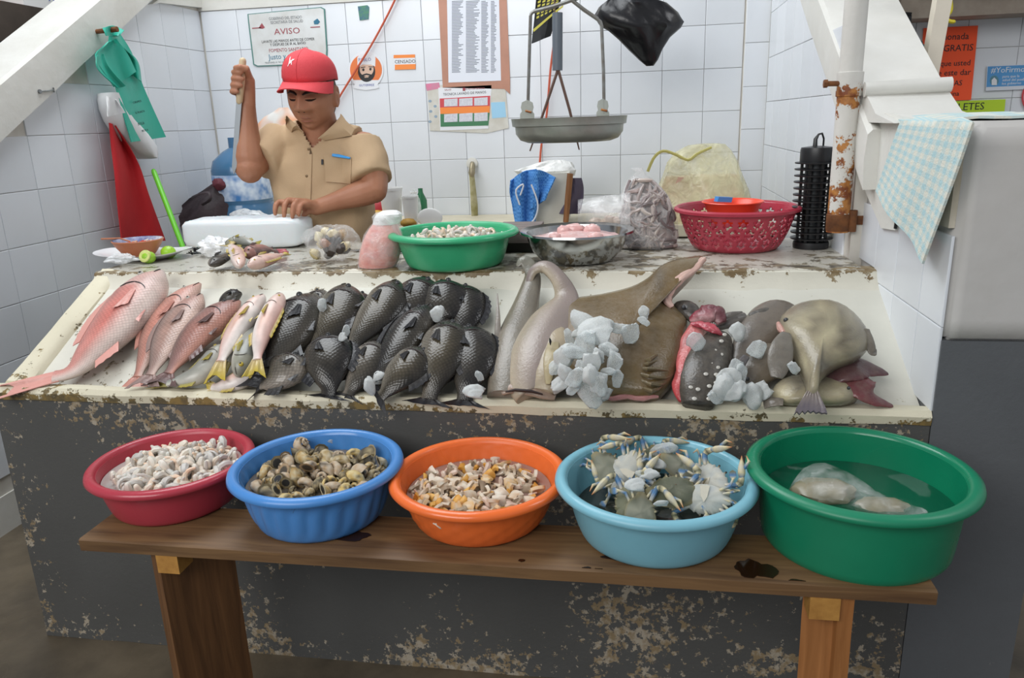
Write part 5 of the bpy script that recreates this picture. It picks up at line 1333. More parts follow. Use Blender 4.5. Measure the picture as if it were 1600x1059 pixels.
# steel bowl of pink fish roe
sh_, sc_c, sr = bowlfit((812, 362), (992, 358), (905, 416), .55); KS = sh_/.080
M_ss = mat('stainless', 'b9bcbd', .22, metal=1, var=.12, vscale=5, vcol='8d8f8f', rvar=.08)
scy = sc_c.y; SB = root('steel_bowl', 'wide stainless steel bowl of pale pink fish pieces on the ledge', 'bowl', (sc_c.x, scy, ZL))
pr = [(.01, .001), (sr*.55, .001), (sr*.63, .006), (sr*.78, .030), (sr*.86, .058), (sr*.89, .075), (sr*.99, .080), (sr, .078), (sr*.99, .083), (sr*.88, .0785), (sr*.84, .058), (sr*.76, .032), (sr*.60, .010), (.01, .005)]
pr = [(a_, z_*KS) for a_, z_ in pr]; part('bowl', MB().lathe(pr, (sc_c.x, scy, ZL), 64), M_ss, SB)
mb = MB(); R_ = random.Random(8); M_roe = mat('pale_pink_flesh', 'e3bdb8', .18, var=.6, vscale=14, vcol='cf9c9c', sss=.2, bump=.2, bscale=40)
for i in range(1):
    pass
rr_ = sr*.80; rs = []
for k in range(9):
    q_ = rr_*(1-k/8.4); rs.append([(sc_c.x+q_*math.cos(t), scy+q_*math.sin(t), ZL+.062*KS+.012*(1-(q_/rr_)**2)+.006*nz((q_*30*math.cos(t), q_*30*math.sin(t), 2))) for t in [2*PI*j/48 for j in range(48)]])
rs = [[(sc_c.x+(x-sc_c.x)*.9, scy+(y-scy)*.9, z-.012) for x, y, z in rs[0]]]+rs
solo('fish_flesh', MB().rings(rs), M_roe, 'flat bed of pale pink flesh filling the steel bowl', 'fish pieces')
for (px, py, rx, lab) in [(895, 350, .034, 'largest pink lump at the back of the steel bowl'), (925, 354, .026, 'pink lump right of the largest one in the steel bowl'), (880, 356, .02, 'small pink lump left in the steel bowl'), (940, 368, .022, 'small pale lump at the front right of the steel bowl'), (862, 368, .018, 'small pale lump at the front left of the steel bowl')]:
    p = at(px, py, z=ZL+.08*KS)
    dx, dy = p.x-sc_c.x, p.y-scy; dd_ = math.hypot(dx, dy); k_ = min(1, rr_*.75/max(1e-6, dd_)); p.x = sc_c.x+dx*k_; p.y = scy+dy*k_
    solo('fish_piece', MB().ball((p.x, p.y, ZL+.062*KS+.012), (rx, rx*.6, .016), 18, 10, lambda d: 1+.25*nz(d*2.2+Vector((px, 0, 0)))), M_roe, lab, 'fish pieces')
# big clear bag of squid
q = at(1022, 392, z=ZL); qy = q.y+.075
sq = root('squid_bag', 'big clear bag bulging with grey-violet squid, between steel bowl and colander', 'bag', (q.x, qy, ZL))
def sil(prof, cy, sqz, seed, n=30, amp=.06):
    out = []
    for i, (a, b, p_) in enumerate(prof): out.append([(x, y, max(ZL+.0015, z)) for x, y, z in up_ring(a, b, p_, cy, n, sqz, seed+i*.35, amp)])
    return out
P1 = [(968, 1055, 394), (960, 1058, 380), (962, 1058, 360), (966, 1056, 340), (970, 1050, 322), (974, 1042, 306), (978, 1030, 292), (984, 1018, 281), (992, 1008, 274)]
M_squid = mat('squid_mass', '8d817f', .22, var=1, vscale=16, vcol='c3b4ac', bump=1, bscale=22, sss=.1)
part('squid_mass', MB().rings(sil([(a+4, b-4, p+4 if i else p) for i, (a, b, p) in enumerate(P1)], qy, .62, 2, amp=.12)), M_squid, sq, label='packed squid bodies')
R_ = random.Random(14); T_ = MB(); M_tent = vcol_mat('squid_tentacle', .2, .1)
def sqp(px, py):
    hw_ = sinterp(py, [280, 300, 320, 340, 394], [16, 30, 38, 44, 46]); cx = sinterp(py, [280, 320, 394], [1001, 1011, 1012])
    e = max(-.93, min(.93, (px-cx)/hw_)); q_ = at(cx+e*hw_, py, y=qy); d_ = .60*hw_*pxm(q_)*math.sqrt(1-e*e)
    return at(cx+e*hw_, py, y=qy-d_-.002)
for i in range(70):
    px, py = R_.uniform(970, 1052), R_.uniform(286, 386); an = R_.uniform(-PI, PI); pts = []
    if R_.random() < .5: an = PI/2+R_.gauss(0, .35)
    for k in range(7):
        pts.append(sqp(px, min(388, max(282, py)))); an += R_.gauss(0, .45); px += 7*math.cos(an); py += 7*math.sin(an)
    pts = [Vector((p.x, p.y, max(p.z, ZL+.010))) for p in pts]
    c = hexc(R_.choice(['8a7d7c', 'a3958f', 'b9aca6', '7a6f6e', '94827c', 'c7bbb2', 'aba09c']))
    T_.tube(pts, [.005, .010, .0125, .012, .0125, .009, .004], 8, .6, (0, 1, 0), [c]*7)
t_ = part('tentacles', T_, M_tent, sq); t_['kind'] = 'stuff'
part('film', MB().rings(sil([(a-4, b+2, p) for a, b, p in P1]+[(994, 1006, 268), (985, 1004, 262)], qy, .68, 9, amp=.10)), F_clear, sq, sharp=22)
# its open mouth spread to the left
g = []
for i in range(12):
    r_ = []
    for j in range(9):
        t = i/11; px = lerp(985, 903, t); py = lerp(lerp(300, 312, t), lerp(375, 348, t), j/8)
        y_ = qy-.05-.03*math.sin(PI*j/8)+.03*t+.02*nz((i*.6, j*.7, 3))
        r_.append(at(px, py, y=y_))
    g.append(r_)
part('open_mouth', MB().sheet(g, .0015), F_clear, sq, sharp=180)
mb = MB()
for i in range(6):
    p = at(930+i*11, 348+4*math.sin(i*2), y=qy-.02); mb.ball(p, (.022, .02, .018), 12, 8, lambda d: 1+.3*nz(d*2+Vector((i, 0, 0))))
part('squid_piece', mb, mat('pale_squid', 'cdb49c', .25, var=.7, vscale=20, vcol='a99a94'), sq, label='pale squid pieces in the mouth of the bag')
# red colander with flower-shaped holes
ch_, cc_, cr_ = bowlfit((1058, 327), (1243, 318), (1150, 397), .64)
ccy = cc_.y
CL = root('colander', 'red plastic colander with flower-shaped hole clusters on the ledge', 'colander', (cc_.x, ccy, ZL))
M_col = plastic('colander_red', 'b23b4c')
NA, NZ = 288, 36; hh = ch_-.003; rb_ = cr_*.62
def cw(k): return rb_+(cr_*.93-rb_)*(k**.6)
holes = []
for f in range(24):
    for lv in range(3):
        a0_ = 2*PI*(f+.5*(lv % 2))/24; z0 = .026*hh/.105+.025*hh/.105*lv
        if lv == 2 and f % 2: pass
        for k in range(6):
            holes.append((a0_+.0120/cr_*math.cos(k*PI/3+.5), z0+.0115*math.sin(k*PI/3+.5), .0050))
vs, fs = [], []
for i in range(NZ+1):
    k = i/NZ; r_ = cw(k)
    for j in range(NA): a = 2*PI*j/NA; vs.append((cc_.x+r_*math.cos(a), ccy+r_*math.sin(a), ZL+.001+k*hh))
hb = {}
for (a, z, q_) in holes: hb.setdefault(round((a % (2*PI))/(2*PI)*72) % 72, []).append((a % (2*PI), z, q_))
for i in range(NZ):
    for j in range(NA):
        a = 2*PI*(j+.5)/NA; z = (i+.5)/NZ*hh; r_ = cw((i+.5)/NZ); cut = False; kk = round(a/(2*PI)*72)
        for q_ in (-1, 0, 1):
            for (ha, hz, hr) in hb.get((kk+q_) % 72, []):
                da = abs((a-ha+PI) % (2*PI)-PI)*r_
                if da*da+(z-hz)**2 < hr*hr: cut = True
        if not cut: fs.append((i*NA+j, i*NA+(j+1) % NA, (i+1)*NA+(j+1) % NA, (i+1)*NA+j))
cw_o = part('wall', MB().add(vs, fs), M_col, CL, sharp=180)
md_ = cw_o.modifiers.new('thick', 'SOLIDIFY'); md_.thickness = .0025; md_.offset = 0
part('floor', MB().lathe([(.002, .001), (rb_, .001), (rb_, .004), (.002, .004)], (cc_.x, ccy, ZL), 48), M_col, CL)
part('rim', MB().lathe([(cr_*.925, hh-.004), (cr_*.93, hh+.003), (cr_*.96, hh+.006), (cr_, hh+.001), (cr_*.995, hh-.007), (cr_*.985, hh-.002), (cr_*.96, hh+.001), (cr_*.925, hh-.004)], (cc_.x, ccy, ZL), 72), M_col, CL)
p = at(1134, 318, z=ZL+.112)
dz_ = hh-.105; ob_ = root('orange_bowl', 'orange-red plastic bowl sitting inside the red colander', 'bowl', (cc_.x-.012, ccy+.01, ZL+.05+dz_))
part('bowl', MB().lathe([(.01, .05), (.055, .05), (.075, .085), (.088, .118), (.096, .1225), (.094, .125), (.084, .119), (.07, .086), (.05, .056), (.01, .055)], (cc_.x-.012, ccy+.01, ZL+dz_), 48), mat('orange_red_plastic', 'f0492c', .3), ob_)
solo('blue_scoop', MB().obox((cc_.x-.055, ccy+.05, ZL+.118+dz_), (.045, .012, -.004), (-.01, .02, .0), (.004, 0, .016)), mat('bright_blue_plastic', '3f8fd6', .35), 'small bright blue plastic piece poking out of the colander', 'scrap')
# black insect lamp with ring fins
lp_ = at(1272, 391, z=ZL); lx, ly = lp_.x, lp_.y+.055
IL = root('insect_lamp', 'black cylindrical insect lamp with ring fins on the ledge by the pipe', 'lamp', (lx, ly, ZL))
def zat(py): return at(1272, py, y=ly).z
z_top = zat(228)-ZL; rl = .5*(at(1304, 300, y=ly).x-at(1247, 300, y=ly).x)
part('base', MB().lathe([(.005, 0), (rl*.98, 0), (rl, .012), (rl*.98, .02), (rl*.9, .022), (.005, .022)], (lx, ly, ZL), 36), M_black, IL)
part('core', MB().lathe([(.03, .02), (.032, .03), (.032, z_top-.05), (.02, z_top-.04)], (lx, ly, ZL), 24, cap0=True, cap1=True), mat('zapper_grid', '4a4d4f', .4, metal=.5), IL, label='grey inner grid')
part('cap', MB().lathe([(rl*.9, z_top-.05), (rl*.92, z_top-.045), (rl*.92, z_top-.012), (rl*.88, z_top-.004), (rl*.3, z_top), (.004, z_top)], (lx, ly, ZL), 36), M_black, IL)
nf = 13
for i in range(nf):
    z = .03+(z_top-.08)*i/(nf-1)
    part('fin', MB().lathe([(rl*.80, z), (rl*1.16, z-.001), (rl*1.17, z+.0025), (rl*.80, z+.004), (rl*.80, z)], (lx, ly, ZL), 36), M_black, IL)
for k in range(8):
    a = 2*PI*k/8+.2
    part('post', MB().box((lx+rl*.83*math.cos(a)-.004, ly+rl*.83*math.sin(a)-.004, ZL+.02), (lx+rl*.83*math.cos(a)+.004, ly+rl*.83*math.sin(a)+.004, ZL+z_top-.045)), M_black, IL)
part('cable', MB().tube([(lx-.008, ly, ZL+z_top), (lx-.008, ly, ZL+z_top+.02), (lx, ly, ZL+z_top+.034), (lx+.012, ly+.01, ZL+z_top+.036), (lx+.02, ly+.02, ZL+z_top+.02), (lx+.022, ly+.03, ZL+z_top-.01)], [.007, .006, .003, .003, .003, .003], 8), M_black, IL)
# rusty white pipe clamped to the wall
px_, py_ = .562, 2.30
PI_ = root('pipe', 'white painted steel pipe, rusty at its foot, clamped to the right wall', 'pipe', (px_, py_, at(1312, 362, y=py_).z))
zb_ = at(1312, 362, y=py_).z
part('tube', MB().lathe([(.026, 0), (.030, 0), (.030, 1.9), (.026, 1.9), (.026, 0)], (px_, py_, zb_), 28), M_rust, PI_)
zc_ = at(1330, 130, y=py_).z
part('collar', MB().lathe([(.030, zc_-.035), (.0335, zc_-.033), (.0345, zc_+.028), (.030, zc_+.03)], (px_, py_, 0), 28), M_rust, PI_, label='rusty collar')
M_ru = mat('brown_rust', '7a4a22', .75, var=.8, vscale=40, vcol='4a2a16', bump=.5)
part('bolt', MB().tube([(px_-.03, py_-.01, zc_), (px_-.062, py_-.012, zc_+.001)], [.007, .007], 8).tube([(px_-.06, py_-.012, zc_+.001), (px_-.07, py_-.012, zc_+.001)], [.011, .011], 6), M_ru, PI_)
part('foot_band', MB().lathe([(.0305, zb_+.004), (.032, zb_+.006), (.0325, zb_+.05), (.0305, zb_+.052)], (px_, py_, 0), 28), M_ru, PI_, label='rusted foot of the pipe')
part('clamp', MB().tube([(px_+.035, py_-.01, zb_+.002), (px_+.035, py_-.01, zb_+.062)], [.013, .013], 10).box((px_+.01, py_-.004, zb_+.02), (XR+.03, py_+.004, zb_+.045)), M_ru, PI_)
# ================================================================ things on and along the back wall
WY = YB-.0085                                     # just in front of the tile faces
M_ink = mat('black_ink', '2a2a2c', .6); M_inkg = mat('faded_ink', '7a7d80', .6); M_inkr = mat('dark_red_ink', '9a4a52', .6); M_inkt = mat('teal_ink', '2f6f8a', .6)
M_paper = mat('white_paper', 'e2e4e8', .6); M_orange = mat('orange_print', 'f08a3c', .5); M_redp = mat('red_print', 'c9474f', .5); M_greenp = mat('green_print', '3f7a55', .5); M_bluep = mat('blue_print', '9ccbe6', .5)
def wq(px, py, y=WY): return at(px, py, y=y)
def panel(pts, th, m, name, parent, y=WY, **k):
    P = [wq(*p, y=y) for p in pts]; P = [Vector((p.x, y, p.z)) for p in P]
    return part(name, MB().prism(P, (0, -th, 0)), m, parent, smooth=False, **k)
X1, Z1 = (1, 0, 0), (0, 0, 1)
def wtext(s, px, py, hpx, m, parent, y, align='CENTER', sx=1.0, tilt=0):
    p = wq(px, py, y); q = wq(px+100, py+tilt*100-3.8, y); d = (q-p); d.y = 0
    size = hpx*pxm(p)*1.38
    d.normalize(); return text(s, size, (p.x, y, p.z), d, (-d.z, 0, d.x), m, parent, 'lettering', align, .0004, sx)
# enamel notice
t = root('notice_sign', 'white enamel health notice with rounded corners high on the back wall', 'sign', wq(450, 60))
panel([(387, 22), (502, 11), (508, 14), (512, 78), (511, 96), (507, 100), (402, 104), (396, 101), (388, 34)], .003, mat('sign_border_green', '4f7f78', .4), 'border', t)
panel([(389, 23), (501, 12.5), (506, 15), (510, 78), (509, 95), (505, 98.5), (403, 102.5), (398, 100), (390, 34)], .004, mat('enamel', 'd9dcdc', .3, var=.5, vscale=6, vcol='a9a298'), 'plate', t)
ys_ = WY-.0045
for (s, px, py, hp, m, sx) in [('GOBIERNO DEL ESTADO', 446, 30, 4.2, M_inkg, .85), ('SECRETARIA DE SALUD', 448, 36, 4.2, M_inkg, .9), ('AVISO', 449, 53, 9, M_inkr, 1.25), ('LAVATE LAS MANOS ANTES DE COMER', 450, 65, 4, M_ink, .9), ('Y DESPUES DE IR AL BAÑO', 450, 70.5, 4, M_ink, .9), ('FOMENTO SANITARIO', 451, 80, 5.2, M_inkr, .9), ('TELEFONO: 01 961 61 8', 430, 98.5, 2.4, M_inkg, 1)]:
    wtext(s, px, py, hp, m, t, ys_, sx=sx, tilt=-.02)
o = wtext('Justo y solidario', 452, 91, 8, M_inkt, t, ys_, sx=.95, tilt=-.03)
panel([(404, 44), (409, 36), (414, 43), (410, 45)], .0006, M_inkr, 'emblem', t, y=ys_); panel([(490, 33), (496, 29), (500, 34), (497, 38), (491, 38)], .0006, M_inkt, 'emblem', t, y=ys_)
panel([(394, 43.5), (408, 42.5), (408, 44), (394, 45)], .0006, M_inkr, 'emblem', t, y=ys_); panel([(485, 42), (500, 41), (500, 42.5), (485, 43.5)], .0006, M_inkr, 'emblem', t, y=ys_)
# small green sticker
t = root('small_sticker', 'small green and blue picture sticker high on the back wall', 'sticker', wq(568, 20))
panel([(559, 10), (574, 8), (577, 11), (576, 30), (562, 32)], .001, mat('green_picture', '4f8a63', .5, var=1, vscale=60, vcol='3a5a86'), 'print', t)
# round campaign sticker: bearded man in a white cap
t = root('round_sticker', 'round orange sticker of a bearded man in a white cap', 'sticker', wq(572, 110))
cx, cy = 572, 109
def disc(cx, cy, rx, ry, a0=0, a1=2*PI, n=28): return [(cx+rx*math.cos(lerp(a0, a1, i/n)), cy-ry*math.sin(lerp(a0, a1, i/n))) for i in range(n+(0 if a1-a0 > 6.2 else 1))]
panel(disc(cx, cy, 27.5, 30), .0008, M_paper, 'backing', t)
panel(disc(cx, cy, 25, 25, -PI*.22, PI*1.22), .0012, mat('sticker_orange', 'e0793f', .5), 'orange_disc', t)
M_face = mat('sticker_face', 'd9b7a2', .5)
panel([(552, 137), (556, 128), (572, 124), (588, 128), (593, 137), (586, 139), (572, 141), (558, 139)], .0014, M_paper, 'shirt', t)
panel(disc(573, 112, 13.5, 16), .0018, M_ink, 'beard', t)
panel(disc(573, 108, 11, 11.5), .0022, M_face, 'face', t)
panel([(559, 106), (558.5, 90), (563, 84), (573, 82), (583, 84), (587, 90), (586.5, 104), (580, 101), (566, 101)], .0026, M_paper, 'cap', t)
panel(disc(568, 109, 1.8, 2.2), .0028, M_ink, 'eye', t); panel(disc(579, 108, 1.8, 2.2), .0028, M_ink, 'eye', t)
panel([(564, 105.2), (571, 104), (571, 105.2), (564, 106.4)], .0028, M_ink, 'eyebrow', t); panel([(576, 103.6), (583, 104), (583, 105.2), (576, 104.8)], .0028, M_ink, 'eyebrow', t)
panel([(565, 117), (573, 114.5), (581, 116.5), (581, 119), (573, 117), (565, 119.5)], .0029, M_ink, 'moustache', t)
panel([(570, 120), (576, 119.6), (576, 121), (570, 121.4)], .0030, M_face, 'mouth', t)
wtext('PABLO', 570, 95.5, 5, mat('violet_ink', '6f6a9a', .6), t, WY-.0028, sx=1.0); wtext('GUTIERREZ', 573, 134.5, 3.2, mat('navy_ink', '4a5aa0', .6), t, WY-.0016, sx=1.1)
# CENSADO sticker
t = root('label_sticker', 'orange and white CENSADO sticker on the back wall', 'sticker', wq(632, 97))
panel([(615, 86), (648.5, 85), (649.5, 108), (616, 109)], .0008, M_paper, 'backing', t)
panel([(615, 86), (648.5, 85), (648.5, 90), (615, 91)], .0012, M_orange, 'band', t); panel([(617, 101), (649.5, 100), (649.5, 108), (617, 109)], .0012, M_orange, 'band', t)
wtext('CENSADO', 633, 98.5, 5, M_ink, t, WY-.001, sx=1.05)
# framed list
t = root('framed_list', 'brown-bordered printed list in clear film on the back wall', 'poster', wq(742, 70))
panel([(683, -40), (790, -46), (797, 125), (797, 147), (788, 139), (692, 137)], .002, mat('brown_card', 'b8836c', .4, var=.3, vscale=8), 'card', t)
panel([(698, -36), (779, -40), (783, 126), (701, 129)], .003, mat('list_paper', 'dfe3ec', .5), 'sheet', t)
mb = MB(); R_ = random.Random(2)
for i in range(48):
    py = 3+i*2.35; y_ = WY-.0032
    for (xa, xb) in [(706, 724), (728, 750), (752, 764), (767, 776)]:
        l = R_.uniform(.55, 1); a = wq(xa, py, y_); b = wq(xa+(xb-xa)*l, py-.05*(xb-xa)*l, y_); mb.obox((a.x, y_, a.z), (b.x-a.x, 0, b.z-a.z), (0, -.0003, 0), (0, 0, .0038))
o = part('printed_rows', mb, mat('row_ink', '8a8f9a', .6), t, smooth=False); o['kind'] = 'stuff'
# torn old poster, blue note, hand washing poster
t = root('old_poster', 'torn faded poster under the hand-washing sheet, with a pink corner and a blue note', 'poster', wq(730, 165))
panel([(667, 132), (790, 136), (795, 200), (760, 208), (672, 204)], .0008, mat('old_paper', 'd3d1c9', .6, var=.8, vscale=14, vcol='bdb8aa'), 'paper', t)
panel([(665, 131), (686, 129), (688, 138), (667, 142)], .0012, mat('pink_print', 'd87a9c', .5, var=.4, vscale=30, vcol='a0a0a0'), 'pink_corner', t)
panel([(767, 160), (789, 159), (791, 183), (769, 185)], .0014, M_bluep, 'blue_note', t)
for (a_, b_) in [(672, 158), (673, 174), (672, 190), (680, 166), (681, 182)]: panel(disc(a_, b_, 2.6, 2.2, n=10), .0014, mat('faint_blue', '8fa3b5', .6) if 'faint_blue' not in MATS else MATS['faint_blue'], 'doodle', t)
t = root('hand_washing_poster', 'white hand-washing poster with red, orange and green bands', 'poster', wq(726, 165))
panel([(685, 137), (768, 133), (768, 140), (763, 201), (688, 204)], .002, M_paper, 'sheet', t)
y_ = WY-.0022
panel([(687, 154), (766, 149.5), (765.5, 170), (687.5, 172)], .0006, M_redp, 'red_band', t, y=y_); panel([(687.5, 168), (765.5, 165.5), (765, 176), (688, 178)], .0008, M_orange, 'orange_band', t, y=y_); panel([(688, 178), (765, 176), (763, 196), (688.5, 198)], .0006, M_greenp, 'green_band', t, y=y_)
M_cell = mat('poster_cell', 'd8d9e0', .6, var=.6, vscale=90, vcol='a9aab5')
for (r0, r1) in [(154.5, 166.5), (178, 191)]:
    for k in range(3):
        xa = 694+k*23.5; panel([(xa, r0+(.5-k*.9)), (xa+21, r0-.9-k*.9), (xa+21, r1-.9-k*.7), (xa, r1-k*.7)], .0011, M_cell, 'picture', t, y=y_)
wtext('TECNICA LAVADO DE MANOS', 726, 147.5, 3.8, M_ink, t, y_, sx=.95, tilt=-.02)
wtext('SALUD', 700, 141.5, 2.6, M_inkr, t, y_, tilt=-.02); wtext('SECRETARIA DE SALUD', 742, 139.5, 2.4, M_inkr, t, y_, tilt=-.02, sx=.9); panel([(723, 137), (727, 137), (727, 142), (723, 142)], .0006, M_inkr, 'emblem', t, y=y_)
# red cords
def cord(name, pts, rad, m, label, cat='cord'):
    return solo(name, MB().tube(spline(pts, 24), rad, 8, round_ends=True), m, label, cat)
M_cord = mat('red_cable', 'c2593f', .5)
cord('cable', [wq(640, -60, 3.97), wq(617, 0, 3.97), wq(585, 62, 3.97), wq(557, 108, 3.97), wq(530, 152, 3.97), wq(505, 196, 3.97)], .0055, M_cord, 'red cable slanting down the back wall behind the man')
cord('cable', [wq(872, -20, 3.93), wq(866, 60, 3.94), wq(860, 110, 3.95), wq(854, 180, 3.96), wq(846, 226, 3.96), wq(843, 262, 3.96)], .0055, M_cord, 'red cable hanging down behind the weighing scale')
# tap with a yellowed rag on its pipe
p = wq(738, 262, 3.94)
t = root('tap', 'old brass wall tap with a yellowed rag hanging from it', 'tap', p)
part('flange', MB().lathe([(.004, 0), (.03, 0), (.03, .008), (.012, .012), (.004, .012)], wq(738, 255, 3.992), 20, rot=Euler((PI/2, 0, 0)).to_matrix()), M_plaster, t)
part('body', MB().tube([wq(738, 255, 3.99), wq(738, 258, 3.94), wq(737, 270, 3.925), wq(737, 276, 3.925)], [.012, .014, .018, .012], 10), mat('old_brass', 'a59a80', .45, metal=.6, var=.6, vscale=20), t)
part('rag', MB().tube([wq(737, 272, 3.925), wq(739, 295, 3.93), wq(741, 320, 3.94), wq(742, 344, 3.95)], [.016, .018, .022, .02], 10, .5), mat('yellowed_rag', '97905f', .8, var=.9, vscale=16, vcol='c9c3a4', bump=.6), t)
# ---- weighing scale
SY = 2.98
M_zinc = mat('dull_zinc', 'a3a69f', .42, metal=.55, var=.5, vscale=14, vcol='82857c', rvar=.1)
t = root('hanging_scale', 'hanging market scale with a round metal pan and wire frame', 'scale', wq(890, 220, SY))
pc_ = wq(889, 188, SY); pr_ = .5*(wq(979, 188, SY).x-wq(799, 188, SY).x)
zz = lambda py: wq(889, py, SY).z-pc_.z
part('pan', MB().lathe([(.01, zz(221)), (pr_*.72, zz(221)), (pr_*.85, zz(217)), (pr_*.93, zz(207)), (pr_*.94, zz(196)), (pr_*.985, zz(195)), (pr_, zz(184)), (pr_*1.01, zz(183)), (pr_*.98, zz(184)), (pr_*.965, zz(193)), (pr_*.92, zz(197)), (pr_*.90, zz(207)), (pr_*.80, zz(215)), (.01, zz(217))], pc_, 64), M_zinc, t)
def plate_(px, py, w, top, nm):
    # bracket: standing plate with rounded head
    pts = [(px-w, py+12), (px+w, py+12), (px+w, py+4), (px+w*.75, py), (px+w*.9, py-6), (px+w*.75, py-14), (px, py-18), (px-w*.75, py-14), (px-w*.9, py-6), (px-w*.75, py), (px-w, py+4)]
    P = [wq(*q, SY-.0) for q in pts]; yb = SY-pr_*.0
    part(nm, MB().prism([(p.x, yb-.0, p.z) for p in P], (0, -.006, 0)), M_zinc, t)
    c_ = wq(px, py-1, SY); part('pin', MB().tube([(c_.x-.006, yb-.008, c_.z), (c_.x+.016, yb-.012, c_.z-.006)], [.004, .004], 6), M_rust, t)
plate_(824, 174, 11, 0, 'bracket'); plate_(942, 172, 10, 0, 'bracket')
M_wire = mat('grey_rod', '8f918e', .4, metal=.7, var=.6, vscale=30, vcol='6b5a4a')
ap = wq(893, -14, SY)
part('rod', MB().tube([wq(825, 162, SY), wq(827, 90, SY), wq(829, 24, SY)], [.0062]*3, 8).tube([wq(829, 24, SY), wq(831, 20, SY), wq(836, 17, SY)], [.0062]*3, 8).tube([wq(834, 18, SY), wq(865, 10, SY), wq(906, -4, SY)], [.007]*3, 8), M_wire, t)
part('rod', MB().tube([wq(944, 178, SY), wq(943, 110, SY), wq(940, 40, SY)], [.0062]*3, 8).tube([wq(940, 41, SY), wq(938, 34, SY), wq(932, 29, SY)], [.0062]*3, 8).tube([wq(934, 30, SY), wq(912, 15, SY), wq(888, -4, SY)], [.007]*3, 8), M_wire, t)
part('hook_rod', MB().tube([wq(897, -4, SY), (ap.x, SY, ap.z+.1), (ap.x, SY, 2.6)], [.007]*3, 8), M_wire, t)
# grey tube and tongs hanging behind it
t = root('knife_sharpener', 'grey tube hanging behind the scale with two thin splayed rods below', 'tool', wq(870, 110, 3.3))
part('tube', MB().tube([wq(871, 20, 3.3), wq(871, 65, 3.3), wq(871, 110, 3.3)], [.021]*3, 20), mat('grey_tube', '5d656e', .45), t)
M_rod = mat('brown_rod', '6a5248', .5, metal=.4)
part('rod', MB().tube([wq(872, 108, 3.29), wq(853, 165, 3.29), wq(828, 236, 3.29)], [.006, .006, .003], 8), M_rod, t); part('rod', MB().tube([wq(872, 108, 3.29), wq(890, 172, 3.29), wq(905, 234, 3.29)], [.006, .006, .003], 8), M_rod, t)
part('hanger', MB().tube([wq(867, 24, 3.3), wq(866, -10, 3.3), (wq(866, -10, 3.3).x, 3.3, 2.6)], [.003]*3, 6), M_rod, t)
# cap or rag in black and yellow
t = root('patterned_rag', 'black rag with a yellow pattern hanging left of the grey tube', 'rag', wq(852, 40, 3.4))
M_bkc = mat('black_cloth', '1d1f22', .8, bump=.3)
g = []
for i in range(7):
    r = []
    for j in range(9):
        u, v = i/6, j/8; px = lerp(lerp(839, 880, u), lerp(831, 860, u), v); py = lerp(-12, lerp(68, 56, u), v)
        r.append(wq(px, py, 3.42+.02*math.sin(u*5+v*2)))
    g.append(r)
part('cloth', MB().sheet(g, .004), M_bkc, t)
M_yel = mat('yellow_print', 'c9c04e', .6)
for i in range(5):
    a = [(841+i*7.5, -4), (846+i*7.5, -6), (842+i*6.2, 30-i*3.5), (838+i*6.4, 32-i*3.5)]
    for k in range(6):
        f0, f1 = k/6, k/6+.1; p0 = [lerp(a[0][q], a[3][q], f0) for q in (0, 1)]; p1 = [lerp(a[1][q], a[2][q], f0) for q in (0, 1)]; p2 = [lerp(a[1][q], a[2][q], f1) for q in (0, 1)]; p3 = [lerp(a[0][q], a[3][q], f1) for q in (0, 1)]
        panel([p0, p1, p2, p3], .001, M_yel, 'print', t, y=3.393)
panel([(833, 46), (866, 18), (880, 8), (880, 11), (866, 22), (834, 50)], .001, M_yel, 'stripe', t, y=3.393)
# black rubbish bag
g = root('black_bag', 'black plastic bag hanging by a knot beside the scale', 'bag', wq(1000, 100, 3.4))
prof = [(975, 988, -40), (968, 992, -20), (952, 1012, -4), (935, 1044, 8), (930, 1058, 22), (936, 1069, 38), (950, 1066, 46), (968, 1048, 60), (984, 1036, 78), (1000, 1028, 94), (1010, 1021, 103)]
def wring(a, b, py, y, dep, n=26, seed=0, amp=.1):
    A, B = wq(a, py, y), wq(b, py, y); c_ = (A+B)/2; rx = (B.x-A.x)/2
    return [(c_.x+rx*math.cos(t_)*(1+amp*nz((math.cos(t_)*2.5, math.sin(t_)*2.5, seed))), y+dep*rx*math.sin(t_)*(1+.8*nz((math.cos(t_)*3, math.sin(t_)*3, seed))), c_.z) for t_ in [2*PI*j/n for j in range(n)]]
part('sack', MB().rings([wring(a, b, p_, 3.4, .45, seed=i*.6) for i, (a, b, p_) in enumerate(prof)]), mat('black_bin_film', '17171a', .28, bump=.8, bscale=14), g, sharp=75)

# ================================================================ on the back worktop
def bz(px, py, y): return at(px, py, y=y)
def wt(px, y): return Vector((at(px, 345, y=y).x, y, ZB))
# blue water jug
c_ = wt(386, 3.72); k = pxm(c_)
t = root('water_jug', 'blue water jug with a white and blue label, left of the man on the worktop', 'bottle', c_)
R0 = 43*k; H0 = bz(385, 230, 3.72).z-ZB
part('bottle', MB().lathe([(.01, .002), (R0*.9, .002), (R0, .02), (R0, H0*.25), (R0*.96, H0*.28), (R0*.96, H0*.30), (R0, H0*.33), (R0, H0*.72), (R0*.9, H0*.84), (R0*.55, H0*.95), (R0*.3, H0), (R0*.3, H0+.05), (.01, H0+.05)], c_, 40), mat('blue_jug', '4f7fa8', .15, trans=.35), t)
part('label', MB().lathe([(R0*1.003, H0*.34), (R0*1.006, H0*.345), (R0*1.006, H0*.66), (R0*1.003, H0*.665)], c_, 40), mat('jug_label', 'cfdbe8', .4, var=1, vscale=16, vcol='3f78b4', detail=2), t)
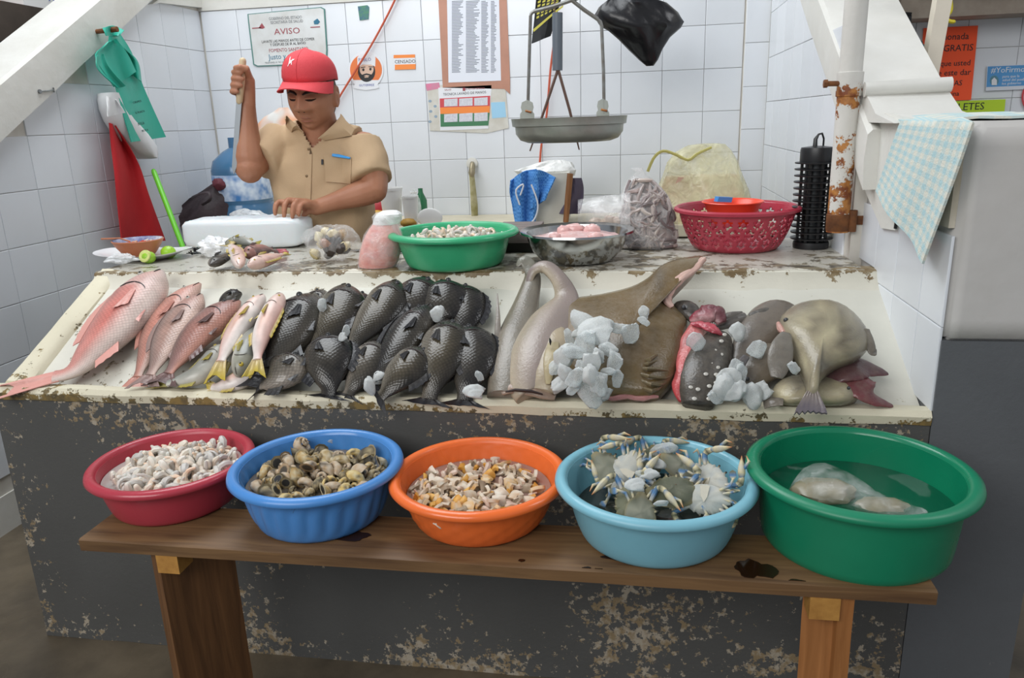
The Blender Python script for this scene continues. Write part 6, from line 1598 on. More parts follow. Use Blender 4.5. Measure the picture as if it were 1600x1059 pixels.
# dark backpack
c_ = wt(322, 3.62)
t = root('backpack', 'dark maroon backpack slumped in the corner behind the ice block', 'bag', c_)
M_bp = mat('maroon_black_nylon', '2a2226', .6, bump=.4, bscale=80, var=.4, vscale=6, vcol='3f2229')
prof = [(268, 372, 350), (272, 370, 336), (284, 366, 322), (300, 362, 308), (318, 358, 297), (330, 356, 288), (338, 353, 283)]
part('body', MB().rings([[(x, y, max(ZB, z)) for x, y, z in wring(a, b, p_, 3.62, .5, seed=i*.5, amp=.12)] for i, (a, b, p_) in enumerate(prof)]), M_bp, t, sharp=60)
part('strap', MB().tube(spline([wq(300, 308, 3.5), wq(312, 303, 3.47), wq(326, 301, 3.47), wq(328, 312, 3.46), wq(316, 320, 3.47)], 14), .008, 8, .4), M_bp, t)
part('lining', MB().ball(wq(343, 288, 3.58), (.035, .03, .03), 14, 9, lambda d: 1+.3*nz(d*3)), mat('maroon_lining', '5c2530', .7), t, label='maroon pocket edge')
c_ = wt(388, 3.5)
t = bag('bread_bag', 'small clear bag with something brown inside, behind the ice block', (c_.x, 3.50, ZB), (.10, .05, .05), F_milky, seed=5, amp=.3)
part('bread', MB().ball((c_.x-.055, 3.5, ZB+.04), (.035, .03, .025), 14, 9, lambda d: 1+.2*nz(d*3)), mat('bread', 'b08a52', .7), t)
# orange patterned cloth bag behind the shoulder
c_ = wt(418, 3.9)
solo('orange_bag', MB().rings([wring(a, b, p_, 3.9, .2, seed=i) for i, (a, b, p_) in enumerate([(398, 470, 230), (396, 474, 212), (400, 470, 195), (412, 462, 182), (428, 455, 174), (436, 450, 168)])]), mat('white_orange_bag', 'dedbd6', .5, var=1, vscale=9, vcol='e08a3c', detail=1), 'white and orange bag hanging on the wall behind the man\'s raised shoulder', 'bag')
# foam cups, bottle, lid
M_foam = mat('foam', 'e6e6e4', .6)
def cup(px, y, ptop, pbot, rt_, lab):
    c_ = wt(px, y); k = pxm(c_); H = bz(px, ptop, y).z-ZB; R = rt_*k
    t = root('foam_cup', lab, 'cup', c_)
    part('cup', MB().lathe([(.004, .001), (R*.74, .001), (R*.97, H*.93), (R, H*.93), (R*1.01, H), (R*.95, H), (R*.93, H*.9), (R*.7, .008), (.004, .008)], c_, 32), M_foam, t)
    return t
cup(614, 3.60, 293, 340, 18, 'tall white foam cup beside the man\'s elbow'); cup(643, 3.55, 306, 338, 13, 'smaller white foam cup right of the tall one')
c_ = wt(649, 3.72); H = bz(649, 302, 3.72).z-ZB
t = root('clear_bottle', 'clear plastic bottle behind the smaller foam cup', 'bottle', c_)
part('bottle', MB().lathe([(.005, 0), (.034, 0), (.034, H*.55), (.030, H*.8), (.014, H), (.014, H+.02), (.005, H+.02)], c_, 24), plastic_film('pet', (.9, .95, .95), .55, .08), t)
part('neck_ring', MB().lathe([(.014, H+.002), (.018, H+.003), (.018, H+.008), (.014, H+.009)], c_, 20), M_white, t)
p = wt(672, 3.52); lm = MB().ball((p.x, 3.52, ZB+.045), (.062, .006, .045), 24, 12)
solo('foam_disc', lm, M_foam, 'round white foam lid leaning behind the bright green basin', 'lid')
p = wt(594, 3.6); solo('yellow_pack', MB().ball((p.x, 3.56, ZB+.04), (.045, .04, .04), 14, 9, lambda d: 1+.25*nz(d*3)), mat('mustard_pack', 'c99a2f', .5), 'yellow packet on the worktop beside the man\'s side', 'packet')
p = wt(590, 3.7); solo('red_pack', MB().ball((p.x, 3.70, ZB+.06), (.06, .03, .06), 14, 9, lambda d: 1+.2*nz(d*3)), mat('red_pack', 'b03038', .4), 'red packet half hidden behind the man\'s elbow', 'packet')
p = wt(632, 3.45); solo('bread_roll', MB().ball((p.x, 3.51, ZB+.022), (.04, .03, .022), 16, 10, lambda d: 1+.15*nz(d*3)), mat('brown_roll', 'a8812f', .6, var=.6, vscale=30), 'small brown-yellow roll between the pink bag and the cups', 'bread')
solo('green_bottle', MB().lathe([(.005, 0), (.03, 0), (.03, .10), (.012, .14), (.012, .16), (.005, .16)], wt(660, 3.8), 20), mat('green_glass', '2f6f4a', .15), 'green bottle behind the foam cups', 'bottle')
# white container with a stick and cloths
c_ = wt(862, 3.66)
t = root('white_container', 'white square plastic container topped with crumpled film', 'container', c_)
k = pxm(c_); x0, x1 = at(820, 345, y=3.62).x, at(893, 345, y=3.62).x; z1 = bz(860, 270, 3.6).z
part('body', MB().rings([[(x0+.02, 3.60, ZB), (x1-.02, 3.60, ZB), (x1-.02, 3.78, ZB), (x0+.02, 3.78, ZB)], [(x0-.01, 3.58, z1), (x1-.005, 3.58, z1), (x1-.005, 3.8, z1), (x0-.01, 3.8, z1)]]), mat('cream_plastic', 'd8d6cc', .5, var=.3, vscale=5), t, smooth=False)
part('film', MB().rings([wring(a, b, p_, 3.68, .5, seed=i*.9, amp=.25) for i, (a, b, p_) in enumerate([(812, 896, 275), (806, 900, 266), (820, 897, 260), (840, 890, 254), (858, 880, 250)])]), plastic_film('white_crumple', (.88, .88, .85), .15, .3), t, sharp=25)
p0, p1 = wq(884, 347, 3.555), wq(891, 271, 3.56); p0.z = max(p0.z, ZB+.006)
solo('wooden_stick', MB().tube([p0, (p0+p1)/2, p1], [.013, .0145, .014], 12, round_ends=False), wood('stick_wood', '9c6a3f', '6f4627', axis=2), 'brown wooden stick leaning on the white container', 'stick')
g = []
for i in range(12):
    r = []
    for j in range(10):
        u, v = i/11, j/9; px = lerp(876, 908, v)+4*math.sin(u*4); py = lerp(278, 334, u)
        r.append(at(px, py, y=3.60+.02*math.sin(v*7+u*3)))
    g.append(r)
solo('purple_cloth', MB().sheet(g, .006), mat('purple_cloth', '5d5468', .85, var=.5, vscale=20), 'dark purple cloth behind the wooden stick', 'cloth')
# blue checked cloth with white piping
M_blue = mat('blue_check', '3f7fc0', .85, bump=.4, bscale=60)
ntb = M_blue.node_tree; tcb = nd(ntb, 'ShaderNodeTexCoord'); ck = nd(ntb, 'ShaderNodeTexChecker'); ck.inputs['Scale'].default_value = 110; ck.inputs['Color1'].default_value = lin('3877bd'); ck.inputs['Color2'].default_value = lin('5b98d6')
ntb.links.new(tcb.outputs['Object'], ck.inputs['Vector']); ntb.links.new(ck.outputs[0], principled(M_blue).inputs['Base Color'])
t = root('blue_cloth', 'blue checked cloth with white piping draped over the white container', 'cloth', wq(832, 345, 3.55))
def drape(L, R_, top, bot, y, amp, fold, nI=16, nJ=16, ph=0):
    g = []
    for i in range(nI):
        r = []; v = i/(nI-1)
        for j in range(nJ):
            u = j/(nJ-1); px = lerp(sinterp(v, *L), sinterp(v, *R_), u); py = lerp(sinterp(u, *top), sinterp(u, *bot), v)
            r.append(at(px, py, y=y+amp*math.sin(u*fold+v*2+ph)+.01*nz((u*4, v*4, ph))))
        g.append(r)
    return g
part('cloth', MB().sheet(drape(([0, .3, 1], [798, 797, 806]), ([0, .4, 1], [838, 842, 836]), ([0, .5, 1], [282, 268, 264]), ([0, .5, 1], [350, 352, 346]), 3.53, .02, 11), .006), M_blue, t)
part('fold', MB().sheet(drape(([0, 1], [822, 828]), ([0, .5, 1], [868, 860, 852]), ([0, .5, 1], [266, 266, 277]), ([0, 1], [328, 312]), 3.53, .018, 9, ph=1), .006), M_blue, t)
M_pipe = mat('white_piping', 'd5d8de', .7)
part('piping', MB().tube(spline([wq(812, 320, 3.49), wq(806, 298, 3.49), wq(818, 288, 3.49), wq(813, 305, 3.49)], 12), .004, 6), M_pipe, t)
part('piping', MB().tube(spline([wq(830, 288, 3.49), wq(840, 316, 3.49), wq(838, 336, 3.49), wq(828, 349, 3.49), wq(808, 351, 3.495)], 14), .004, 6), M_pipe, t)
# pale paper in front of the container
# yellow bag
c_ = wt(1100, 3.62)
t = root('yellow_bag', 'pale yellow knotted plastic bag of meat scraps behind the red colander', 'bag', c_)
prof = [(1020, 1172, 352), (1014, 1176, 340), (1018, 1176, 318), (1026, 1170, 296), (1034, 1162, 274), (1044, 1152, 252), (1056, 1142, 236), (1074, 1134, 226), (1090, 1124, 224)]
part('film', MB().rings([[(x, y, max(ZB+.001, z)) for x, y, z in wring(a, b, p_, 3.62, .5, seed=i*.45, amp=.10)] for i, (a, b, p_) in enumerate(prof)]), F_yel, t, sharp=60)
part('contents', MB().rings([[(x, y, max(ZB+.002, z)) for x, y, z in wring(a+6, b-8, p_, 3.63, .42, seed=i*.7, amp=.12)] for i, (a, b, p_) in enumerate(prof[:5])]), mat('meat_scraps', 'd9a992', .4, var=.9, vscale=9, vcol='e0d8bb', bump=.6, bscale=18), t)
M_yh = mat('yellow_handle', 'e3d987', .4)
part('handle', MB().tube(spline([wq(1012, 268, 3.55), wq(1022, 246, 3.55), wq(1036, 236, 3.55), wq(1055, 241, 3.55), wq(1075, 250, 3.55), wq(1090, 240, 3.55), wq(1112, 230, 3.55)], 22), [.009]*22, 8, .5), M_yh, t)

# ================================================================ on the left wall
def lq(px, py, x=-2.215): return at(px, py, x=x)
M_teal = mat('teal_bag_film', '2fae97', .38, bump=.25, bscale=22, var=.25, vscale=8, vcol='1f8f7c')
t = root('green_bag_bundle', 'bundle of green printed carrier bags hanging on a nail on the sloping beam', 'bag', lq(200, 215))
def lsheet(L, R_, top, bot, x, amp, fold, nI=16, nJ=12, th=.004, ph=0):
    g = []
    for i in range(nI):
        v = i/(nI-1); r = []
        for j in range(nJ):
            u = j/(nJ-1); px = lerp(sinterp(v, *L), sinterp(v, *R_), u); py = lerp(sinterp(u, *top), sinterp(u, *bot), v)
            r.append(at(px, py, x=x+amp*math.sin(u*fold+v*1.5+ph)))
        g.append(r)
    return MB().sheet(g, th)
part('bag', lsheet(([0, .2, .5, 1], [171, 168, 180, 205]), ([0, .2, .5, 1], [184, 205, 222, 259]), ([0, 1], [48, 48]), ([0, 1], [222, 214]), -2.19, .008, 5), M_teal, t)
part('folded_bag', lsheet(([0, .3, 1], [168, 149, 178]), ([0, .5, 1], [182, 200, 212]), ([0, 1], [66, 60]), ([0, 1], [136, 112]), -2.165, .014, 6, ph=1), M_teal, t)
part('folded_bag', lsheet(([0, .4, 1], [150, 153, 184]), ([0, .4, 1], [162, 170, 196]), ([0, 1], [88, 84]), ([0, 1], [138, 134]), -2.15, .01, 4, ph=2), M_teal, t)
part('folded_bag', lsheet(([0, 1], [186, 206]), ([0, .4, 1], [190, 214, 221]), ([0, 1], [70, 72]), ([0, 1], [116, 128]), -2.18, .012, 6, ph=2), M_teal, t)
part('knot', lsheet(([0, 1], [160, 166]), ([0, 1], [194, 186]), ([0, .5, 1], [44, 40, 48]), ([0, 1], [56, 56]), -2.17, .012, 7, nI=8), M_teal, t)
p = lq(177, 48, -2.16); part('nail', MB().tube([(-2.245, p.y, p.z), (-2.14, p.y, p.z+.005)], [.009, .011], 8), M_ru, t)
def ltext(s, px, py, hpx, sx=1):
    p = at(px, py, x=-2.176); q = at(px+30, py-6.5, x=-2.176); d = q-p; d.x = 0; d.normalize()
    return text(s, hpx*pxm(p)*1.4, (p.x, p.y, p.z), d, Vector((0, -d.z, d.y)), mat('dark_green_ink', '14463f', .6) if 'dark_green_ink' not in MATS else MATS['dark_green_ink'], t, 'lettering', 'LEFT', .0004, sx)
ltext('CUIDEMOS', 208, 162, 3.2); ltext('EL PLANETA', 212, 178, 3.2); ltext('BOLSA', 216, 196, 4); ltext('RECICLA', 222, 206, 3)
t = root('white_cloth_bag', 'white cloth bag stuffed behind the green bags on the left wall', 'bag', lq(200, 240))
part('sack', MB().rings([[ (p.x-.01+.05*math.sin(a), p.y, p.z) for a, p in [(2*PI*j/20, at(cx+hw*math.cos(2*PI*j/20), py+hw*.25*math.cos(2*PI*j/20+.5), x=-2.22)) for j in range(20)]] for (cx, hw, py) in [(172, 6, 146), (176, 13, 156), (182, 18, 172), (192, 22, 190), (206, 26, 208), (220, 24, 226), (230, 14, 240), (233, 5, 247)]]), mat('offwhite_cloth', 'd9dadb', .7, bump=.4, bscale=20), t)
part('tie', lsheet(([0, 1], [166, 168]), ([0, 1], [182, 196]), ([0, 1], [150, 156]), ([0, 1], [182, 176]), -2.15, .012, 6, nI=8), MATS['offwhite_cloth'], t)
solo('red_apron', lsheet(([0, .3, 1], [171, 176, 190]), ([0, .3, .6, 1], [180, 214, 232, 258]), ([0, 1], [192, 196]), ([0, .5, 1], [376, 378, 376]), -2.225, .018, 7, nI=24, nJ=18, th=.006), mat('red_cloth', 'c01f26', .75, bump=.3, bscale=50, var=.35, vscale=4, vcol='8f1218'), 'long red apron hanging down the left wall', 'apron')
p0, p1 = lq(240, 267, -2.2), at(275, 358, x=-2.06)
solo('green_broom_handle', MB().tube([p0, p0.lerp(p1, .03), p1, p1+(p1-p0)*1.6], [.010, .012, .012, .012], 12, round_ends=True), mat('lime_green_plastic', '68c22f', .35), 'lime green broom handle leaning against the left wall', 'broom')
a, b = lq(62, 143, -2.235), lq(84, 141, -2.235)
t = root('bent_nail', 'bent wire nail sticking out under the left sloping beam', 'nail', a)
part('shaft', MB().tube([a+Vector((0, 0, .008)), a, b, b+Vector((0, 0, .01)), b+Vector((0, 0, -.008))], [.003]*5, 6), M_steel, t)
part('head', MB().tube([a+Vector((-.004, 0, .0)), a+Vector((.004, 0, 0))], [.008, .008], 8), M_steel, t)
# shelf of the neighbouring stall, upper left, with a cooler on it
q = at(20, 60, x=-2.75)
t = root('side_shelf', 'dark brown shelf of the next stall beyond the left beam', 'shelf', (-2.9, q.y, q.z-.1))
part('board', MB().box((-4.2, 2.0, 1.80), (-2.70, 4.4, 1.965)), mat('dark_shelf', '4a4038', .6, var=.6, vscale=9), t, smooth=False)
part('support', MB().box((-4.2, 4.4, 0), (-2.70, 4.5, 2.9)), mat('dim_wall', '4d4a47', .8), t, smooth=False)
q = at(40, 22, x=-2.78)
t = root('cooler_box', 'white box with blue writing standing on the shelf at the upper left', 'box', (-2.95, q.y+.25, 1.967))
part('box', MB().box((-3.2, q.y, 1.967), (-2.78, q.y+.6, 2.35)), M_white, t, smooth=False)
text('HIELO', .06, (-2.777, q.y+.16, 2.02), (0, 1, 0), (0, 0, 1), mat('blue_marker', '3a58b8', .5), t)
solo('orange_tub', MB().box((-3.25, 2.2, 1.967), (-2.86, q.y-.06, 2.02)), mat('orange_tub', 'd8692e', .4), 'orange tub on the shelf at the far upper left', 'tub', smooth=False)
# ================================================================ pillar top and the stall behind
p = at(1440, 180, z=ZP+.004); p2 = at(1474, -10, y=p.y+.02)
t = root('wooden_post', 'cream painted square wooden post standing on the pillar', 'post', p)
w_ = .022; d_ = (p2-p)*1.6
part('post', MB().rings([[(q.x-w_, q.y-w_, q.z), (q.x+w_, q.y-w_, q.z), (q.x+w_, q.y+w_, q.z), (q.x-w_, q.y+w_, q.z)] for q in (p, p+d_*.5, p+d_)]), mat('cream_post', 'dcd3c2', .55, var=.3, vscale=6), t, smooth=False)
# checked towel draped over the pillar
M_tow = mat('towel_check', 'cfd6d2', .9, bump=.5, bscale=220)
ntb = M_tow.node_tree; at_ = nd(ntb, 'ShaderNodeAttribute', attribute_name='suv'); sepn = nd(ntb, 'ShaderNodeSeparateXYZ'); ntb.links.new(at_.outputs['Vector'], sepn.inputs[0])
outs = []
for ax in (0, 1):
    m_ = nd(ntb, 'ShaderNodeMath', operation='MULTIPLY'); ntb.links.new(sepn.outputs[ax], m_.inputs[0]); m_.inputs[1].default_value = 31
    s_ = nd(ntb, 'ShaderNodeMath', operation='SINE'); m2 = nd(ntb, 'ShaderNodeMath', operation='MULTIPLY'); ntb.links.new(m_.outputs[0], m2.inputs[0]); m2.inputs[1].default_value = 6.283; ntb.links.new(m2.outputs[0], s_.inputs[0])
    r_m = nd(ntb, 'ShaderNodeMapRange'); r_m.inputs[1].default_value = -.25; r_m.inputs[2].default_value = .25; r_m.inputs[3].default_value = 0; r_m.inputs[4].default_value = .5; ntb.links.new(s_.outputs[0], r_m.inputs[0]); outs.append(r_m.outputs[0])
ad = nd(ntb, 'ShaderNodeMath', operation='ADD'); ntb.links.new(outs[0], ad.inputs[0]); ntb.links.new(outs[1], ad.inputs[1])
mxn = nd(ntb, 'ShaderNodeMix', data_type='RGBA'); ntb.links.new(ad.outputs[0], mxn.inputs[0]); mxn.inputs[6].default_value = lin('d9d9cd'); mxn.inputs[7].default_value = lin('aecdd2'); ntb.links.new(mxn.outputs[2], principled(M_tow).inputs['Base Color'])
def at_x(px, py, x): return at(px, py, x=x)
g = []; uv = []
NI, NJ = 30, 22
for i in range(NI):
    v = i/(NI-1); r = []
    for j in range(NJ):
        u = j/(NJ-1)
        if v < .22:                                             # lying on the pillar top
            w = v/.22; x = lerp(XP+.20+.02*math.sin(u*5), XP-.012, w); y = lerp(2.10, 1.70, u)-.02*w*(u-.5); z = ZP+.008+.003*math.sin(u*9+v*20)
            if w > .9: z -= .004
        else:                                                   # hanging down the inner face
            w = (v-.22)/.78; top = at_x(lerp(1408, 1522, u), lerp(186, 184, u), XP-.028); bot = at_x(lerp(1366, 1447, u), lerp(298, 412, u), XP-.04)
            q = top.lerp(bot, w); x = XP-.026-.014*w+.006*math.sin(u*9+w*2)*w; y, z = q.y, min(q.z, ZP+.004)
        r.append((x, y, z)); uv.append((u*.32, v*.46))
    g.append(r)
tb = MB().sheet(g, .005); tb.uv = uv*2
solo('checked_towel', tb, M_tow, 'pale blue and cream checked towel draped over the pillar', 'towel', sharp=70)
# posters in the rear stall
RY = 3.588
def rpanel(pts, th, m, name, parent, y=RY, **k): return panel(pts, th, m, name, parent, y=y, **k)
t = root('orange_poster', 'bright orange hand-lettered poster in the stall behind the pillar', 'poster', wq(1490, 160, RY))
rpanel([(1443, 44), (1528, 40), (1517, 156), (1432, 160)], .002, mat('neon_orange_card', 'ff5a2a', .6), 'card', t)
for (s, px, py, hp) in [('Limonada', 1486, 62, 10), ('ES GRATIS', 1488, 80, 10), ('por que usted', 1482, 103, 8.5), ('puede este dar', 1478, 118, 9), ('GRACIAS', 1480, 134, 8), ('Propina', 1482, 150, 7.5)]:
    wtext(s, px, py, hp, M_ink, t, RY-.003, sx=.95)
t = root('blue_poster', 'blue printed poster with white lettering in the stall behind', 'poster', wq(1580, 120, RY))
rpanel([(1542, 103), (1690, 97), (1688, 136), (1540, 142)], .002, mat('poster_white', 'd8dde6', .6), 'sheet', t); rpanel([(1543, 104), (1690, 98), (1688, 130), (1541, 136)], .0026, mat('poster_blue', '5b9fd6', .6, var=.4, vscale=8, vcol='3f7fc0'), 'print', t)
wtext('#YoFirmo', 1548, 114, 8.5, M_paper, t, RY-.003, 'LEFT'); wtext('para que la', 1566, 121.5, 4, M_paper, t, RY-.003, 'LEFT'); wtext('salud del pueblo', 1566, 127, 4, M_paper, t, RY-.003, 'LEFT'); wtext('los gobierno', 1565, 132.5, 4, M_paper, t, RY-.003, 'LEFT')
rpanel(disc(1553, 126, 7, 8, n=16), .003, mat('badge_teal', '5a8a9a', .5), 'badge', t); rpanel([(1549, 133), (1549, 125), (1553, 121), (1557, 125), (1557, 133)], .0034, M_paper, 'emblem', t)
t = root('green_strip', 'lime green strip with hand-lettered BILLETES above the pillar', 'sign', wq(1520, 168, RY-.1))
rpanel([(1440, 160), (1571, 155), (1568, 185), (1438, 190)], .002, mat('lime_card', 'b9d82f', .6), 'card', t, y=RY-.02); wtext('BILLETES', 1506, 172, 11, M_ink, t, RY-.0225)
t = root('red_ring_sign', 'white round sign with a red edge at the right edge of the frame', 'sign', wq(1610, 155, RY))
rpanel(disc(1614, 152, 18, 24), .002, M_redp, 'ring', t); rpanel(disc(1614, 152, 15, 21), .003, M_paper, 'face', t)
cord('yellow_string', [wq(1478, -30, 3.3), wq(1486, 5, 3.3), wq(1484, 20, 3.3), wq(1474, 27, 3.3), wq(1484, 33, 3.3), wq(1490, 34, 3.3)], .007, mat('yellow_string', 'd8c832', .5), 'knotted yellow string hanging from the lintel', 'string')
t = root('hanging_wares', 'black and teal wares with a green-edged card hanging behind the sloped beam', 'goods', wq(1415, 60, 3.3))
rpanel([(1382, -10), (1396, -12), (1400, 18), (1392, 18)], .004, mat('bright_green_card', '7fd83f', .5), 'green_card', t, y=3.32)
rpanel([(1396, 20), (1424, 24), (1420, 66), (1412, 60)], .006, M_black, 'dark_card', t, y=3.34); 
part('dark_frame', MB().tube([wq(1380, -10, 3.31), wq(1398, 20, 3.31), wq(1424, 22, 3.31)], [.006]*3, 6), M_black, t)
part('teal_bag', MB().ball(wq(1430, 84, 3.3), (.035, .02, .05), 14, 10, lambda d: 1+.2*nz(d*3)), mat('dark_teal', '2f5f63', .5), t)
# ================================================================ the fishmonger
def m3(px, py, y): return at(px, py, y=y)
def proj(p):
    d = np.array(p)-np.array([0, 0, CH]); w = d@fw
    return 800+F*(d@rt)/w, 529.5-F*(d@up)/w
def remesh(mb, voxel, smooth=2, fac=.5):
    me = mb.mesh('tmp', M_black, False); o = bpy.data.objects.new('tmp', me); C.objects.link(o)
    r = o.modifiers.new('r', 'REMESH'); r.mode = 'VOXEL'; r.voxel_size = voxel
    if smooth: s = o.modifiers.new('s', 'SMOOTH'); s.iterations = smooth; s.factor = fac
    bpy.context.view_layer.update()
    out = bpy.data.meshes.new_from_object(o.evaluated_get(bpy.context.evaluated_depsgraph_get()))
    bpy.data.objects.remove(o); bpy.data.meshes.remove(me)
    out.polygons.foreach_set('use_smooth', [True]*len(out.polygons))
    return out
SK = mat('skin', 'b07c60', .48, sss=.12, var=.5, vscale=9, vcol='976148', bump=.15, bscale=160, spec=.4)
M_shirt = mat('khaki_cotton', 'bfa381', .85, bump=.25, bscale=260, var=.3, vscale=5, vcol='a98c6a')
TY = 2.90
tc_ = m3(502, 260, TY); TX = tc_.x
shR, shL = m3(424, 228, TY-.01), m3(580, 234, TY-.01)
elR, wrR = m3(389, 262, TY-.17), m3(386, 168, TY-.15)
elL, wrL = m3(584, 296, TY-.10), m3(494, 324, TY-.215)
HC = m3(488, 147, TY-.085)                        # centre of the head
nk0, nk1 = m3(503, 212, TY-.01), HC+Vector((.006, .012, -.05))
man = root('person', 'man in a red cap and khaki short-sleeved shirt chopping ice behind the ledge', 'person', (TX, TY, 0))
B = MB()
def ell(z, cx, cy, rx, ry, n=28, p=.85): return [(cx+rx*math.copysign(abs(math.cos(a))**p, math.cos(a)), cy+ry*math.copysign(abs(math.sin(a))**p, math.sin(a)), z) for a in [2*PI*j/n for j in range(n)]]
zsh = (shR.z+shL.z)/2
TOR = [(.82, .155, .105, .015), (.92, .168, .118, .01), (1.02, .178, .128, .0), (1.10, .182, .128, -.005), (1.20, .186, .120, -.01), (zsh-.05, .186, .105, -.012), (zsh, .165, .085, -.012), (zsh+.035, .115, .07, -.010), (zsh+.06, .06, .055, -.012)]
B.rings([ell(z, TX, TY+dy, rx, ry) for z, rx, ry, dy in TOR])
B.tube([nk0+Vector((0, 0, -.06)), nk0.lerp(nk1, .5), nk1], [.075, .066, .062], 20, 1, (1, 0, 0))
def limb(pts, rad, n=16, flat=1.0): B.tube(spline(pts, len(rad)), rad, n, flat, None, round_ends=True)
limb([shR+Vector((.03, 0, -.0)), shR.lerp(elR, .5), elR], [.07, .068, .062, .058, .054, .053])
limb([elR+Vector((0, .004, -.008)), elR.lerp(wrR, .35), wrR], [.050, .054, .055, .050, .042, .035, .032], flat=.92)
limb([shL+Vector((-.03, 0, -.0)), shL.lerp(elL, .5), elL], [.07, .068, .062, .058, .054, .052])
limb([elL, elL.lerp(wrL, .4), wrL], [.050, .054, .052, .046, .038, .032, .031], flat=.9)
for s in (-1, 1):
    limb([(TX+s*.085, TY+.01, .86), (TX+s*.095, TY+.0, .46), (TX+s*.10, TY+.02, .09)], [.088, .08, .068, .06, .058, .052, .042, .036])
    limb([(TX+s*.10, TY+.05, .045), (TX+s*.105, TY-.05, .04), (TX+s*.11, TY-.15, .03)], [.036, .042, .04, .03])
# ---- head
yaw, pit = math.radians(-2), math.radians(10)
fwd = Vector((math.sin(yaw)*math.cos(pit)+0, -math.cos(yaw)*math.cos(pit), -math.sin(pit)))
xr = Vector((0, 0, 1)).cross(-fwd).normalized(); xr = -xr if xr.x < 0 else xr
zu = xr.cross(fwd); zu = -zu if zu.z < 0 else zu
zu = (zu+xr*.05).normalized(); xr = (xr-zu*xr.dot(zu)).normalized()
HM = Matrix(((xr.x, fwd.x, zu.x, HC.x), (xr.y, fwd.y, zu.y, HC.y), (xr.z, fwd.z, zu.z, HC.z), (0, 0, 0, 1)))
HS = 1.06
def gs(v, c, w): return math.exp(-((v-c)/w)**2)
def headpt(d):
    x, y, z = d.x*.082, d.y*.098, d.z*.122
    if z < 0:
        t = -z/.122; x *= 1-.12*t**1.6
        if y < 0: y *= 1-.35*t
        else: y *= 1-.10*t*t
    if d.y > 0:
        f = min(1, d.y*2.2)
        ax = abs(x)
        add = 0
        prof = sinterp(z, [-.06, -.047, -.036, -.028, .0, .02, .035], [0, .006, .032, .034, .017, .007, 0]) if -.06 < z < .035 else 0
        add += prof*gs(x, 0, .0135+.009*gs(z, -.034, .014))
        add += .014*gs(ax, .020, .009)*gs(z, -.037, .009)
        add += .007*gs(z, .030, .010)*gs(ax, .028, .028)
        add -= .011*gs(ax, .031, .016)*gs(z, .010, .012)
        add += .0075*gs(ax, .032, .012)*gs(z, .005, .0075)
        add += .010*gs(ax, .047, .020)*gs(z, -.026, .022)
        add -= .006*gs(ax, .032, .008)*gs(z, -.055, .02)
        add += .006*gs(z, -.066, .0055)*gs(x, 0, .022)
        add += .007*gs(z, -.079, .0065)*gs(x, 0, .020)
        add -= .009*gs(z, -.0725, .003)*gs(x, 0, .026)
        add -= .004*gs(z, -.090, .006)*gs(x, 0, .02)
        add += .010*gs(z, -.108, .016)*gs(x, 0, .024)
        add += .006*gs(ax, .05, .02)*gs(z, -.07, .025)
        y += add*f
    return Vector((x, y, z))
def hw(v): return HM @ (Vector(v)*HS)
nH, mH = 96, 80
vs = []
for i in range(1, mH):
    for j in range(nH):
        th, ph = PI*i/mH, 2*PI*j/nH
        vs.append(hw(headpt(Vector((math.sin(th)*math.cos(ph), math.sin(th)*math.sin(ph), math.cos(th))))))
vs += [hw(headpt(Vector((0, 0, 1)))), hw(headpt(Vector((0, 0, -1))))]
fs = []
for i in range(mH-2):
    for j in range(nH): fs.append((i*nH+j, (i+1)*nH+j, (i+1)*nH+(j+1) % nH, i*nH+(j+1) % nH))
T_, Bm = (mH-1)*nH, (mH-1)*nH+1
for j in range(nH): fs += [(T_, j, (j+1) % nH), (Bm, (mH-2)*nH+(j+1) % nH, (mH-2)*nH+j)]
B.add(vs, fs)
for s in (-1, 1):
    ring_ = [hw((s*(.084+.008*math.cos(a)*0), -.012+.018*math.cos(a)-.004*math.sin(a), -.008+.031*math.sin(a))) for a in [2*PI*j/20 for j in range(20)]]
    B.tube(ring_+[ring_[0]], [.0062]*21, 8)
    B.ball(hw((s*.081, -.010, -.008)), (.014, .014, .02), 12, 8)
    B.ball(hw((s*.085, -.004, -.036)), (.008, .010, .010), 10, 6)
# ---- resting left hand on the ice
def hand_flat(w, kn, tips, th_tip, thumb_root, rad=.0098):
    """palm from the wrist to four knuckles, then four bent fingers of different lengths and a thumb"""
    c = sum(kn, Vector())/4
    for k in kn: B.tube([w.lerp(c, .0)+(k-c)*.35, w.lerp(k, .55)+Vector((0, 0, .004)), k], [.020, .018, .0145], 10, round_ends=True)
    for i, (k, t) in enumerate(zip(kn, tips)):
        mid = k.lerp(t, .48)+Vector((0, -.010, .012))
        f = [1.0, 1.04, 1.0, .88][i]
        B.tube([k, k.lerp(mid, .55)+Vector((0, -.002, .003)), mid, mid.lerp(t, .55)+Vector((0, -.003, 0)), t], [rad*1.22*f, rad*1.05*f, rad*1.08*f, rad*.95*f, rad*.8*f], 10, round_ends=True)
    B.tube([thumb_root, thumb_root.lerp(th_tip, .5)+Vector((.0, -.004, .006)), th_tip], [.0145, .0125, .0095], 10, round_ends=True)
ZI = ZL+.108
kn = [m3(437, 317, TY-.275), m3(451, 314, TY-.28), m3(465, 315, TY-.28), m3(477, 319, TY-.272)]
tips = [m3(430, 334, TY-.315), m3(444, 338, TY-.325), m3(457, 339, TY-.325), m3(467, 336, TY-.315)]
hand_flat(wrL, kn, tips, m3(474, 338, TY-.25), m3(484, 329, TY-.235))
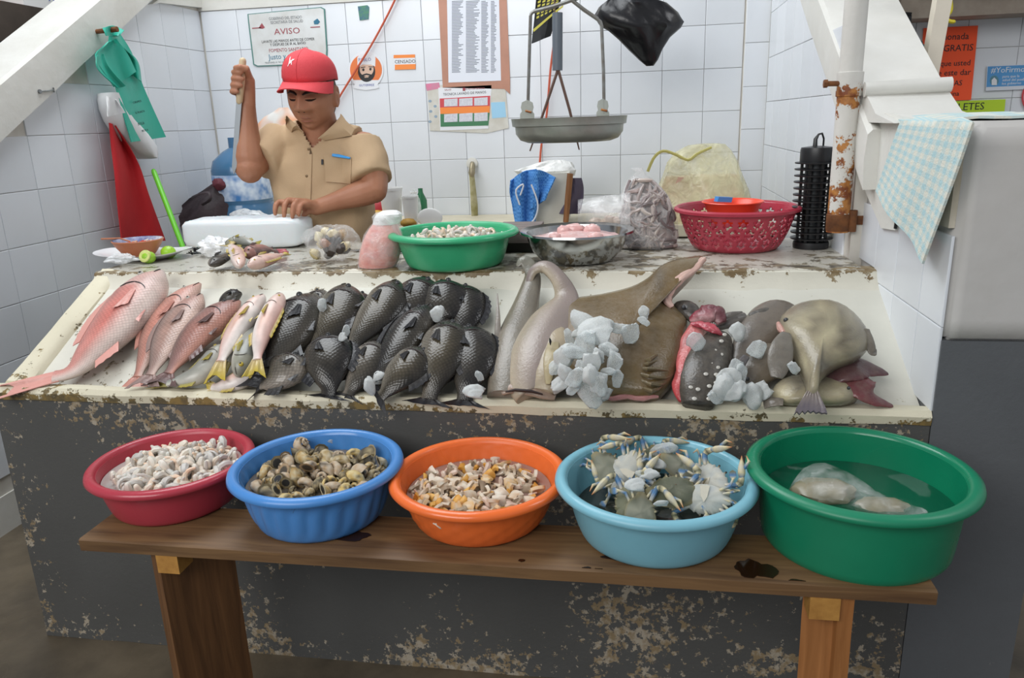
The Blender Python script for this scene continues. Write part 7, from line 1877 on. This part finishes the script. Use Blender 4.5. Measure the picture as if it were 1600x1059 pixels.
# ---- raised right fist round the pick handle
h0, h1 = m3(379, 99, TY-.18), m3(374, 158, TY-.185)            # handle, top and bottom
axd = (h1-h0).normalized(); side = Vector((1, 0, 0)); back = Vector((0, 1, 0))
pc0 = m3(381, 126, TY-.145)
B.tube([wrR, wrR.lerp(pc0, .5), pc0+Vector((0, 0, .0)), pc0+Vector((0, -.002, .03))], [.033, .038, .042, .030], 14, .72, (1, 0, 0), round_ends=True)
for i in range(4):
    f = .24+.17*i; c = h0.lerp(h1, f)
    r_ = .019; L_ = [.95, 1.05, 1.0, .85][i]
    arc = [c+Vector((-r_*1.5*math.cos(a), -r_*1.35*math.sin(a)+.002, .002*math.sin(a*2))) for a in [(-.9+2.9*k/6*L_) for k in range(7)]]
    B.tube([pc0+Vector((-.022, -.0, c.z-pc0.z))]+arc, [.0115, .0118, .0112, .0108, .0108, .010, .0098, .0085], 10, round_ends=True)
thr = h0.lerp(h1, .14)
B.tube([pc0+Vector((.024, -.006, .012)), thr+Vector((.024, -.016, .0)), thr+Vector((.008, -.026, .004)), thr+Vector((-.012, -.025, .003))], [.0145, .0125, .0112, .009], 10, round_ends=True)
body = remesh(B, .0042, 2, .4); body.materials.clear(); body.materials.append(SK)
part('body', body, SK, man)
# ---- face details
M_brow = mat('eyebrow_hair', '2b211c', .8); M_hair = mat('short_grey_hair', '4a4440', .85, bump=.8, bscale=300, var=.6, vscale=120, vcol='85807b'); M_lip_ = mat('lip_skin', '9c6350', .4); M_lid = mat('eyelid_line', '3a241c', .6)
def fp(x, z, lift=.0012):                                   # a point on the face
    dz = z/.122; t = max(0, -z/.122); dx = x/(.082*(1-.12*t**1.6)); dy = math.sqrt(max(.02, 1-dx*dx-dz*dz))
    q = headpt(Vector((dx, dy, dz))); return hw((q.x, q.y+lift, q.z))
for s in (-1, 1):
    part('eyebrow', MB().tube([fp(s*.011, .013, .003), fp(s*.022, .019, .0045), fp(s*.038, .022, .004), fp(s*.055, .014, .002)], [.0026, .0046, .0042, .0016], 8), M_brow, man)
    e = part('eye', MB().tube([fp(s*.017, -.004, .000), fp(s*.026, -.0065, .0018), fp(s*.037, -.0065, .0018), fp(s*.049, -.003, .0)], [.0010, .0030, .0030, .0010], 8), mat('eye_dark', '1c1512', .2) if 'eye_dark' not in MATS else MATS['eye_dark'], man)
    part('eyelid', MB().tube([fp(s*.016, .000, .001), fp(s*.026, .0005, .0026), fp(s*.037, .0005, .0026), fp(s*.050, .000, .0)], [.0014, .0034, .0034, .0014], 8), SK, e)
    part('nostril', MB().ball(fp(s*.010, -.043, -.001), (.0042, .003, .0028), 8, 6), M_lid, man)
part('mouth', MB().tube([fp(-.027, -.0745, 0), fp(-.012, -.072, .001), fp(0, -.0727, .0012), fp(.012, -.072, .001), fp(.027, -.0745, 0)], [.0008, .0016, .0018, .0016, .0008], 8), M_lid, man)
part('lip', MB().tube([fp(-.022, -.078, 0), fp(-.010, -.0795, .0), fp(0, -.080, .0), fp(.010, -.0795, .0), fp(.022, -.078, 0)], [.001, .0028, .0032, .0028, .001], 8), M_lip_, man)
part('lip', MB().tube([fp(-.023, -.072, -.0005), fp(-.009, -.067, -.0005), fp(0, -.068, -.0005), fp(.009, -.067, -.0005), fp(.023, -.072, -.0005)], [.0008, .0018, .0018, .0018, .0008], 8), M_lip_, man)
# hair: a close shell over the sides and the back of the head
mb = MB(); n_, m_ = 56, 30; vs, fs = [], []
for i in range(m_+1):
    for j in range(n_):
        th, ph = PI*(.12+.58*i/m_), 2*PI*j/n_
        q = headpt(Vector((math.sin(th)*math.cos(ph), min(.999, math.sin(th)*math.sin(ph)), math.cos(th)))); k = 1.028+.006*nz((i, j*2, 1)); vs.append(hw((q.x*k, (q.y+.004)*k-.004, q.z*k)))
for i in range(m_):
    for j in range(n_):
        ph = 2*PI*(j+.5)/n_; th = PI*(.12+.58*(i+.5)/m_); yy = math.sin(ph); z_ = math.cos(th)
        if yy > .34 or (yy > -.05 and z_ < .05) or (yy > -.35 and z_ < -.22): continue
        fs.append((i*n_+j, (i+1)*n_+j, (i+1)*n_+(j+1) % n_, i*n_+(j+1) % n_))
ho = part('hair', mb.add(vs, fs), M_hair, man); sm_ = ho.modifiers.new('s', 'SOLIDIFY'); sm_.thickness = .004
# ---- cap
M_cap = mat('red_cap_cotton', 'd6454c', .75, bump=.3, bscale=240, var=.35, vscale=7, vcol='c2353f'); M_capw = mat('white_embroidery', 'efe6e4', .6)
cap = MB(); rs = []
CZ = .052
def cappt(t, a, k=1.0):                                     # t 0 crown .. 1 edge
    r = math.sin(min(1, t)*PI/2)**.86
    x, y = .091*r*math.cos(a), .107*r*math.sin(a)-.002
    z = CZ+.092*math.cos(t*PI/2)**.75-.012*t*t*(1 if math.sin(a) < 0 else .2)*0
    z += (.010*math.sin(a) if math.sin(a) > 0 else .0)*(1-t)
    z += -.022*max(0, -math.sin(a))*t
    return hw((x*k, y*k, z))
for i in range(15):
    t = .03+i/14*.97; rs.append([cappt(t, 2*PI*j/48) for j in range(48)])
cap.rings(rs, True, True, False)
co_ = part('cap', cap, M_cap, man, label='faded red baseball cap'); q_ = co_.modifiers.new('s', 'SOLIDIFY'); q_.thickness = .003
br = []
for i in range(9):
    u = i/8; r = []
    for j in range(21):
        a = lerp(PI*.04, PI*.96, j/20); ca, sa = math.cos(a), math.sin(a)
        x = .090*ca*(1+.03*u); y0 = .105*sa; y = y0+u*.066*(sa**.55); z = CZ+.000-.012*u*(1-.2*sa)-.026*(abs(ca)**2)*u-.006*abs(ca)**3
        r.append(hw((x, y, z)))
    br.append(r)
part('brim', MB().sheet(br, .0035), M_cap, co_)
part('button', MB().ball(hw((0, 0, CZ+.094)), (.008, .008, .005), 10, 6), M_cap, co_)
for k in range(3):
    a = PI/2+k*PI/3; part('seam', MB().tube([cappt(t, a, 1.008) for t in [.05+.1*i for i in range(10)]]+[cappt(.98, a, 1.01)], [.0011]*11, 5), M_cap, co_)
# leaping-cat emblem on the front panel
LP = [(-1.0, .42), (-.72, .30), (-.45, .34), (-.15, .22), (.12, .10), (.35, .16), (.62, .42), (.86, .66), (1.0, .60), (.88, .42), (.66, .20), (.48, -.08), (.46, -.34), (.62, -.56), (.44, -.58), (.26, -.30), (.06, -.26), (-.16, -.10), (-.36, -.34), (-.58, -.40), (-.44, -.22), (-.34, .06), (-.58, .14), (-.84, .24)]
def capproj(u, v): return cappt(.60-v*.085/.2*.5, PI*.60-u*.19, 1.014)
pts_ = [capproj(-x, y) for x, y in LP]; inn = [cappt(.60-y*.085/.2*.5, PI*.60+x*.19, 1.004) for x, y in LP]
nn_ = len(pts_); part('emblem', MB().add(pts_+inn, [tuple(range(nn_))]+[(i, (i+1) % nn_, nn_+(i+1) % nn_, nn_+i) for i in range(nn_)]), M_capw, co_, smooth=False)
# ---- shirt
S = MB()
S.rings([ell(z if i else .83, TX, TY+dy, rx+.013, ry+.014+(.012 if .9 < z < 1.15 else 0)) for i, (z, rx, ry, dy) in enumerate(TOR[:-1])])
def sleeve(a, b, f, r0, r1):
    e = a.lerp(b, f); S.tube([a+(a-b).normalized()*-.0+Vector((.0, 0, 0)), a.lerp(e, .5), e], [r0, (r0+r1)/2+.004, r1], 20)
sleeve(shR+Vector((.045, 0, .010)), elR, .70, .088, .080); sleeve(shL+Vector((-.045, 0, .012)), elL, .80, .090, .084)
S.tube([Vector((TX-.15, TY-.01, zsh-.005)), Vector((TX-.08, TY-.01, zsh+.015)), Vector((TX, TY-.01, zsh+.035)), Vector((TX+.08, TY-.01, zsh+.015)), Vector((TX+.15, TY-.01, zsh-.005))], [.085, .088, .09, .088, .085], 20)
S.tube([nk0+Vector((0, 0, -.06)), nk0+Vector((.002, -.004, .012))], [.092, .078], 24)
sh = remesh(S, .0065, 5, .5)
bm = bmesh.new(); bm.from_mesh(sh)
def inpoly(x, y, P):
    c = False
    for i in range(len(P)):
        (x0, y0), (x1, y1) = P[i], P[i-1]
        if (y0 > y) != (y1 > y) and x < (x1-x0)*(y-y0)/(y1-y0)+x0: c = not c
    return c
VN = [(462, 190), (488, 231), (522, 200), (534, 170), (455, 160)]
for v in bm.verts:                                       # drag folds of the cloth
    p = v.co; w = 0
    for (qx, qz, ang, fr, am) in [(-.12, 1.24, .9, 60, .004), (.14, 1.22, -.8, 55, .005), (0, 1.05, .25, 48, .0045), (.1, 1.0, -.3, 42, .004)]:
        dx, dz = p.x-TX-qx, p.z-qz; g_ = math.exp(-(dx*dx+dz*dz)/.02); w += am*g_*math.sin(fr*(dx*math.cos(ang)+dz*math.sin(ang))+4*nz((p.x*5, p.z*5, 1)))
    v.co += v.normal*(w+.003*nz(p, 14))
dele = [f for f in bm.faces if f.calc_center_median().y < TY-.01 and inpoly(*proj(f.calc_center_median()), VN)]
dele += [f for f in bm.faces if (f.calc_center_median()-(nk0+Vector((0, 0, .02)))).length < .074 and f.calc_center_median().z > nk0.z+.004 and f not in set(dele)]
bmesh.ops.delete(bm, geom=list(set(dele)), context='FACES'); bm.to_mesh(sh); bm.free()
sh.materials.clear(); sh.materials.append(M_shirt); sh.polygons.foreach_set('use_smooth', [True]*len(sh.polygons))
so = part('shirt', sh, M_shirt, man, label='khaki short-sleeved buttoned shirt')
q_ = so.modifiers.new('s', 'SOLIDIFY'); q_.thickness = .002
from mathutils.bvhtree import BVHTree
bvh = BVHTree.FromPolygons([v.co.copy() for v in sh.vertices], [tuple(p.vertices) for p in sh.polygons])
def onshirt(px, py, lift=.003):
    d = Vector(ray(px, py)).normalized(); hit = bvh.ray_cast(Vector((0, 0, CH)), d)
    p = hit[0] if hit[0] is not None else m3(px, py, TY-.12)
    return p-d*lift
# collar flaps, placket, buttons, pocket, pen
def flap(rows, th=.004):
    g = [[onshirt(x, y, l) if l is not None else m3(x, y, yy) for (x, y, l, yy) in r] for r in rows]
    return MB().sheet(g, th)
def collar(pts_in, pts_out):
    g = []
    for a, b in zip(pts_in, pts_out):
        A = m3(a[0], a[1], a[2]); Bp = onshirt(b[0], b[1], .006); g.append([A.lerp(Bp, k/4)+Vector((0, -.006*math.sin(PI*k/4), .006*math.sin(PI*k/4))) for k in range(5)])
    return MB().sheet(g, .004)
part('collar', collar([(449, 182, TY-.075), (455, 188, TY-.095), (464, 196, TY-.115), (474, 207, TY-.125)], [(446, 186), (447, 196), (455, 206), (478, 216)]), M_shirt, so)
part('collar', collar([(532, 178, TY-.03), (531, 183, TY-.06), (524, 192, TY-.095), (511, 204, TY-.118), (497, 217, TY-.126)], [(543, 194), (553, 202), (549, 212), (529, 215), (506, 219)]), M_shirt, so)
part('placket', MB().sheet([[onshirt(lerp(484, 480, i/11)-4+8*j/2, lerp(230, 352, i/11), .003) for j in range(3)] for i in range(12)], .0025), M_shirt, so)
M_btn = mat('brown_button', '7d6546', .35)
for (bx, by) in [(482, 233), (479, 275), (478, 312)]: part('button', MB().ball(onshirt(bx, by, .005), (.0055, .003, .0055), 10, 6), M_btn, so)
part('pocket', MB().sheet([[onshirt(lerp(506, lerp(549, 545, i/6), j/6)+lerp(0, 3, i/6), lerp(243, 284, i/6)+lerp(0, 3, j/6), .0045) for j in range(7)] for i in range(7)], .003), M_shirt, so)
part('label_tag', MB().sheet([[onshirt(502+3*j, 249+4*i, .005) for j in range(2)] for i in range(3)], .002), M_ink, so)
pn = root('pen', 'bright blue pen clip showing at the shirt pocket', 'pen', onshirt(533, 246, .008))
part('clip', MB().tube([onshirt(519, 242, .010), onshirt(530, 243.5, .011), onshirt(547, 247, .010)], [.0065, .007, .004], 8, .6), mat('bright_blue_pen', '3f9be0', .3), pn)
# trousers and shoes (behind the counter)
P_ = MB()
P_.rings([ell(z, TX, TY+.012, rx, ry) for z, rx, ry in [(.90, .176, .124), (.84, .178, .13), (.76, .172, .128)]])
for s in (-1, 1): P_.tube([(TX+s*.088, TY+.01, .80), (TX+s*.095, TY, .46), (TX+s*.10, TY+.02, .10)], [.10, .085, .07], 18)
tm = remesh(P_, .009, 3); tm.materials.clear(); M_tr = mat('dark_trousers', '2d3138', .85); tm.materials.append(M_tr); part('trousers', tm, M_tr, man)
for s in (-1, 1): part('shoe', MB().tube([(TX+s*.10, TY+.07, .045), (TX+s*.103, TY-.0, .05), (TX+s*.108, TY-.10, .04), (TX+s*.112, TY-.18, .032)], [.036, .048, .047, .032], 14, 1, (1, 0, 0), round_ends=True), M_black, man)
# ---- ice pick / blade in the raised hand
kn_ = root('ice_pick', 'long grey blade with a pale wooden handle held point down in the raised hand', 'tool', h1)
part('handle', MB().tube([h0+(h0-h1)*.06, h0.lerp(h1, .5), h1], [.0125, .0145, .012], 12, round_ends=True), mat('pale_wood_handle', 'cbb592', .55), kn_)
b1 = m3(366, 272, TY-.215); dv = (b1-h1)
wv = Vector((.011, 0, 0))
part('blade', MB().add([h1-wv, h1+wv, h1+dv*.9+wv*.8, h1+dv, h1+dv*.9-wv*.9, h1-wv+Vector((0, -.003, 0)), h1+wv+Vector((0, -.003, 0)), h1+dv*.9+wv*.8+Vector((0, -.003, 0)), h1+dv+Vector((0, -.003, 0)), h1+dv*.9-wv*.9+Vector((0, -.003, 0))], [(0, 1, 2, 3, 4), (9, 8, 7, 6, 5), (0, 5, 6, 1), (1, 6, 7, 2), (2, 7, 8, 3), (3, 8, 9, 4), (4, 9, 5, 0)]), mat('dull_blade', '8d9296', .4, metal=.6), kn_, smooth=False)
# ================================================================ each lump of a heap told apart by its row in the picture
ORD = ['first', 'second', 'third', 'fourth', 'fifth', 'sixth', 'seventh', 'eighth', 'ninth', 'tenth', 'eleventh', 'twelfth']
def rows(group, nrows, what, where):
    os_ = [o for o in C.objects if o.get('group') == group and o.parent is None]
    pr = sorted(((proj(o.matrix_basis.translation), o) for o in os_), key=lambda q: q[0][1])
    k = math.ceil(len(pr)/nrows)
    for i in range(0, len(pr), k):
        row = sorted(pr[i:i+k], key=lambda q: q[0][0]); n = len(row); ri = i//k
        rn = 'top row' if ri == 0 else ('bottom row' if i+k >= len(pr) else ORD[ri]+' row from top')
        for j, (_, o) in enumerate(row):
            o['label'] = '%s %s, %s from left in %s' % (what, where, ORD[min(j, 11)], rn)
rows('ice heap on the brown ray', 5, 'wet ice lump', 'heaped on the brown ray')
rows('ice between the spotted ray and the triggerfish', 3, 'wet ice lump', 'between spotted ray and triggerfish')
rows('sea snails in the blue basin', 6, 'sea snail', 'in the blue basin')
